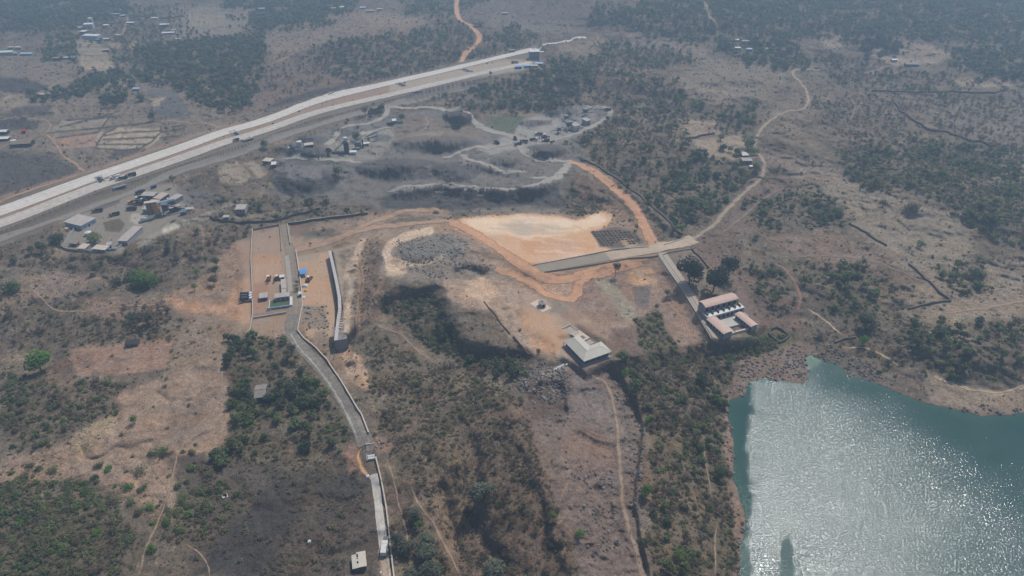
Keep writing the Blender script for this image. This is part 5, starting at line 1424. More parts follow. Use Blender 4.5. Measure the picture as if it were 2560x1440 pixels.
def causeway():
    loc, rz, L, W = obj_axis((918, 1148), (938, 1145), (916, 1118), .6)
    o = empty('culvert_slab', loc, rz, 'unfinished concrete culvert crossing where the grey road breaks off', 'culvert')
    MB().box(-.3, 5.6, -2.5, L * .9, 9.5, .3).build('deck', mat('wet_concrete', (110, 112, 108), .8, .15, 1), o)
    MB().box(-.6, 9.6, -2.5, L, 10.1, .9).build('head_wall', M_KERB, o)
    MB().box(.3, 0, -2.5, L - .2, 1.3, .5).build('slab', mat('pale_block', (176, 180, 178), .8, .08, 1), o)
    MB().box(.3, 1.5, -2.5, L - .2, 2.8, .5).build('slab', mat('pale_block', (176, 180, 178)), o)
    MB().box(-.4, -.4, -2.5, .1, 3.6, .2).build('side_wall', M_PLAST, o)
    MB().box(-.2, 3.4, -2.5, L * .95, 5.4, -.1).build('channel', mat('channel_bed', (96, 96, 88), .8), o)
causeway()
tmp = [(1387, 925, 1.2), (1393, 921, 1.2), (1400, 918, 1.1), (1408, 913, 1.3), (1418, 911, 1.0)]
for i, (x, y, s) in enumerate(tmp):
    g = G(x, y); o = MB().box(-s * 1.4, -.45 * s, -.2, s * 1.4, .45 * s, .5).build('stone_slab', mat('pale_block', (176, 180, 178)), None)
    o.location = tuple(g); o.rotation_euler = (0, 0, .9)
    tag(o, 'pale stone slab lying in the row below the L shaped house', 'slab', 'stone slabs laid out below the L shaped house')

# village houses: centre px, length, width, height, turn, wall, roof, rise, label
def hut_at(name, px, L, W, h, deg, wm_, rm, rise, label, cat='house'):
    g = G(*px); rz = math.radians(deg)
    o = empty(name, g, rz, label, cat)
    MB().box(-L / 2, -W / 2, -1.5, L / 2, W / 2, h).build('wall', wm_, o)
    if rise > 0:
        for s in (-1, 1):
            MB().slab([(-L / 2 - .4, s * (W / 2 + .5), h - .1), (L / 2 + .4, s * (W / 2 + .5), h - .1), (L / 2 + .4, 0, h + rise), (-L / 2 - .4, 0, h + rise)], .15).build('roof', rm, o)
    else:
        MB().slab([(-L / 2 - .4, -W / 2 - .4, h + .02), (L / 2 + .4, -W / 2 - .4, h + .02), (L / 2 + .4, W / 2 + .4, h + .4), (-L / 2 - .4, W / 2 + .4, h + .4)], -.0 + .2).build('roof', rm, o)
    n = max(2, int(L / 4))
    for i in range(n):
        x = -L / 2 + (i + .5) * L / n
        if i == n // 2:
            MB().box(x - .5, -W / 2 - .05, 0, x + .5, -W / 2, 2.1).build('door', M_DARK, o)
        else:
            MB().box(x - .5, -W / 2 - .05, 1.0, x + .5, -W / 2, 2.2).build('window', M_GLASS, o)
    TAKEN.append((np.array([[g[0], g[1]]]), max(L, W) / 2 + 1))
    return o
V = 'village_house'
hut_at(V, (224, 70), 13, 9, 6.5, 12, M_PALEBLUE, M_WHITE, -1, 'two storey white and blue village house with a small roof tower')
o_ = hut_at('roof_tower_house', (228, 55), 5, 4, 6, 12, M_WHITE, M_WHITE, -1, 'narrow white tower house behind the blue village house')
hut_at(V, (232, 98), 24, 9, 6.0, -8, M_PALEBLUE, M_WHITE, -1, 'long white two storey house nearest the camera in the far village')
hut_at(V, (212, 86), 8, 7, 5, -8, M_BLUE, M_WHITE, -1, 'small blue walled house left of the long white house')
hut_at(V, (250, 104), 7, 6, 3.4, -30, M_WHITE, M_WHITE, -1, 'small white annex at the right end of the long white house')
hut_at(V, (205, 72), 16, 5, 2.6, 12, M_PLAST, M_PALEBLUE, -1, 'low pale roof left of the blue village house')
hut_at(V, (266, 67), 7, 5, 3, 5, M_PLAST, M_WHITE, -1, 'small white roofed house between the village walls')
hut_at(V, (327, 61), 12, 5, 3.2, 0, M_BLUE, M_WHITE, -1, 'long white roofed house right of the village lane')
hut_at(V, (306, 29), 11, 6, 3, 4, M_RUST, mat('dusty_pink_sheet', (190, 160, 156), .7), .6, 'pink roofed house at the top of the village lane')
hut_at(V, (290, 38), 15, 5, 2.6, 2, M_DARK, M_GREYROOF, .6, 'long grey roofed house left of the lane top')
hut_at(V, (308, 42), 8, 5, 2.6, 0, M_BLUE, M_PALEBLUE, -1, 'pale blue roofed hut at the lane top')
hut_at(V, (240, 37), 9, 6, 3, 0, M_PLAST, M_PALEBLUE, .6, 'grey blue house alone above the village trees')
hut_at(V, (412, 67), 14, 6, 4, 6, M_BLUE, M_WHITE, -1, 'white roofed blue house right of the village')
hut_at(V, (422, 86), 18, 7, 3.2, 10, M_PLAST, M_WHITE, .6, 'long white roofed house right of the tree belt')
hut_at(V, (436, 80), 7, 5, 3.5, 10, M_PLAST, M_GREYROOF, .6, 'small house touching the long white roofed house')
hut_at(V, (447, 101), 7, 5, 2.6, 0, M_BROWNWALL, M_WHITE, .6, 'tiny white house at the edge of the green field')
hut_at(V, (388, 48), 12, 5, 2.6, -8, M_PLAST, M_WHITE, .6, 'pale house behind the curved field wall')
hut_at(V, (298, 91), 9, 5, 2.6, -15, M_PLAST, M_BEIGE, .6, 'beige hut below the village lane')
hut_at(V, (268, 100), 8, 5, 2.4, 0, M_DARK, M_TEAL, .6, 'pale green roofed hut right of the long white house')
hut_at(V, (266, 128), 8, 6, 2.8, 20, M_RUST, M_GREYROOF, .6, 'grey hut under the big dark tree below the village')
hut_at(V, (12, 136), 24, 10, 4, 10, M_PLAST, M_TEAL, .8, 'wide pale green roof cut by the left edge of the picture')
hut_at(V, (70, 138), 16, 7, 3, 0, M_PLAST, M_PALEBLUE, .8, 'pale blue roofed house right of the wide green roof')
hut_at(V, (40, 137), 7, 5, 3, 0, M_PLAST, M_GREYROOF, .8, 'small grey house between the green and blue roofs')
hut_at(V, (30, 122), 8, 5, 2.8, 0, M_PLAST, mat('dusty_pink_sheet', (190, 160, 156)), .8, 'pinkish hut behind the wide green roof')
hut_at(V, (48, 122), 8, 5, 2.8, 0, M_PLAST, M_BEIGE, .8, 'beige hut behind the small grey house')
hut_at(V, (176, 148), 14, 6, 2.8, 3, M_DARK, M_PALEBLUE, .6, 'long pale house in front of the dark trees below the village')
hut_at(V, (146, 149), 12, 6, 2.8, 3, M_DARK, M_OLDROOF, .6, 'dull roofed house left of the long pale house')
hut_at(V, (106, 240), 10, 6, 2.8, 4, M_BROWNWALL, mat('dusty_pink_sheet', (190, 160, 156)), .8, 'pink grey roofed house in the green clump at the left')
hut_at(V, (122, 239), 6, 5, 2.6, 4, M_BROWNWALL, M_GREYROOF, .8, 'small hut touching the pink grey roofed house')
hut_at(V, (343, 226), 8, 5, 2.8, 0, M_PLAST, M_PALEBLUE, .6, 'pale blue hut alone above the round field tree')
hut_at(V, (4, 334), 13, 6, 3, 8, M_DARK, M_WHITE, .6, 'white roofed house at the left edge near the red object')
hut_at(V, (12, 351), 9, 5, 2.6, 5, M_DARK, M_WHITE, -1, 'white flat roofed hut at the left edge below the larger roof')
hut_at(V, (58, 362), 18, 10, 3.0, 10, M_DARK, M_THATCH, 1.6, 'large thatched farm building at the left edge')
hut_at(V, (36, 358), 4, 7, 2.6, 40, M_WHITE, M_WHITE, .4, 'narrow white gable leaning against the thatched building')
hut_at(V, (655, 25), 10, 6, 3, 0, M_PLAST, M_PALEBLUE, .6, 'pale house among trees at the top of the picture')
hut_at(V, (857, 23), 9, 5, 4, 0, M_WHITE, M_WHITE, -1, 'white house among trees on the far hilltop')
hut_at(V, (838, 24), 12, 6, 3, 0, M_RUST, M_GREYROOF, .6, 'rusty walled house left of the white hilltop house')
hut_at(V, (926, 30), 14, 6, 3, 5, M_PLAST, M_GREYROOF, .6, 'grey roofed house on the bare hilltop')
hut_at(V, (908, 22), 9, 6, 3, 5, M_PLAST, M_WHITE, .6, 'white roofed house left of the grey roofed hilltop house')
hut_at(V, (950, 26), 9, 6, 3, 5, M_PLAST, M_BEIGE, .6, 'beige house right of the grey roofed hilltop house')
hut_at(V, (1838, 104), 10, 6, 3, 0, M_PLAST, M_WHITE, .6, 'white roofed house in the trees below the forest hill')
hut_at(V, (1864, 107), 10, 6, 3, -10, M_PLAST, M_GREYROOF, .6, 'grey roofed house right of the white one below the forest hill')
hut_at(V, (1843, 124), 7, 5, 3, 0, M_PLAST, M_WHITE, .6, 'small white hut among dark trees below the forest hill')
hut_at(V, (1872, 127), 7, 5, 3, 0, M_PLAST, M_PALEBLUE, .6, 'small blue grey hut among dark trees below the forest hill')
hut_at(V, (1912, 126), 8, 5, 3, 0, M_PLAST, M_GREYROOF, .6, 'grey hut at the right end of the tree belt below the forest hill')
hut_at(V, (2234, 154), 7, 5, 3, 0, M_PLAST, M_WHITE, .6, 'small white hut at the pale rocky clearing on the right')
hut_at(V, (2278, 165), 16, 6, 3, -5, M_DARK, mat('slate_sheet', (116, 122, 132), .7), .6, 'long slate roofed farmhouse below the pale rocky clearing')
hut_at(V, (1262, 36), 9, 5, 3, 0, M_PLAST, M_BEIGE, .6, 'pale hut on the bare slope at the top of the picture')
hut_at('site_cabin', (1296, 171), 8, 4, 2.6, 10, M_BLUE, M_TARP, -1, 'bright blue tarpaulin roofed cabin beside the motorway end', 'cabin')
hut_at('site_cabin', (1319, 168), 9, 4, 2.6, 8, M_PALEBLUE, mat('light_blue_tarp', (140, 176, 214), .6), -1, 'pale blue tarpaulin roofed cabin beside the motorway end', 'cabin')
hut_at('site_cabin', (1347, 163), 10, 5, 2.8, 4, M_PLAST, M_PALEBLUE, -1, 'grey blue cabin below the square concrete tower', 'cabin')
hut_at('site_cabin', (1336, 168), 8, 4, 2.4, 4, M_PLAST, M_BEIGE, -1, 'beige cabin between the blue cabins and the tower', 'cabin')
hut_at('site_cabin', (1280, 130), 7, 4, 3, 10, M_PLAST, M_OLDROOF, -1, 'small grey cabin on the far side of the motorway end', 'cabin')
hut_at('water_drum', (61, 333), 3.4, 3.0, 3.2, 20, M_RED, M_RED, -1, 'bright red water drum beside the lane junction at the left', 'tank')
hut_at('survey_hut', (563, 1242), 1.5, .9, .3, 30, M_WHITE, M_WHITE, -1, 'tiny white box lying alone in the scrub below the orchard', 'box')

# ------------------------------------------------------------------ vehicles
def wheel(o, x, y, r=.5, w=.3):
    wv = MB().cyl((x, y - w / 2, r), (x, y + w / 2, r), r, r, 12).build('wheel', M_RUBBER, o)
    MB().cyl((x, y - w / 2 - .01, r), (x, y + w / 2 + .01, r), r * .5, r * .5, 8).build('rim', M_STEEL, wv)

def truck(px, deg, label, cabm, bodym, kind='tipper', L=8.0, group=None, lz=0.0, scale=1.0):
    g = G(*px); o = empty('truck', (g[0], g[1], g[2] + lz), math.radians(deg), label, 'truck', group); o.scale = (scale,) * 3
    w = 2.4
    MB().box(-L / 2, -.5, .7, L / 2, .5, .95).build('chassis', M_STEEL, o)
    cb = MB().box(L / 2 - 2.0, -w / 2 + .05, .96, L / 2, w / 2 - .05, 2.75, .12).build('cab', cabm, o)
    MB().box(L / 2 - .02, -w / 2 + .3, 1.75, L / 2 + .03, w / 2 - .3, 2.45).build('windscreen', M_GLASS, o)
    for y in (-w / 2 + .03, w / 2 - .07):
        MB().box(L / 2 - 1.6, y, 1.7, L / 2 - .6, y + .04, 2.35).build('side_window', M_GLASS, o)
    for y in (-.8, .6):
        MB().box(L / 2 - .01, y, 1.05, L / 2 + .05, y + .25, 1.25).build('headlight', M_WHITE, o)
    x0, x1 = -L / 2, L / 2 - 2.2
    if kind == 'tipper':
        b = MB(); b.box(x0, -w / 2, 1.0, x1, w / 2, 1.2)
        b.build('bed_floor', bodym, o)
        for y in (-w / 2, w / 2 - .1):
            MB().box(x0, y, 1.203, x1, y + .1, 2.4).build('side_board', bodym, o)
        MB().box(x0, -w / 2 + .102, 1.203, x0 + .1, w / 2 - .102, 2.3).build('tailboard', bodym, o)
        MB().box(x1 - .1, -w / 2 + .102, 1.203, x1, w / 2 - .102, 2.7).build('front_board', bodym, o)
    elif kind == 'tanker':
        MB().cyl((x0, 0, 2.1), (x1, 0, 2.1), 1.1, 1.1, 14).build('tank', bodym, o)
        MB().box(x0 + 1, -.3, 3.15, x1 - 1, .3, 3.3).build('walkway', M_STEEL, o)
    elif kind == 'box':
        MB().box(x0, -w / 2, 1.0, x1 - 1.9, w / 2, 3.3).build('cargo_cover', bodym, o)
        MB().box(x1 - 1.75, -w / 2, 1.0, x1 - .1, w / 2, 3.15).build('cargo_cover', bodym, o)
        MB().box(x1 - 1.9, -w / 2 + .1, 1.0, x1 - 1.75, w / 2 - .1, 3.2).build('cover_gap', M_DARK, o)
    elif kind == 'mixer':
        MB().cyl((x0 + .3, 0, 2.9), (x1 - .2, 0, 2.0), .8, 1.25, 14).build('drum', bodym, o, True)
        MB().beam((x0, 0, 3.0), (x0 - .8, 0, 1.2), .5, .2).build('chute', M_STEEL, o)
    for x in (L / 2 - 1.1, -L / 2 + 1.0, -L / 2 + 2.3):
        for y in (-w / 2 + .15, w / 2 - .15):
            wheel(o, x, y)
    return o
truck((963, 1372), 90, 'truck with a white covered load driving on the white concrete road', mat('grey_cab', (96, 100, 104), .5), M_WHITE, 'box', 8.6)
for i, (x, y) in enumerate([(617, 740.5), (617, 746.5), (617.5, 752.5)]):
    truck((x, y), 4, ['dark tanker with a white cab, farthest of the three parked by the yard wall', 'dark tanker with a white cab, middle of the three parked by the yard wall', 'dark tanker with a white cab, nearest of the three parked by the yard wall'][i], M_WHITE, mat('dark_tank', (48, 50, 56), .5), 'tanker', 7.6, 'tankers parked by the yard wall')
truck((290, 448), 215, 'white mixer truck on the motorway, left of the parked pair', M_WHITE, M_WHITE, 'mixer', 9, lz=.3)
truck((306, 450), 215, 'dark tipper truck in the middle of the motorway group', M_WHITE, mat('navy_body', (52, 62, 84), .6), 'tipper', 9, lz=.3)
truck((328, 442), 215, 'dark box truck rightmost in the motorway group', mat('grey_cab', (96, 100, 104)), mat('dark_green_body', (58, 64, 62), .6), 'box', 9, lz=.3)
truck((591, 353), 215, 'small dark truck crossing on the motorway near the culvert', M_BEIGE, mat('brown_body', (110, 90, 80), .7), 'tipper', 6, lz=.3)
truck((1287, 158), -15, 'brown truck parked at the motorway end', mat('grey_cab', (96, 100, 104)), mat('brown_body', (110, 90, 80)), 'tipper', 9)
for x, y, d, l, cm, k in [(1347, 338, 170, 'big dump truck with a white cab alone in the quarry yard', M_WHITE, 'tipper'), (1334, 352, 10, 'dump truck with a white cab at the yard edge of the round heap', M_WHITE, 'tipper'), (1364, 355, 180, 'pale topped box truck above the round gravel heap', M_BEIGE, 'box'),
                          (1310, 356, 175, 'dark dump truck at the quarry road junction', M_RUST, 'tipper'), (1295, 363, 210, 'dark blue dump truck on the road below the junction', M_BLUE, 'tipper'), (1288, 349, 100, 'dark dump truck standing beside the boulders at the junction', M_RUST, 'tipper'),
                          (1519, 276, 160, 'small truck on the pale road behind the crushers', M_BEIGE, 'tipper'), (1242, 359, 120, 'dark truck alone between the gravel heaps', M_RUST, 'tipper'), (822, 378, 130, 'dark truck left of the asphalt tower', M_RUST, 'tipper'),
                          (976, 313, 160, 'dark truck parked below the quarry rest hut', M_BLUE, 'tipper'), (727, 368, 100, 'dark blue truck left of the round white tank', M_BLUE, 'mixer'), (730, 376, 160, 'truck with a white drum beside the blue gravel', M_WHITE, 'mixer'),
                          (352, 499, 200, 'dark truck in the upper row of the plant truck park', M_WHITE, 'mixer'), (362, 506, 150, 'truck with a pale drum in the plant truck park', M_WHITE, 'mixer'), (334, 509, 200, 'yellow cab truck at the left of the plant truck park', M_YEL, 'tipper'),
                          (373, 500, 190, 'dark truck nearest the pale plant shed', M_BLUE, 'tipper'), (347, 512, 190, 'dark truck in the middle of the plant truck park', M_RUST, 'tipper'), (330, 525, 185, 'long dark truck parked below the plant truck park', M_BLUE, 'box'),
                          (245, 530, 200, 'dark truck by the service road above the oval garden', M_RUST, 'tipper'), (287, 539, 215, 'brown truck at the top of the oval garden', M_RUST, 'tipper'), (352, 484, 200, 'dark bodied truck parked above the beige shed', M_BLUE, 'box')]:
    truck((x, y), d, l, cm, mat('dump_body', (64, 62, 66), .7, .12, 1), k, 7.8, scale=1.0)

def backhoe(px, deg, label, m_, sc=1.0):
    g = G(*px); o = empty('backhoe', g, math.radians(deg), label, 'backhoe'); o.scale = (sc,) * 3
    MB().box(-1.8, -.7, .8, 2.0, .7, 1.5, .1).build('body', m_, o)
    MB().box(-.8, -.75, 1.51, .9, .75, 2.9, .12).build('cab', M_GLASS, o)
    MB().box(-.95, -.85, 2.91, 1.05, .85, 3.05).build('cab_roof', M_WHITE, o)
    MB().beam((2.0, 0, 1.2), (3.4, 0, .6), .5, .25).build('loader_arm', m_, o)
    MB().box(3.3, -1.1, .1, 3.9, 1.1, .9, .1).build('bucket', M_STEEL, o)
    a = MB().beam((-1.8, 0, 1.4), (-3.2, 0, 3.4), .3, .35).build('boom', m_, o)
    MB().beam((-3.2, 0, 3.4), (-4.3, 0, 1.4), .25, .3).build('dipper', m_, o)
    MB().box(-4.7, -.4, .5, -4.0, .4, 1.3, .1).build('digging_bucket', M_STEEL, o)
    for x, r in ((1.4, .5), (-1.2, .75)):
        for y in (-.95, .95):
            wheel(o, x, y, r, .4)
M_RO = mat('orange_red_paint', (176, 84, 50), .5)
backhoe((672, 700), 100, 'orange backhoe standing at the end of the raked orange yard', M_RO, 1.1)
backhoe((693, 699), 80, 'red backhoe beside the tiny pale hut', mat('dark_red_paint', (130, 50, 44), .5), 1.1)
backhoe((772, 702), 80, 'orange loader alone on the bare yard below the blue shelter', M_RO, 1.15)
backhoe((424, 506), 20, 'red loader between the plant sheds', M_RED, 1.2)
backhoe((1361, 345), 30, 'dark loader beside the dump trucks in the quarry yard', mat('dark_yellow', (120, 98, 60), .6), 1.4)
for i, (x, y, s, m_, l) in enumerate([(762, 715, 1.6, M_WHITE, 'white heap cover beside the yard wall'), (765, 727, 1.1, M_YEL, 'yellow drum cover beside the yard wall'), (759, 745, 1.3, M_WHITE, 'small white pile at the foot of the yard wall'), (952, 1432, .5, M_WHITE, 'tiny white bag left of the road near the bottom edge'), (919, 1191, .8, M_WHITE, 'white sand heap beside the yellow bypass track'), (773, 1354, .7, M_WHITE, 'small white bag in the burnt scrub')]):
    g = G(x, y); n = 10; v = []; f = []
    for j, (r, z) in enumerate(((1.3, -.2), (1.1, .5), (.5, .95))):
        for k in range(n):
            a = 2 * math.pi * k / n; q = r * s * (1 + .18 * math.sin(k * 2.3 + i))
            v.append((q * math.cos(a), q * math.sin(a), z * s))
    for j in range(2):
        for k in range(n):
            f.append((j * n + k, j * n + (k + 1) % n, j * n + n + (k + 1) % n, j * n + n + k))
    f.append(tuple(range(2 * n, 3 * n)))
    o = link('covered_heap', new_mesh('covered_heap', v, f, m_)); o.location = tuple(g); tag(o, l, 'heap')

# dumped soil heaps in rows beside the graded pad
hv = []; hf = []
nn = 9
for j, (r, z) in enumerate(((1.5, -.3), (1.0, .55), (.35, 1.15))):
    for k in range(nn):
        a = 2 * math.pi * k / nn; q = r * (1 + .15 * math.sin(k * 3.1 + j))
        hv.append((q * math.cos(a), q * math.sin(a), z))
for j in range(2):
    for k in range(nn):
        hf.append((j * nn + k, j * nn + (k + 1) % nn, j * nn + nn + (k + 1) % nn, j * nn + nn + k))
hf.append(tuple(range(2 * nn, 3 * nn)))
heap_me = new_mesh('soil_heap', hv, hf, mat('dumped_soil', (104, 92, 82), .95, .2, 1.0, rnd=.15), True)
hpoly = [(1472, 580), (1540, 570), (1588, 582), (1604, 606), (1576, 612), (1560, 602), (1545, 612), (1505, 618)]
for r_ in range(9):
    for c_ in range(13):
        x = 1474 + c_ * 9.4 + r_ * 4.5; y = 570 + r_ * 5.4 - c_ * .6 + RND.uniform(-.7, .7)
        if sdf(np.array([x], np.float32), np.array([y], np.float32), hpoly)[0] < 1.5:
            continue
        g = G(x, y); o = link('soil_heap', heap_me); o.location = tuple(g); o.rotation_euler = (0, 0, RND.uniform(0, 6)); s = RND.uniform(.85, 1.2); o.scale = (s * 1.1, s, s * .9)
        tag(o, 'dumped heap of dark soil in the dense rows beside the orange graded pad', 'soil heap', 'dumped soil heaps beside the orange graded pad')

# ------------------------------------------------------------------ plants and stones: source meshes
def leaf_mat(name, col, rnd=.35, hue=.025, trans=.0):
    m, nt, b = node_mat(name)
    c = s2l(col)
    oi = nt.nodes.new('ShaderNodeObjectInfo'); tc = nt.nodes.new('ShaderNodeTexCoord'); nz = nt.nodes.new('ShaderNodeTexNoise')
    nz.inputs['Scale'].default_value = .9; nz.inputs['Detail'].default_value = 3
    nt.links.new(tc.outputs['Object'], nz.inputs['Vector'])
    r1 = nt.nodes.new('ShaderNodeMapRange'); r1.inputs['To Min'].default_value = 1 - rnd; r1.inputs['To Max'].default_value = 1 + rnd
    nt.links.new(oi.outputs['Random'], r1.inputs['Value'])
    r2 = nt.nodes.new('ShaderNodeMapRange'); r2.inputs['From Min'].default_value = .3; r2.inputs['From Max'].default_value = .7; r2.inputs['To Min'].default_value = .65; r2.inputs['To Max'].default_value = 1.35
    nt.links.new(nz.outputs['Fac'], r2.inputs['Value'])
    mu = nt.nodes.new('ShaderNodeMath'); mu.operation = 'MULTIPLY'
    nt.links.new(r1.outputs[0], mu.inputs[0]); nt.links.new(r2.outputs[0], mu.inputs[1])
    hs = nt.nodes.new('ShaderNodeHueSaturation'); hs.inputs['Color'].default_value = (*[float(v) for v in c], 1)
    m3 = nt.nodes.new('ShaderNodeMath'); m3.operation = 'MULTIPLY'; m3.inputs[1].default_value = 7.31
    nt.links.new(oi.outputs['Random'], m3.inputs[0])
    m4 = nt.nodes.new('ShaderNodeMath'); m4.operation = 'FRACT'; nt.links.new(m3.outputs[0], m4.inputs[0])
    r3 = nt.nodes.new('ShaderNodeMapRange'); r3.inputs['To Min'].default_value = .5 - hue; r3.inputs['To Max'].default_value = .5 + hue
    nt.links.new(m4.outputs[0], r3.inputs['Value']); nt.links.new(r3.outputs[0], hs.inputs['Hue'])
    nt.links.new(mu.outputs[0], hs.inputs['Value']); nt.links.new(hs.outputs[0], b.inputs['Base Color'])
    b.inputs['Roughness'].default_value = .75; b.inputs['Specular IOR Level'].default_value = .2
    tl = nt.nodes.new('ShaderNodeBsdfTranslucent'); mxs = nt.nodes.new('ShaderNodeMixShader'); mxs.inputs[0].default_value = .42
    nt.links.new(hs.outputs[0], tl.inputs['Color']); nt.links.new(b.outputs[0], mxs.inputs[1]); nt.links.new(tl.outputs[0], mxs.inputs[2])
    nt.links.new(mxs.outputs[0], nt.nodes['Material Output'].inputs['Surface'])
    MATS[name] = m
    return m
L_GREEN = leaf_mat('leaves_green', (100, 112, 70))
L_BRIGHT = leaf_mat('leaves_bright', (92, 128, 52), .2)
L_DARK = leaf_mat('leaves_dark', (78, 90, 64), .28)
L_OLIVE = leaf_mat('leaves_olive', (116, 114, 82), .35, .035)
L_DRY = leaf_mat('dry_twigs', (122, 108, 90), .35, .03)
L_STRAW = leaf_mat('dry_grass', (138, 122, 98), .3, .02)
L_DEEP = leaf_mat('leaves_deep', (48, 62, 46), .1)
L_GREY = leaf_mat('grey_leaves', (104, 108, 90), .2)
M_BARK = mat('bark', (92, 80, 70), .95, .2, 2)

def crown_geo(rr, n, rx, rz_, cz, size, lobes=6, slim=1.0, hollow=.55, up=.4):
    """many leaf-clump faces spread through a few lobes"""
    V = []; F = []
    LB = []
    for i in range(lobes):
        a = rr.uniform(0, 6.28); d = rr.uniform(.15, .62) * rx
        LB.append((math.cos(a) * d, math.sin(a) * d, cz + rr.uniform(-.45, .5) * rz_, rr.uniform(.42, .72)))
    for i in range(n):
        lx, ly, lz, ls = LB[i % lobes]
        while True:
            d = Vector((rr.gauss(0, 1), rr.gauss(0, 1), rr.gauss(0, 1)))
            if d.length > .01: break
        d.normalize(); rad = rr.uniform(hollow, 1.0) ** .6
        p = Vector((lx + d.x * rx * ls * rad, ly + d.y * rx * ls * rad, max(.05, lz + d.z * rz_ * ls * rad)))
        nrm = (d * .8 + Vector((rr.uniform(-.6, .6), rr.uniform(-.6, .6), rr.uniform(-.2, .8) + up))).normalized()
        a = nrm.orthogonal().normalized(); b = nrm.cross(a)
        th = rr.uniform(0, 6.28); a, b = a * math.cos(th) + b * math.sin(th), b * math.cos(th) - a * math.sin(th)
        s = size * rr.uniform(.6, 1.25); k = len(V)
        w_ = s * slim
        pts = [p - a * s * .5, p + b * w_ * .45 + nrm * s * .1, p + a * s * .5, p - b * w_ * .5 - nrm * s * .06]
        V += [tuple(q) for q in pts]; F.append((k, k + 1, k + 2, k + 3))
    return V, F

def limbs(rr, h, r, spread, n=4):
    b = MB(); b.cyl((0, 0, -.6), (0, 0, h * .55), r, r * .65, 6)
    for i in range(n):
        a = rr.uniform(0, 6.28) + i * 6.28 / n
        b.cyl((0, 0, h * rr.uniform(.3, .5)), (math.cos(a) * spread, math.sin(a) * spread, h * rr.uniform(.65, .9)), r * .55, r * .15, 5)
    return b

SRC = {}
def source(kind, nvar, fn):
    col = bpy.data.collections.new('src_' + kind); L = []
    for i in range(nvar):
        rr = random.Random(hash_(kind) + i * 17)
        V, F, mi, mats = fn(rr, i)
        me = bpy.data.meshes.new(kind); me.from_pydata(V, [], F)
        for m_ in mats: me.materials.append(m_)
        me.polygons.foreach_set('material_index', mi); me.update()
        o = bpy.data.objects.new('%s_src_%02d' % (kind, i), me); col.objects.link(o); L.append(me)
    SRC[kind] = (col, L)
def hash_(s): return sum(ord(c) * (i + 3) for i, c in enumerate(s))

# unit sizes: crowns are about 1 m in radius and are scaled when placed
def f_tree(leaf, n=190, rz_=.85, size=.34, cz=1.25):
    def f(rr, i):
        V, F = crown_geo(rr, n, 1.0, rz_, cz, size, rr.randint(5, 9))
        b = limbs(rr, 1.5, .09, .45, 4); k = len(V)
        V = V + [tuple(v) for v in b.v]; F2 = [tuple(q + k for q in t) for t in b.f]
        return V, F + F2, [0] * len(F) + [1] * len(F2), [leaf, M_BARK]
    return f
def f_bush(leaf, n=90, rz_=.6, size=.38, slim=1.0, hollow=.4):
    def f(rr, i):
        V, F = crown_geo(rr, n, 1.0, rz_, .42, size, rr.randint(4, 7), slim, hollow)
        return V, F, [0] * len(F), [leaf]
    return f
source('green_tree', 8, f_tree(L_GREEN))
source('dark_tree', 6, f_tree(L_DARK))
source('bare_tree', 6, lambda rr, i: (lambda V, F, b: (V + [tuple(v) for v in b.v], F + [tuple(q + len(V) for q in t) for t in b.f], [0] * len(F) + [1] * len(b.f), [L_DRY, M_BARK]))(*crown_geo(rr, 130, 1.0, .8, 1.1, .42, 6, .28, .2), limbs(rr, 1.5, .08, .6, 6)))
source('green_shrub', 6, f_bush(L_GREEN))
source('olive_shrub', 6, f_bush(L_OLIVE))
source('bright_shrub', 4, f_bush(L_BRIGHT))
source('dry_shrub', 6, f_bush(L_DRY, 90, .55, .42, .45, .1))

source('tuft', 5, f_bush(L_STRAW, 14, .5, .8, .35, .1))
source('dark_tuft', 5, f_bush(leaf_mat('weed_brown', (92, 84, 68), .35, .02), 16, .5, .75, .5, .1))
M_ROCK = mat('grey_rock', (128, 122, 116), .9, .25, 1.2, bump=.3, rnd=.3)
M_ROCKD = mat('dark_rock', (96, 90, 86), .9, .25, 1.2, bump=.3, rnd=.3)
def f_rock(mm):
    def f(rr, i):
        V = []; F = []
        n = 7
        rings = [(.75, -.35), (1.0, .1), (.8, .5), (.35, .78)]
        for r, z in rings:
            for k in range(n):
                a = 2 * math.pi * k / n + rr.uniform(-.2, .2); q = r * rr.uniform(.75, 1.15)
                V.append((q * math.cos(a), q * math.sin(a) * .8, z * rr.uniform(.8, 1.1)))
        for j in range(3):
            for k in range(n):
                F.append((j * n + k, j * n + (k + 1) % n, j * n + n + (k + 1) % n, j * n + n + k))
        F.append(tuple(range(3 * n, 4 * n)))
        return V, F, [0] * len(F), [mm]
    return f
source('boulder', 7, f_rock(M_ROCK)); source('dark_boulder', 6, f_rock(M_ROCKD))

# ------------------------------------------------------------------ where plants stand
KINDS = ['green_tree', 'dark_tree', 'bare_tree', 'green_shrub', 'olive_shrub', 'bright_shrub', 'dry_shrub', 'tuft', 'dark_tuft', 'boulder', 'dark_boulder']
DEN = {k: np.zeros_like(PX) for k in KINDS}
def grow(pts, soft=12, warp=6.0, mode='add', **den):
    s, m = pmask(pts, soft, warp)
    for k, d in den.items():
        if mode == 'add': DEN[k][s] = np.maximum(DEN[k][s], m * d)
def clear(pts, soft=6, warp=3.0, keep=0.0, kinds=None):
    s, m = pmask(pts, soft, warp)
    for k in (kinds or KINDS):
        DEN[k][s] *= 1 - m * (1 - keep)
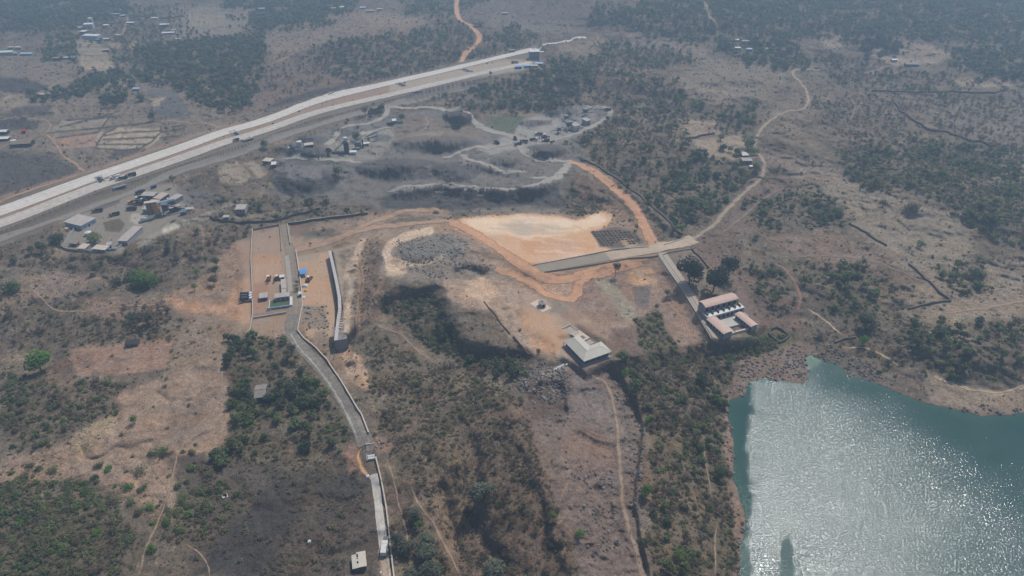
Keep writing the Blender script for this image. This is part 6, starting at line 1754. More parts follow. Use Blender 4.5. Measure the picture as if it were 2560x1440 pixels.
# light cover nearly everywhere on wild ground
one = np.ones_like(PX)
DEN['dry_shrub'] = one * .009; DEN['tuft'] = one * .06; DEN['dark_tuft'] = one * .10; DEN['olive_shrub'] = one * .003
nearfade = sstep((PY + 40) / 250) * .9 + .1
DEN['tuft'] = DEN['tuft'] * sstep((PY - 150) / 300); DEN['dark_tuft'] = DEN['dark_tuft'] * sstep((PY - 150) / 300)
W_ = dict(green_tree=.012, bare_tree=.010, dark_tree=.008)
# wooded land
for P_, d in [
    ([(-2600, -335), (5160, -335), (5160, -20), (-2600, -20)], dict(green_tree=.003, bare_tree=.004)),
    ([(-60, -30), (250, -30), (330, 28), (250, 50), (190, 72), (60, 84), (-60, 60)], dict(green_tree=.018, dark_tree=.006)),
    ([(120, 95), (210, 90), (200, 145), (110, 150)], dict(green_tree=.018)),
    ([(250, 100), (300, 110), (290, 140), (255, 145)], dict(dark_tree=.02)),
    ([(480, 70), (560, 95), (640, 75), (670, 130), (640, 250), (590, 285), (480, 260), (430, 215), (350, 200), (300, 150), (330, 125), (430, 110)], dict(green_tree=.014, dark_tree=.010, bare_tree=.006)),
    ([(200, 180), (300, 175), (340, 210), (320, 250), (270, 270), (230, 240), (80, 260), (75, 230), (150, 225)], dict(dark_tree=.012, green_tree=.010)),
    ([(560, 0), (900, 0), (870, 30), (700, 60), (640, 90), (560, 60)], dict(green_tree=.016, dark_tree=.004)),
    ([(690, 40), (790, 30), (840, 60), (700, 76)], dict(green_tree=.02)),
    ([(980, -30), (1280, -30), (1200, 10), (1140, 40), (1020, 35)], dict(green_tree=.006, bare_tree=.01)),
    ([(780, 110), (900, 95), (1040, 75), (1200, 60), (1210, 95), (1280, 60), (1340, 90), (1320, 122), (1160, 155), (1000, 190), (870, 205), (780, 160)], dict(green_tree=.008, bare_tree=.014)),
    ([(650, 150), (800, 110), (860, 190), (680, 250)], dict(bare_tree=.008, dry_shrub=.01)),
    ([(1480, 20), (1700, 0), (2560, -30), (2560, 120), (2300, 100), (2150, 90), (1900, 100), (1800, 80), (1740, 110), (1560, 70), (1470, 60)], dict(green_tree=.016, bare_tree=.006, dark_tree=.003)),
    ([(1500, 110), (1700, 125), (1750, 150), (1640, 170), (1540, 170), (1480, 120)], dict(green_tree=.006, bare_tree=.016)),
    ([(1200, 185), (1340, 165), (1440, 140), (1500, 150), (1490, 210), (1400, 280), (1240, 280), (1180, 230)], dict(green_tree=.012, dark_tree=.006, bare_tree=.008)),
    ([(1040, 245), (1180, 220), (1230, 280), (1180, 280), (1090, 262)], dict(bare_tree=.014, green_tree=.003)),
    ([(1480, 160), (1700, 210), (1720, 330), (1700, 400), (1640, 520), (1560, 470), (1480, 400), (1450, 340), (1540, 270), (1490, 250)], dict(green_tree=.006, bare_tree=.013, olive_shrub=.01, green_shrub=.004)),
    ([(1790, 100), (1990, 110), (2050, 160), (1990, 178), (1850, 160), (1790, 130)], dict(dark_tree=.012, green_tree=.01)),
    ([(2090, 60), (2200, 60), (2260, 120), (2160, 150), (2120, 130)], dict(dark_tree=.02)),
    ([(2380, 130), (2560, 120), (2560, 200), (2440, 195), (2370, 160)], dict(dark_tree=.012, green_tree=.012)),
    ([(2040, 130), (2180, 160), (2300, 180), (2440, 210), (2400, 240), (2180, 240), (2080, 200)], dict(bare_tree=.012, green_tree=.003)),
    ([(2180, 235), (2560, 235), (2560, 400), (2470, 370), (2280, 310)], dict(bare_tree=.013)),
    ([(2000, 250), (2180, 240), (2300, 330), (2300, 360), (2140, 370), (2040, 300)], dict(bare_tree=.008, green_shrub=.01, olive_shrub=.01)),
    ([(2080, 370), (2300, 350), (2560, 370), (2560, 620), (2460, 600), (2400, 540), (2280, 470), (2180, 480), (2120, 430)], dict(green_shrub=.04, olive_shrub=.04, green_tree=.008, dry_shrub=.03)),
    ([(1720, 380), (1860, 410), (1880, 450), (1800, 520), (1760, 590), (1700, 590), (1640, 520), (1680, 420)], dict(dark_tree=.008, green_tree=.016, olive_shrub=.01)),
    ([(1780, 290), (1900, 270), (1900, 340), (1870, 390), (1800, 345)], dict(green_tree=.014)),
    ([(1700, 240), (1900, 270), (1860, 310), (1760, 300)], dict(green_tree=.01, bare_tree=.008)),
    ([(1850, 510), (1940, 470), (2060, 490), (2140, 530), (2100, 560), (2030, 575), (1900, 575)], dict(green_tree=.010, green_shrub=.02, olive_shrub=.02, dry_shrub=.02)),
    ([(1870, 660), (1950, 665), (2000, 760), (1950, 790), (1880, 740)], dict(green_tree=.008, green_shrub=.03, olive_shrub=.03)),
    ([(1980, 660), (2160, 670), (2280, 740), (2260, 790), (2130, 800), (2030, 760)], dict(green_tree=.009, green_shrub=.02, olive_shrub=.03, dry_shrub=.03)),
    ([(2320, 650), (2460, 660), (2480, 740), (2380, 740)], dict(green_tree=.012, dry_shrub=.03)),
    ([(2240, 830), (2330, 800), (2420, 830), (2560, 780), (2560, 960), (2420, 960), (2300, 930), (2220, 900)], dict(green_tree=.012, dark_tree=.004, green_shrub=.02, olive_shrub=.03, dry_shrub=.03)),
    ([(2000, 840), (2250, 760), (2280, 880), (2200, 930), (2080, 890)], dict(dry_shrub=.06, olive_shrub=.012, bare_tree=.008)),
    ([(170, 20), (480, 15), (500, 110), (460, 170), (180, 170)], dict(bare_tree=.004, green_tree=.003, dry_shrub=.01)),
    # middle
    ([(0, 620), (300, 640), (420, 590), (620, 570), (625, 600), (540, 620), (450, 660), (380, 720), (300, 730), (220, 680), (0, 660)], dict(bare_tree=.010, dry_shrub=.04, olive_shrub=.012, dark_tree=.003)),
    ([(0, 720), (200, 760), (300, 800), (420, 790), (440, 850), (330, 860), (180, 860), (0, 860)], dict(dry_shrub=.05, olive_shrub=.02, bare_tree=.004)),
    ([(290, 760), (420, 760), (430, 850), (300, 850)], dict(bare_tree=.025, dry_shrub=.05)),
    ([(0, 930), (120, 950), (300, 960), (290, 1020), (180, 1080), (0, 1130)], dict(green_shrub=.03, olive_shrub=.04, dry_shrub=.06, bare_tree=.004)),
    ([(0, 1210), (200, 1200), (300, 1260), (330, 1350), (300, 1500), (-60, 1500), (-60, 1220)], dict(green_shrub=.06, olive_shrub=.10, bright_shrub=.014, dry_shrub=.10, bare_tree=.003)),
    ([(380, 1280), (560, 1200), (640, 1250), (560, 1330), (470, 1380), (400, 1330)], dict(green_shrub=.03, olive_shrub=.04, dry_shrub=.06)),
    ([(568, 850), (650, 840), (700, 850), (740, 890), (800, 960), (860, 1060), (900, 1120), (800, 1140), (560, 1160), (520, 1140), (580, 1080)], dict(green_tree=.016, dark_tree=.008, green_shrub=.02, olive_shrub=.03, dry_shrub=.04)),
    ([(480, 1150), (900, 1140), (940, 1440), (470, 1440)], dict(dry_shrub=.07, olive_shrub=.010, dark_tuft=.1)),
    ([(955, 745), (1010, 720), (1085, 722), (1128, 800), (1170, 872), (1295, 872), (1330, 920), (1290, 950), (1180, 920), (1080, 870), (1000, 800), (950, 780)], dict(green_shrub=.05, olive_shrub=.09, dark_tree=.010, dry_shrub=.08)),
    ([(910, 840), (960, 830), (1060, 900), (1260, 950), (1300, 1000), (1200, 1080), (1040, 1090), (960, 1060), (930, 960)], dict(olive_shrub=.04, dry_shrub=.10, green_shrub=.006, bare_tree=.004)),
    ([(960, 1070), (1300, 1040), (1400, 1180), (1460, 1440), (980, 1440)], dict(dry_shrub=.11, olive_shrub=.006, bare_tree=.006, tuft=.06)),
    ([(1190, 1060), (1330, 1060), (1400, 1250), (1430, 1440), (1200, 1440)], dict(dry_shrub=.14, bare_tree=.012)),
    ([(1560, 900), (1800, 850), (1830, 960), (1800, 1100), (1840, 1300), (1840, 1500), (1640, 1500), (1620, 1100)], dict(dry_shrub=.10, bare_tree=.018, olive_shrub=.04, green_shrub=.012, green_tree=.004)),
    ([(1730, 980), (1810, 1000), (1800, 1080), (1830, 1240), (1850, 1300), (1840, 1440), (1720, 1440), (1740, 1200)], dict(olive_shrub=.06, green_shrub=.03, bare_tree=.012, green_tree=.008)),
    ([(1590, 800), (1640, 780), (1700, 900), (1820, 960), (1760, 1020), (1620, 960), (1560, 900)], dict(olive_shrub=.06, green_shrub=.03)),
    ([(1800, 870), (1880, 830), (1960, 845), (1945, 870), (1840, 900)], dict(bright_shrub=.01, olive_shrub=.14, green_shrub=.08)),
    ([(540, 500), (900, 490), (960, 520), (880, 540), (640, 560), (530, 550)], dict(dry_shrub=.03, olive_shrub=.02, green_tree=.003)),
    ([(860, 400), (930, 410), (900, 450), (840, 440)], dict(green_tree=.008)),
    ([(870, 300), (900, 275), (960, 265), (955, 290), (900, 315), (860, 310)], dict(dark_tree=.02)),
    ([(760, 400), (850, 400), (830, 430), (780, 425)], dict(olive_shrub=.03, green_shrub=.02)),
    ([(1340, 345), (1430, 340), (1480, 350), (1440, 375), (1380, 365)], dict(green_shrub=.04, dark_tree=.006)),
    ([(1400, 440), (1460, 470), (1530, 530), (1450, 545), (1400, 530)], dict(olive_shrub=.05, dry_shrub=.05)),
    ([(1470, 700), (1500, 680), (1520, 700), (1490, 730), (1470, 745)], dict(olive_shrub=.06, dry_shrub=.06)),
    ([(1280, 700), (1330, 730), (1330, 760), (1270, 730)], dict(olive_shrub=.05, dry_shrub=.04)),
    ([(2560, 200), (5160, 0), (5160, 900), (2620, 960)], dict(green_tree=.003, dry_shrub=.01)),
    ([(-2600, 0), (-60, 0), (-60, 1500), (-2600, 1500)], dict(green_tree=.002, dry_shrub=.015)),
]:
    grow(P_, 12, 7.0, **d)
# overall cover
for k, f_ in dict(green_tree=1.9, dark_tree=1.6, bare_tree=1.9, green_shrub=1.9, olive_shrub=2.4, dry_shrub=3.4, bright_shrub=2.5).items(): DEN[k] = DEN[k] * f_
# clumping
cl = sstep((fbm(WX0, WY0, 26, 3, 101) + .16) * 2.4); cl2 = sstep((fbm(WX0, WY0, 14, 3, 104) + .12) * 2.6)
for k in ('green_tree', 'dark_tree', 'green_shrub', 'bright_shrub'): DEN[k] = DEN[k] * (.25 + 1.15 * cl)
for k in ('bare_tree', 'olive_shrub', 'dry_shrub'): DEN[k] = DEN[k] * (.4 + .95 * cl2)
# places without plants
VEG = [k for k in KINDS if 'boulder' not in k]
CLEARS = [
    ([(-60, 548), (0, 500), (236, 420), (470, 340), (660, 290), (853, 222), (973, 196), (1107, 166), (1350, 112), (1370, 180), (1200, 212), (1107, 222), (973, 262), (853, 306), (660, 366), (470, 430), (236, 520), (0, 618), (-60, 640)], .12),
    (PAD, 0), ([(590, 600), (720, 560), (850, 620), (905, 600), (900, 860), (850, 870), (740, 830), (590, 830), (430, 780), (430, 740)], .05),
    ([(690, 395), (760, 345), (850, 308), (960, 288), (1120, 270), (1280, 335), (1300, 290), (1460, 262), (1530, 272), (1440, 345), (1475, 400), (1430, 445), (1400, 530), (960, 525), (680, 492)], .08),
    ([(165, 620), (172, 540), (300, 495), (345, 460), (470, 460), (480, 520), (420, 585), (330, 600), (300, 632)], .08),
    ([(1330, 655), (1640, 610), (1740, 590), (1740, 625), (1660, 650), (1540, 670), (1340, 700)], 0),
    ([(1640, 630), (1665, 625), (1800, 840), (1905, 800), (1900, 840), (1800, 860), (1770, 850)], .0), ([(1740, 750), (1850, 728), (1905, 815), (1890, 835), (1795, 852)], 0),
    ([(1120, 700), (1290, 700), (1380, 755), (1560, 880), (1460, 915), (1330, 890), (1230, 790), (1130, 760)], .10),
    ([(1290, 660), (1640, 640), (1750, 830), (1700, 890), (1570, 900), (1500, 850), (1400, 770), (1290, 700)], .10),
    ([(950, 600), (1140, 545), (1300, 690), (1230, 715), (1000, 710), (950, 690)], .12), ([(740, 560), (1110, 520), (1140, 560), (900, 620), (740, 630)], .22),
    ([(1330, 905), (1510, 905), (1600, 1080), (1590, 1250), (1620, 1440), (1450, 1440), (1350, 1150), (1310, 1000)], .12),
    ([(290, 985), (560, 880), (575, 1000), (560, 1110), (450, 1150), (440, 1250), (300, 1230), (170, 1160), (300, 1060)], .07), ([(170, 872), (430, 850), (415, 925), (190, 940)], .12),
    ([(130, 300), (410, 300), (400, 376), (130, 376)], .02), ([(370, 222), (470, 230), (465, 300), (390, 300)], .05), ([(545, 415), (640, 400), (670, 435), (600, 462)], .05),
    ([(460, 20), (640, 20), (600, 90), (450, 100)], .15), ([(190, 110), (290, 105), (290, 175), (200, 175)], .1), ([(1730, 345), (1860, 335), (1860, 370), (1780, 395)], .06),
    ([(1810, 985), (1850, 905), (2000, 850), (2040, 880), (2200, 955), (1870, 1000), (1868, 1340), (1835, 1340)], .08), ([(2300, 940), (2560, 960), (2560, 1040), (2330, 1010)], .25),
    ([(1320, 740), (1380, 740), (1380, 785), (1320, 785)], 0), ([(1400, 805), (1540, 860), (1530, 900), (1450, 915), (1400, 850)], 0), ([(2040, 470), (2400, 560), (2400, 640), (2200, 620)], .5),
    ([(870, 1090), (990, 1090), (960, 1160), (880, 1170)], .1), ([(905, 1150), (990, 1140), (1000, 1460), (925, 1460)], .25), ([(870, 1375), (925, 1375), (925, 1430), (870, 1430)], 0), ([(622, 955), (672, 950), (672, 1010), (622, 1010)], 0), ([(560, 1330), (690, 1190), (720, 1300), (650, 1440), (480, 1440)], .25)]
for P_, kp in CLEARS:
    clear(P_, 5, 1.5, kp, VEG)
for P_, d in [([(985, 600), (1130, 580), (1180, 620), (1170, 660), (1060, 690), (1000, 650)], dict(boulder=.18)), ([(1150, 655), (1230, 660), (1220, 682), (1150, 675)], dict(dark_boulder=.25)), ([(1075, 670), (1120, 672), (1110, 705), (1070, 695)], dict(boulder=.10, dark_boulder=.08)),
              ([(1280, 905), (1420, 920), (1420, 1000), (1330, 1010), (1280, 960)], dict(boulder=.30, dark_boulder=.26)), ([(1310, 1020), (1440, 1020), (1420, 1070), (1310, 1060)], dict(boulder=.05, dark_boulder=.04)), ([(1480, 940), (1560, 940), (1610, 1060), (1590, 1300), (1560, 1300), (1540, 1000)], dict(boulder=.09, dark_boulder=.09)),
              ([(1400, 1150), (1540, 1180), (1550, 1400), (1480, 1400)], dict(boulder=.07, dark_boulder=.08)), ([(755, 768), (815, 765), (815, 820), (760, 822)], dict(boulder=.10, dark_boulder=.06)), ([(780, 826), (815, 824), (820, 870)], dict(boulder=.08)), ([(870, 760), (910, 700), (940, 740), (900, 850)], dict(boulder=.06, dark_boulder=.05)),
              ([(845, 870), (890, 870), (900, 960), (860, 940)], dict(dark_boulder=.03)), ([(900, 600), (960, 600), (920, 700), (880, 700)], dict(boulder=.03, dark_boulder=.03)), ([(1830, 990), (1850, 905), (2000, 860), (2040, 900), (2000, 965), (1870, 965)], dict(boulder=.14, dark_boulder=.10)),
              ([(1800, 1000), (1835, 990), (1850, 1240), (1870, 1340), (1850, 1350), (1815, 1150)], dict(boulder=.04, dark_boulder=.03)), ([(2030, 850), (2120, 880), (2220, 940), (2160, 960), (2040, 905)], dict(boulder=.16, dark_boulder=.22)), ([(2020, 770), (2090, 800), (2110, 860), (2040, 870)], dict(dark_boulder=.05, boulder=.04)),
              ([(1600, 1100), (1610, 1080), (1600, 1300), (1580, 1300)], dict(dark_boulder=.08)), ([(1050, 1195), (1110, 1200), (1110, 1235), (1050, 1225)], dict(boulder=.06)), ([(930, 1095), (970, 1100), (960, 1125), (938, 1125)], dict(boulder=.3)), ([(1100, 1100), (1260, 1080), (1500, 1440), (1200, 1440)], dict(dark_boulder=.004)),
              ([(1280, 330), (1320, 335), (1320, 345), (1280, 345)], dict(boulder=.08)), ([(1150, 390), (1180, 395), (1180, 420), (1140, 415)], dict(dark_boulder=.08)), ([(1000, 462), (1120, 455), (1120, 470), (1000, 480)], dict(dark_boulder=.05, boulder=.03)), ([(1350, 800), (1460, 800), (1480, 850), (1540, 900), (1500, 920), (1420, 830)], dict(boulder=.012)),
              ([(1340, 890), (1380, 900), (1430, 935), (1400, 950), (1330, 930)], dict(boulder=.06)), ([(1180, 1340), (1290, 1380), (1300, 1440), (1180, 1440)], dict(dark_boulder=.02)), ([(2310, 960), (2560, 990), (2560, 1035), (2340, 1005)], dict(boulder=.01))]:
    grow(P_, 5, 3.0, **d)
grow([(1585, 800), (1640, 770), (1700, 880), (1750, 920), (1620, 920)], 8, 4, olive_shrub=.12, green_shrub=.05, tuft=.05)
for P_, d in [([(1380, 275), (1440, 262), (1470, 262), (1400, 300)], dict(dark_tuft=.01))]:
    grow(P_, 5, 3.0, **d)
outside = ((PX > -520) & (PX < 3080) & (PY > -95) & (PY < 1720)).astype(np.float32)
for k in KINDS: DEN[k] = DEN[k] * outside
dry = (DL < -2).astype(np.float32)
shb = sstep(1 - np.abs(-DL - 5) / 12.0) * (PX > 1780) * sstep(fbm(WX0, WY0, 9, 2, 160) * 3 + .3)
DEN['boulder'] = np.maximum(DEN['boulder'], shb * .16); DEN['dark_boulder'] = np.maximum(DEN['dark_boulder'], shb * .2)
for k in KINDS: DEN[k] = DEN[k] * (dry if 'boulder' not in k else (DL < 3))

# litter and undergrowth darken the soil where plants stand close
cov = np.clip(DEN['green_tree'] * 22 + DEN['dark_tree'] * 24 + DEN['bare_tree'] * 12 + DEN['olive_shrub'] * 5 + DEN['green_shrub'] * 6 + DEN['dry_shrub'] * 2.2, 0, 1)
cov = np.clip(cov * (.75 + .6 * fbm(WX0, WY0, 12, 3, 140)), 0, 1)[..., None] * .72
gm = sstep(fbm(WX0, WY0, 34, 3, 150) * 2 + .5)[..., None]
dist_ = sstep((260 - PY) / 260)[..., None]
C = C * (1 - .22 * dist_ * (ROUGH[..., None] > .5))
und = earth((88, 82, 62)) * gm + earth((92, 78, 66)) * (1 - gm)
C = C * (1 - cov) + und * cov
C = C * (1 - .10 * ROUGH[..., None])
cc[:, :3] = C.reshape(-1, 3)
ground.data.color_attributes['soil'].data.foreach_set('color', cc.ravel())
# cell areas in world units
def cell_area():
    ax = GX[:-1, 1:] - GX[:-1, :-1]; ay = GY[:-1, 1:] - GY[:-1, :-1]
    bx = GX[1:, :-1] - GX[:-1, :-1]; by = GY[1:, :-1] - GY[:-1, :-1]
    return np.abs(ax * by - ay * bx)
CA = cell_area()
# kept-free mask in the world, by rasterising roads, walls and houses at 1 m
GR = 1.0; ox, oy = -1200.0, 60.0
free = np.ones((2400, 2500), bool)      # y rows, x cols
for Q, r in TAKEN:
    rr_ = int(math.ceil(r + .6))
    dx, dy = np.meshgrid(np.arange(-rr_, rr_ + 1), np.arange(-rr_, rr_ + 1))
    k = (dx ** 2 + dy ** 2) <= (r + .5) ** 2
    dx, dy = dx[k], dy[k]
    cx = ((Q[:, 0] - ox) / GR).astype(int)[:, None] + dx[None]; cy = ((Q[:, 1] - oy) / GR).astype(int)[:, None] + dy[None]
    ok = (cx >= 0) & (cx < 2500) & (cy >= 0) & (cy < 2400)
    free[cy[ok], cx[ok]] = False

SIZES = dict(green_tree=(1.4, 3.8), dark_tree=(1.6, 4.0), bare_tree=(1.2, 3.0), green_shrub=(.8, 2.5), olive_shrub=(.5, 2.2), bright_shrub=(.7, 1.7), dry_shrub=(.3, 1.5), tuft=(.25, .6), dark_tuft=(.25, .65), boulder=(.3, 1.5), dark_boulder=(.3, 1.4))
PTS = {}
for k in KINDS:
    lam = np.clip(DEN[k][:-1, :-1], 0, None) * CA
    # far, out-of-view cells are thinned
    n = NR.poisson(np.clip(lam, 0, 40))
    ii, jj = np.nonzero(n)
    rep = n[ii, jj]; ii = np.repeat(ii, rep); jj = np.repeat(jj, rep)
    u, v = NR.rand(len(ii)), NR.rand(len(ii))
    def bl(A): return (A[ii, jj] * (1 - u) + A[ii, jj + 1] * u) * (1 - v) + (A[ii + 1, jj] * (1 - u) + A[ii + 1, jj + 1] * u) * v
    P = np.stack([bl(GX), bl(GY), bl(RZ)], -1); px_, py_ = bl(PX), bl(PY)
    cx = ((P[:, 0] - ox) / GR).astype(int); cy = ((P[:, 1] - oy) / GR).astype(int)
    inb = (cx >= 0) & (cx < 2500) & (cy >= 0) & (cy < 2400)
    ok = np.ones(len(P), bool); ok[inb] = free[cy[inb], cx[inb]]
    P, px_, py_ = P[ok], px_[ok], py_[ok]
    lo, hi = SIZES[k]; s = lo + (hi - lo) * NR.beta(1.6, 2.6, len(P))
    if 'tree' in k: s = s * np.where(py_ < 300, 1.15, 1.0)
    PTS[k] = [P, px_, py_, s]
print('scatter', {k: len(v[0]) for k, v in PTS.items()})

# ------------------------------------------------------------------ notable trees and bushes, one by one
def tree_parts(name, px, r, h, leaf, label, cat='tree', n=420, flat=.8, group=None, seed=0, trunk=True, lobes=9, size=None):
    rr = random.Random(seed + int(px[0] * 7 + px[1]))
    g = G(*px); o = empty(name, g, rr.uniform(0, 6), label, cat, group)
    cz = h - r * flat * .75
    V, F = crown_geo(rr, n, r, r * flat, max(cz, r * flat * .55), size or r * .26, lobes)
    link('crown', new_mesh('crown', V, F, leaf), o)
    if trunk:
        b = limbs(rr, h, max(.15, r * .06), r * .5, 5); b.build('trunk', M_BARK, o)
    return o
T = 'broadleaf_tree'
HT = [
 (T, (105, 930), 7.2, 13, L_BRIGHT, 'large bright green round tree alone on the reddish ground at the left', 900),
 (T, (338, 1060), 2.7, 5, L_BRIGHT, 'small round green tree alone in the middle of the brown slope', 400),
 (T, (1667, 744), 2.6, 6.5, L_GREEN, 'small green tree with a dark round shadow beside the ochre path', 400),
 (T, (1722, 712), 9.0, 17, L_DEEP, 'big dark tree shading the straight access road', 1000),
 (T, (1783, 728), 8.8, 18, L_DEEP, 'biggest dark tree above the pink roofed block', 1000),
 (T, (1818, 700), 7.0, 17, L_DEEP, 'dark tree right behind the biggest dark tree', 700),
 (T, (1538, 692), 3.4, 10, L_DEEP, 'narrow dark tree beside the kerb of the cross road', 450),
 (T, (1101, 528), 3.2, 10.5, L_GREEN, 'tall green tree alone at the end of the tan tracks', 500),
 (T, (1703, 588), 3.4, 8.5, L_BRIGHT, 'bright green tree beside the road fork', 500),
 (T, (362, 712), 8.5, 8, L_BRIGHT, 'wide bright green flat crowned tree above the footpath', 1000),
 (T, (330, 698), 4.0, 6, L_GREEN, 'green tree touching the left of the wide bright green tree', 400),
 (T, (32, 728), 6.2, 8, L_GREEN, 'broad green tree at the left edge above the footpath', 700),
 (T, (150, 612), 5.8, 10, L_DARK, 'round dark tree outside the plant wall', 700),
 (T, (238, 606), 5.4, 8, L_GREEN, 'green tree inside the batching plant beside the white tank', 700),
 (T, (240, 686), 3.3, 8, L_GREEN, 'upright green tree between the plant wall and the footpath', 450),
 (T, (435, 468), 3.0, 11, L_GREEN, 'tall slim green tree at the corner of the plant yard', 450),
 (T, (846, 440), 5.0, 9, L_GREEN, 'round green tree beside the big flat gravel heap', 600),
 (T, (662, 370), 4.2, 8, L_DARK, 'round dark tree beside the service road', 500),
 (T, (385, 302), 5.0, 10, L_DARK, 'dark round tree at the lower corner of the grey ploughed field', 500),
 (T, (356, 252), 6.0, 10, L_DARK, 'dark round tree left of the grey ploughed field', 500),
 (T, (273, 254), 7.0, 10, L_GREEN, 'broad green tree above the terraced fields', 500),
 (T, (1205, 1248), 5.6, 9.5, L_GREY, 'large grey green tree on the slope below the gully', 900),
 (T, (1043, 1300), 3.4, 7, L_GREY, 'grey green tree right of the wall, uppermost of the roadside trees', 500),
 (T, (1050, 1322), 2.2, 5, L_BRIGHT, 'small bright green tree just below the uppermost roadside tree', 300),
 (T, (990, 1362), 3.8, 7, L_GREY, 'grey green tree overhanging the road beside the truck', 600),
 (T, (1014, 1384), 4.4, 7.5, L_GREY, 'grey green tree right of the one overhanging the truck', 700),
 (T, (1063, 1372), 4.4, 8, L_GREY, 'tall grey green tree in the gap right of the roadside pair', 700),
 (T, (1072, 1402), 4.4, 8, L_GREY, 'grey green tree below the tall one in the gap', 700),
 (T, (1082, 1440), 4.6, 8, L_GREY, 'grey green tree cut by the bottom edge right of the road', 700),
 (T, (1025, 1455), 4.0, 7, L_GREY, 'grey green tree at the bottom edge beside the wall end', 600),
 (T, (1242, 1438), 5.2, 8, L_GREY, 'big grey green tree at the bottom edge below the dark gully', 800),
 (T, (1213, 1442), 2.2, 4, L_BRIGHT, 'bright yellow green bush tree at the bottom edge', 250),
 (T, (1612, 1240), 3.4, 6, L_BRIGHT, 'bright green tree beside the rubble edge of the track', 500),
 (T, (1448, 1345), 2.5, 5, L_BRIGHT, 'bright green tree on the slope left of the lower track', 350),
 (T, (1381, 1295), 1.8, 3.6, L_BRIGHT, 'small bright green tree in the brown scrub of the hill', 250),
 (T, (1621, 1060), 2.4, 4.4, L_BRIGHT, 'bright green tree right of the rubble edge halfway down', 350),
 (T, (1561, 936), 2.4, 3.0, L_BRIGHT, 'lime green bush tree below the L shaped house', 350),
 (T, (1697, 1395), 2.6, 4.2, L_BRIGHT, 'bright green tree in the lakeside scrub near the bottom', 300),
 (T, (1752, 962), 5.0, 7, L_DARK, 'dark green tree on the lakeside slope above the shore boulders', 600),
 (T, (1802, 1190), 3.8, 6, L_GREEN, 'green tree close to the shore halfway down the lake edge', 450),
 (T, (2163, 822), 6.0, 10, L_GREEN, 'big green tree with a black shadow above the lake head', 700),
 (T, (2156, 862), 3.4, 6, L_BRIGHT, 'bright green tree beside the pale sandy path', 400),
 (T, (2275, 528), 6.0, 8, L_OLIVE, 'round olive tree alone on the pale right hand slope', 700),
 (T, (2207, 516), 3.8, 6, L_DARK, 'dark tree left of the round olive tree', 350),
 (T, (2436, 700), 6.0, 8, L_DARK, 'dark green tree beside the upper end of the slanting wall', 600),
 (T, (2300, 620), 3.6, 6, L_GREEN, 'lone tree on the pale slope below the shorter field wall', 350),
 (T, (1802, 352), 4.2, 6, L_DARK, 'tree at the far edge of the farm clearing', 350),
 (T, (1806, 376), 5.0, 7, L_DARK, 'round tree with a dark shadow in the farm clearing', 500),
 (T, (1822, 380), 3.6, 6, L_GREEN, 'tree right of the round one in the farm clearing', 350),
 (T, (1842, 386), 5.0, 7, L_DARK, 'dark tree left of the farmhouse', 500),
 (T, (1868, 372), 6.5, 10, L_GREEN, 'tall green tree behind the white roofed farmhouse', 600),
 (T, (1886, 388), 4.5, 7, L_BRIGHT, 'bright green tree between the farmhouse and the hill road', 400),
 (T, (1790, 332), 1.2, 11, L_DARK, 'thin columnar tree beside the far field wall', 200),
 (T, (1888, 428), 5.0, 8, L_GREEN, 'green tree inside the bend of the hill road', 500),
 (T, (510, 640), 3.0, 8, L_GREEN, 'slim green tree at the top of the row beside the footpath', 300),
 (T, (516, 664), 3.0, 8, L_GREEN, 'second slim green tree in the row beside the footpath', 300),
 (T, (494, 690), 3.0, 6.5, L_BRIGHT, 'bright slim tree lower in the row beside the footpath', 300),
 (T, (488, 728), 2.6, 5.5, L_BRIGHT, 'lowest bright slim tree in the row beside the footpath', 300),
 (T, (542, 668), 3.6, 8, L_DARK, 'dark tree at the top of the dark column left of the yard wall', 400),
 (T, (540, 690), 3.6, 8, L_DARK, 'dark tree in the middle of the dark column left of the yard wall', 400),
 (T, (536, 714), 3.4, 7, L_DARK, 'dark tree at the foot of the dark column left of the yard wall', 400),
 (T, (456, 812), 2.2, 5, L_DARK, 'small dark tree alone on the grey pink ground', 250),
 (T, (372, 815), 5.5, 11, L_DRY, 'tall half bare tree in the clump above the black roofed hut', 500),
 (T, (337, 812), 5.0, 9, L_DARK, 'dark tree in the clump left of the tall half bare tree', 500),
 (T, (1250 + 52, 1010), 2.2, 4, L_GREEN, 'small green tree at the edge of the boulder field', 200),
 (T, (914, 290), 4.5, 10, L_DARK, 'dark tree in the clump beside the quarry road loop', 350),
 (T, (958, 284), 3.0, 11, L_DARK, 'tall narrow tree at the right end of the clump by the road loop', 300),
 (T, (1004, 305), 5.0, 9, L_DARK, 'dark tree beside the quarry rest hut', 400),
 (T, (893, 350), 5.0, 8, L_DARK, 'dark tree behind the asphalt tower', 400),
 (T, (744, 712), 1.8, 4, L_GREEN, 'small dark tree in the verge of the inner site road', 200),
 (T, (743, 728), 2.0, 3, L_DARK, 'low dark bush tree below the verge tree', 200),
 (T, (2090, 540), 5.0, 7, L_GREEN, 'green tree at the right of the shrub belt below the hill road', 450),
 (T, (1890, 600), 3.4, 5, L_GREEN, 'small green tree on the red slope right of the road fork', 300),
 (T, (890, 672), 1.6, 3.2, L_DARK, 'small dark tree on the rubble right of the pale track', 180),
 (T, (777, 614), 1.0, 2.6, L_DARK, 'tiny dark tree beside the tan track', 120)]
for nm, p, r, h, lf, lb, n in HT:
    tree_parts(nm, p, r, h, lf, lb, n=int(n * 1.6), size=max(.34, r * .16), lobes=10 if r > 4 else 7)
    g = G(*p)
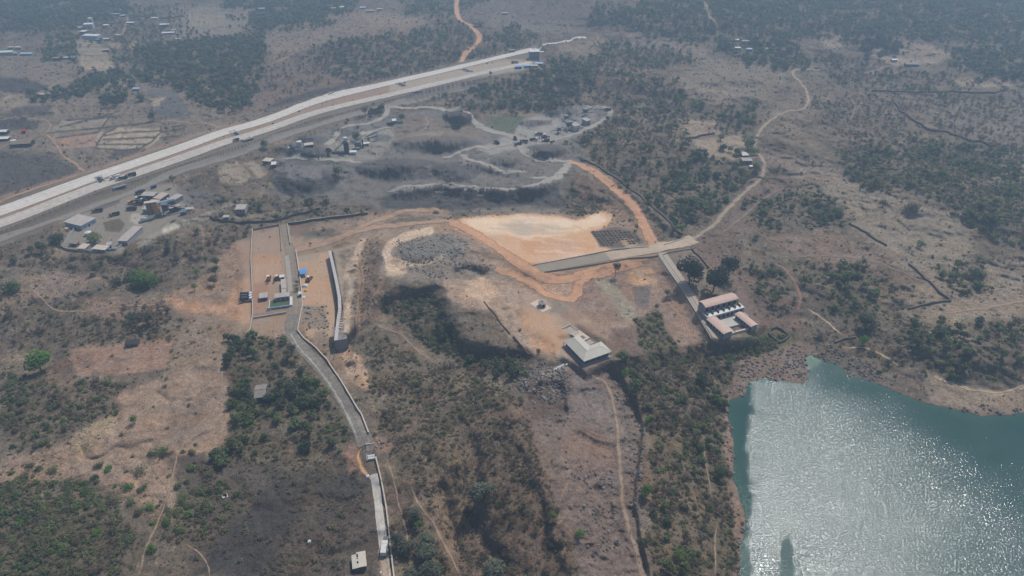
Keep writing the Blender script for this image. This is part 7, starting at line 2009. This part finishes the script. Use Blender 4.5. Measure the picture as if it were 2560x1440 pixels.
# countable bushes of the bare slope at the lower left
HB = [(112, 1110, 2.2), (75, 1164, 2.0), (98, 1172, 2.0), (32, 1184, 1.8), (130, 1180, 3.4), (178, 1210, 2.6), (247, 1166, 2.4), (273, 1174, 2.4), (237, 1198, 2.2), (230, 1230, 3.0), (350, 1180, 3.8), (320, 1220, 3.2), (358, 1222, 2.6), (285, 1256, 4.2), (333, 1256, 2.8), (375, 1268, 3.0), (257, 1278, 2.4), (347, 1284, 2.2), (393, 1134, 3.4), (410, 1126, 2.4), (375, 1136, 1.8), (478, 1134, 2.2), (460, 1131, 1.8), (478, 1172, 2.2), (443, 1218, 2.2), (522, 1190, 3.0), (283, 1334, 2.4), (240, 1336, 2.2), (325, 1350, 2.4), (332, 1142, 1.2), (317, 1180, 1.2), (287, 1216, 1.2), (422, 1192, 1.2), (392, 1196, .9), (401, 1254, 1.0), (383, 1018, 1.0), (412, 968, 1.4), (418, 945, 1.2), (405, 942, 1.0), (383, 1310, 1.6), (415, 1305, 2.8), (428, 1345, 1.6), (455, 1330, 2.6), (380, 1375, 2.6), (455, 1250, 4.0), (480, 1262, 3.4), (440, 1285, 3.0), (470, 1288, 2.6), (500, 1232, 3.0), (515, 1262, 2.6), (470, 1205, 1.8), (120, 1236, 2.0), (538, 898, 1.4), (525, 822, 1.4), (470, 828, 1.2)]
SH = 'sparse bushes on the bare brown slope'
for i, (x, y, r) in enumerate(HB):
    src = SRC[['green_shrub', 'olive_shrub', 'green_shrub', 'bright_shrub'][i % 4]][1]
    big = r > 2.1
    me = src[i % len(src)]
    if big:
        rr = random.Random(i); V_, F_ = crown_geo(rr, 340, r, r * .6, r * .42, .5, 8)
        me = new_mesh('bush', V_, F_, [L_GREEN, L_OLIVE, L_GREEN, L_BRIGHT][i % 4])
    o = link('bush', me); o.location = tuple(G(x, y)); o.rotation_euler = (0, 0, RND.uniform(0, 6))
    if not big: o.scale = (r, r, r * .9)
    if x > 430: tag(o, 'rounded %s green bush right of the forked footpath on the bare slope' % ('broad' if big else 'small'), 'bush', SH + (' right of the path, broad' if big else ' right of the path, small'))
    elif y > 1240: tag(o, 'rounded %s green bush left of the path fork near the thick scrub' % ('broad' if big else 'small'), 'bush', SH + (' near the scrub, broad' if big else ' near the scrub, small'))
    else: tag(o, 'rounded %s green bush on the open bare slope left of the footpath' % ('broad' if big else 'small'), 'bush', SH + (' left of the path, broad' if big else ' left of the path, small'))

# ------------------------------------------------------------------ the scattered rest
AREAS = [('close to the lake shore below the pink roofed buildings', lambda x, y: 1730 < x < 1860 and y > 900),
         ('in the orchard above the blue walled house', lambda x, y: 560 < x < 800 and 840 < y < 960),
         ('in the orchard between the blue walled house and curving road', lambda x, y: 690 < x < 900 and 1000 < y < 1165),
         ('in the orchard corner nearest the burnt ground', lambda x, y: 520 < x < 690 and 1010 < y < 1165),
         ('in the thicket above the far lake shore', lambda x, y: x > 2180 and 770 < y < 990),
         ('beside the corner of the slanting field wall', lambda x, y: x > 2240 and 600 < y <= 770),
         ('in the shrub belt at the right edge of the picture', lambda x, y: x > 2060 and 340 < y < 600),
         ('between the curving red tractor track and the pink roofed block', lambda x, y: 1850 < x < 2010 and 620 < y < 800),
         ('in the hollow between the tractor tracks and the lake head', lambda x, y: 2000 <= x < 2240 and 620 < y < 880),
         ('in the shrub belt below the hill road', lambda x, y: 1840 < x < 2140 and 440 < y < 620),
         ('in the grove between the farmhouse and the orange road', lambda x, y: 1640 < x < 1900 and 380 < y < 600),
         ('in the bare woodland beside the long dark field wall', lambda x, y: x > 2060 and 200 < y <= 340),
         ('at the lower left corner of the picture', lambda x, y: x < 240 and y > 1290),
         ('in the left edge scrub above the straw patch', lambda x, y: x < 310 and 920 < y < 1140),
         ('near the bottom edge on the brown hill', lambda x, y: 960 < x < 1460 and y > 1290),
         ('in the deep gully of the brown hill', lambda x, y: 1130 < x < 1260 and 1040 < y <= 1290),
         ('on the dark scarp under the bare plateau', lambda x, y: 940 < x < 1340 and 700 < y < 930),
         ('among the rubble field below the L shaped house', lambda x, y: 1270 < x < 1450 and 895 < y < 1030),
         ('on the stony point at the lake head', lambda x, y: 1810 < x < 2040 and 840 < y < 970),
         ('on the knoll inside the cream loop track', lambda x, y: 940 < x < 1240 and 570 < y <= 700),
         ('in the raked yard below the blue shelter', lambda x, y: 740 < x < 840 and 640 < y < 880),
         ('left of the motorway among the village and fields', lambda x, y: x < 1280 and y < 560 and y < 560 - x * .34),
         ('on the far hills at the top of the picture', lambda x, y: y < 190),
         ('around the quarry', lambda x, y: x < 1480 and y < 540),
         ('on the wooded slope right of the quarry', lambda x, y: x < 1880 and y < 600),
         ('on the right hand slopes above the lake', lambda x, y: x >= 1850 and y < 1040),
         ('on the strip between the rubble track and the lake', lambda x, y: x > 1545 and y > 640),
         ('in the orchard around the blue walled house', lambda x, y: 560 < x < 900 and 840 < y < 1165),
         ('in the scrub at the lower left', lambda x, y: x < 470 and y > 900),
         ('on the burnt ground left of the white road', lambda x, y: x < 960 and y > 1120),
         ('on the brown hill in the lower middle', lambda x, y: x < 1640 and y > 960),
         ('on the cliff and gully below the plateau', lambda x, y: 880 < x < 1640 and y > 700),
         ('between the plant and the walled yard', lambda x, y: True)]
LBL = dict(green_tree=('leafy green tree', 'tree', 'green trees'), dark_tree=('dark leafy tree', 'tree', 'dark trees'), bare_tree=('grey brown leafless tree', 'tree', 'bare trees'), green_shrub=('green shrub', 'shrub', 'green shrubs'),
           olive_shrub=('olive shrub', 'shrub', 'olive shrubs'), bright_shrub=('bright green shrub', 'shrub', 'bright shrubs'), dry_shrub=('dry brown shrub', 'shrub', 'dry shrubs'), boulder=('grey boulder', 'boulder', 'grey boulders'), dark_boulder=('dark boulder', 'boulder', 'dark boulders'))
QUOTA = dict(green_tree=120, dark_tree=70, bare_tree=90, green_shrub=70, olive_shrub=90, bright_shrub=20, dry_shrub=110, boulder=160, dark_boulder=130, tuft=0, dark_tuft=0)

def gn_scatter(name, kind, P, s, rot, label, cat):
    col, L = SRC[kind]
    me = bpy.data.meshes.new(name); me.vertices.add(len(P)); me.vertices.foreach_set('co', P.astype(np.float32).ravel())
    a = me.attributes.new('siz', 'FLOAT_VECTOR', 'POINT'); a.data.foreach_set('vector', s.astype(np.float32).ravel())
    a = me.attributes.new('trn', 'FLOAT_VECTOR', 'POINT'); a.data.foreach_set('vector', rot.astype(np.float32).ravel())
    a = me.attributes.new('pick', 'INT', 'POINT'); a.data.foreach_set('value', NR.randint(0, len(L), len(P)).astype(np.int32))
    o = link(name, me); tag(o, label, cat, None, 'stuff')
    ng = bpy.data.node_groups.new(name, 'GeometryNodeTree')
    ng.interface.new_socket('Geometry', in_out='INPUT', socket_type='NodeSocketGeometry'); ng.interface.new_socket('Geometry', in_out='OUTPUT', socket_type='NodeSocketGeometry')
    N = ng.nodes; K = ng.links
    gi = N.new('NodeGroupInput'); go = N.new('NodeGroupOutput'); ip = N.new('GeometryNodeInstanceOnPoints'); ci = N.new('GeometryNodeCollectionInfo')
    ci.inputs[0].default_value = col; ci.inputs[1].default_value = True; ci.inputs[2].default_value = True
    mp_ = N.new('GeometryNodeMeshToPoints')
    K.new(gi.outputs[0], mp_.inputs[0]); K.new(mp_.outputs[0], ip.inputs['Points']); K.new(ci.outputs[0], ip.inputs['Instance']); ip.inputs['Pick Instance'].default_value = True
    for nm, ty, sk in (('siz', 'FLOAT_VECTOR', 'Scale'), ('trn', 'FLOAT_VECTOR', 'Rotation'), ('pick', 'INT', 'Instance Index')):
        na = N.new('GeometryNodeInputNamedAttribute'); na.data_type = ty; na.inputs[0].default_value = nm
        src = na.outputs[0]
        if sk == 'Rotation':
            er = N.new('FunctionNodeEulerToRotation'); K.new(src, er.inputs[0]); src = er.outputs[0]
        K.new(src, ip.inputs[sk])
    K.new(ip.outputs[0], go.inputs[0])
    mod = o.modifiers.new('scatter', 'NODES'); mod.node_group = ng
    return o

for k in KINDS:
    P, px_, py_, s = PTS[k]
    if not len(P): continue
    inview = (px_ > 6) & (px_ < 2554) & (py_ > 8) & (py_ < 1432)
    app = s * FPX / (P[:, 1] * _cp + (HC - P[:, 2]) * _sp) * inview
    order = np.argsort(-app); q = QUOTA[k]
    solo = order[:q]; rest = order[q:]
    rz_ = NR.rand(len(P)) * 6.283
    if k in LBL:
        lb, cat, grp = LBL[k]; srcs = SRC[k][1]
        for n_, i in enumerate(solo):
            if app[i] <= 0: continue
            ar = next(a for a, f in AREAS if f(px_[i], py_[i]))
            o = link(k, srcs[n_ % len(srcs)]); z0 = .0 if 'boulder' in k else -.05
            o.location = (float(P[i, 0]), float(P[i, 1]), float(P[i, 2]) + z0); o.rotation_euler = (0, 0, float(rz_[i])); e = float(s[i])
            o.scale = (e, e, e * float(NR.uniform(.8, 1.15)))
            tag(o, lb + ' ' + ar, cat, grp + ' ' + ar)
    if len(rest):
        S3 = np.stack([s[rest]] * 3, -1); S3[:, 2] *= NR.uniform(.75, 1.2, len(rest))
        R3 = np.zeros((len(rest), 3)); R3[:, 2] = rz_[rest]
        if 'boulder' in k: R3[:, 0] = NR.uniform(-.4, .4, len(rest))
        nm = {'tuft': 'dry_grass', 'dark_tuft': 'weeds', 'dry_shrub': 'dry_undergrowth', 'olive_shrub': 'olive_undergrowth', 'green_shrub': 'green_undergrowth', 'bright_shrub': 'fresh_undergrowth', 'bare_tree': 'bare_woodland', 'green_tree': 'green_woodland', 'dark_tree': 'dark_woodland', 'boulder': 'grey_rubble', 'dark_boulder': 'dark_rubble'}[k]
        gn_scatter(nm, k, P[rest], S3, R3, {'tuft': 'dry straw grass tufts scattered over the open ground', 'dark_tuft': 'low brown weeds scattered over the open ground', 'dry_shrub': 'dry leafless brown undergrowth covering the slopes', 'olive_shrub': 'dull olive undergrowth covering the slopes', 'green_shrub': 'green undergrowth in the denser scrub', 'bright_shrub': 'fresh green undergrowth in small patches', 'bare_tree': 'leafless woodland covering the hills', 'green_tree': 'green woodland covering the hills and hollows', 'dark_tree': 'dark green woodland in the valleys', 'boulder': 'loose grey rubble and stones', 'dark_boulder': 'loose dark rubble and stones'}[k], nm.replace('_', ' ').split()[-1])

# ------------------------------------------------------------------ haze
hz = MB().box(-6000, -900, -17, 6000, 7000, HC + 12).build('haze', None)
hm = bpy.data.materials.new('haze_air'); hm.use_nodes = True
hn = hm.node_tree; hn.nodes.remove(hn.nodes['Principled BSDF'])
pv = hn.nodes.new('ShaderNodeVolumePrincipled'); pv.inputs['Color'].default_value = (.56, .77, 1.0, 1); pv.inputs['Density'].default_value = .00033; pv.inputs['Anisotropy'].default_value = .2
hn.links.new(pv.outputs[0], hn.nodes['Material Output'].inputs['Volume'])
hz.data.materials.append(hm); hz['kind'] = 'stuff'
tag(hz, 'thin pale blue haze over the whole valley', 'haze')
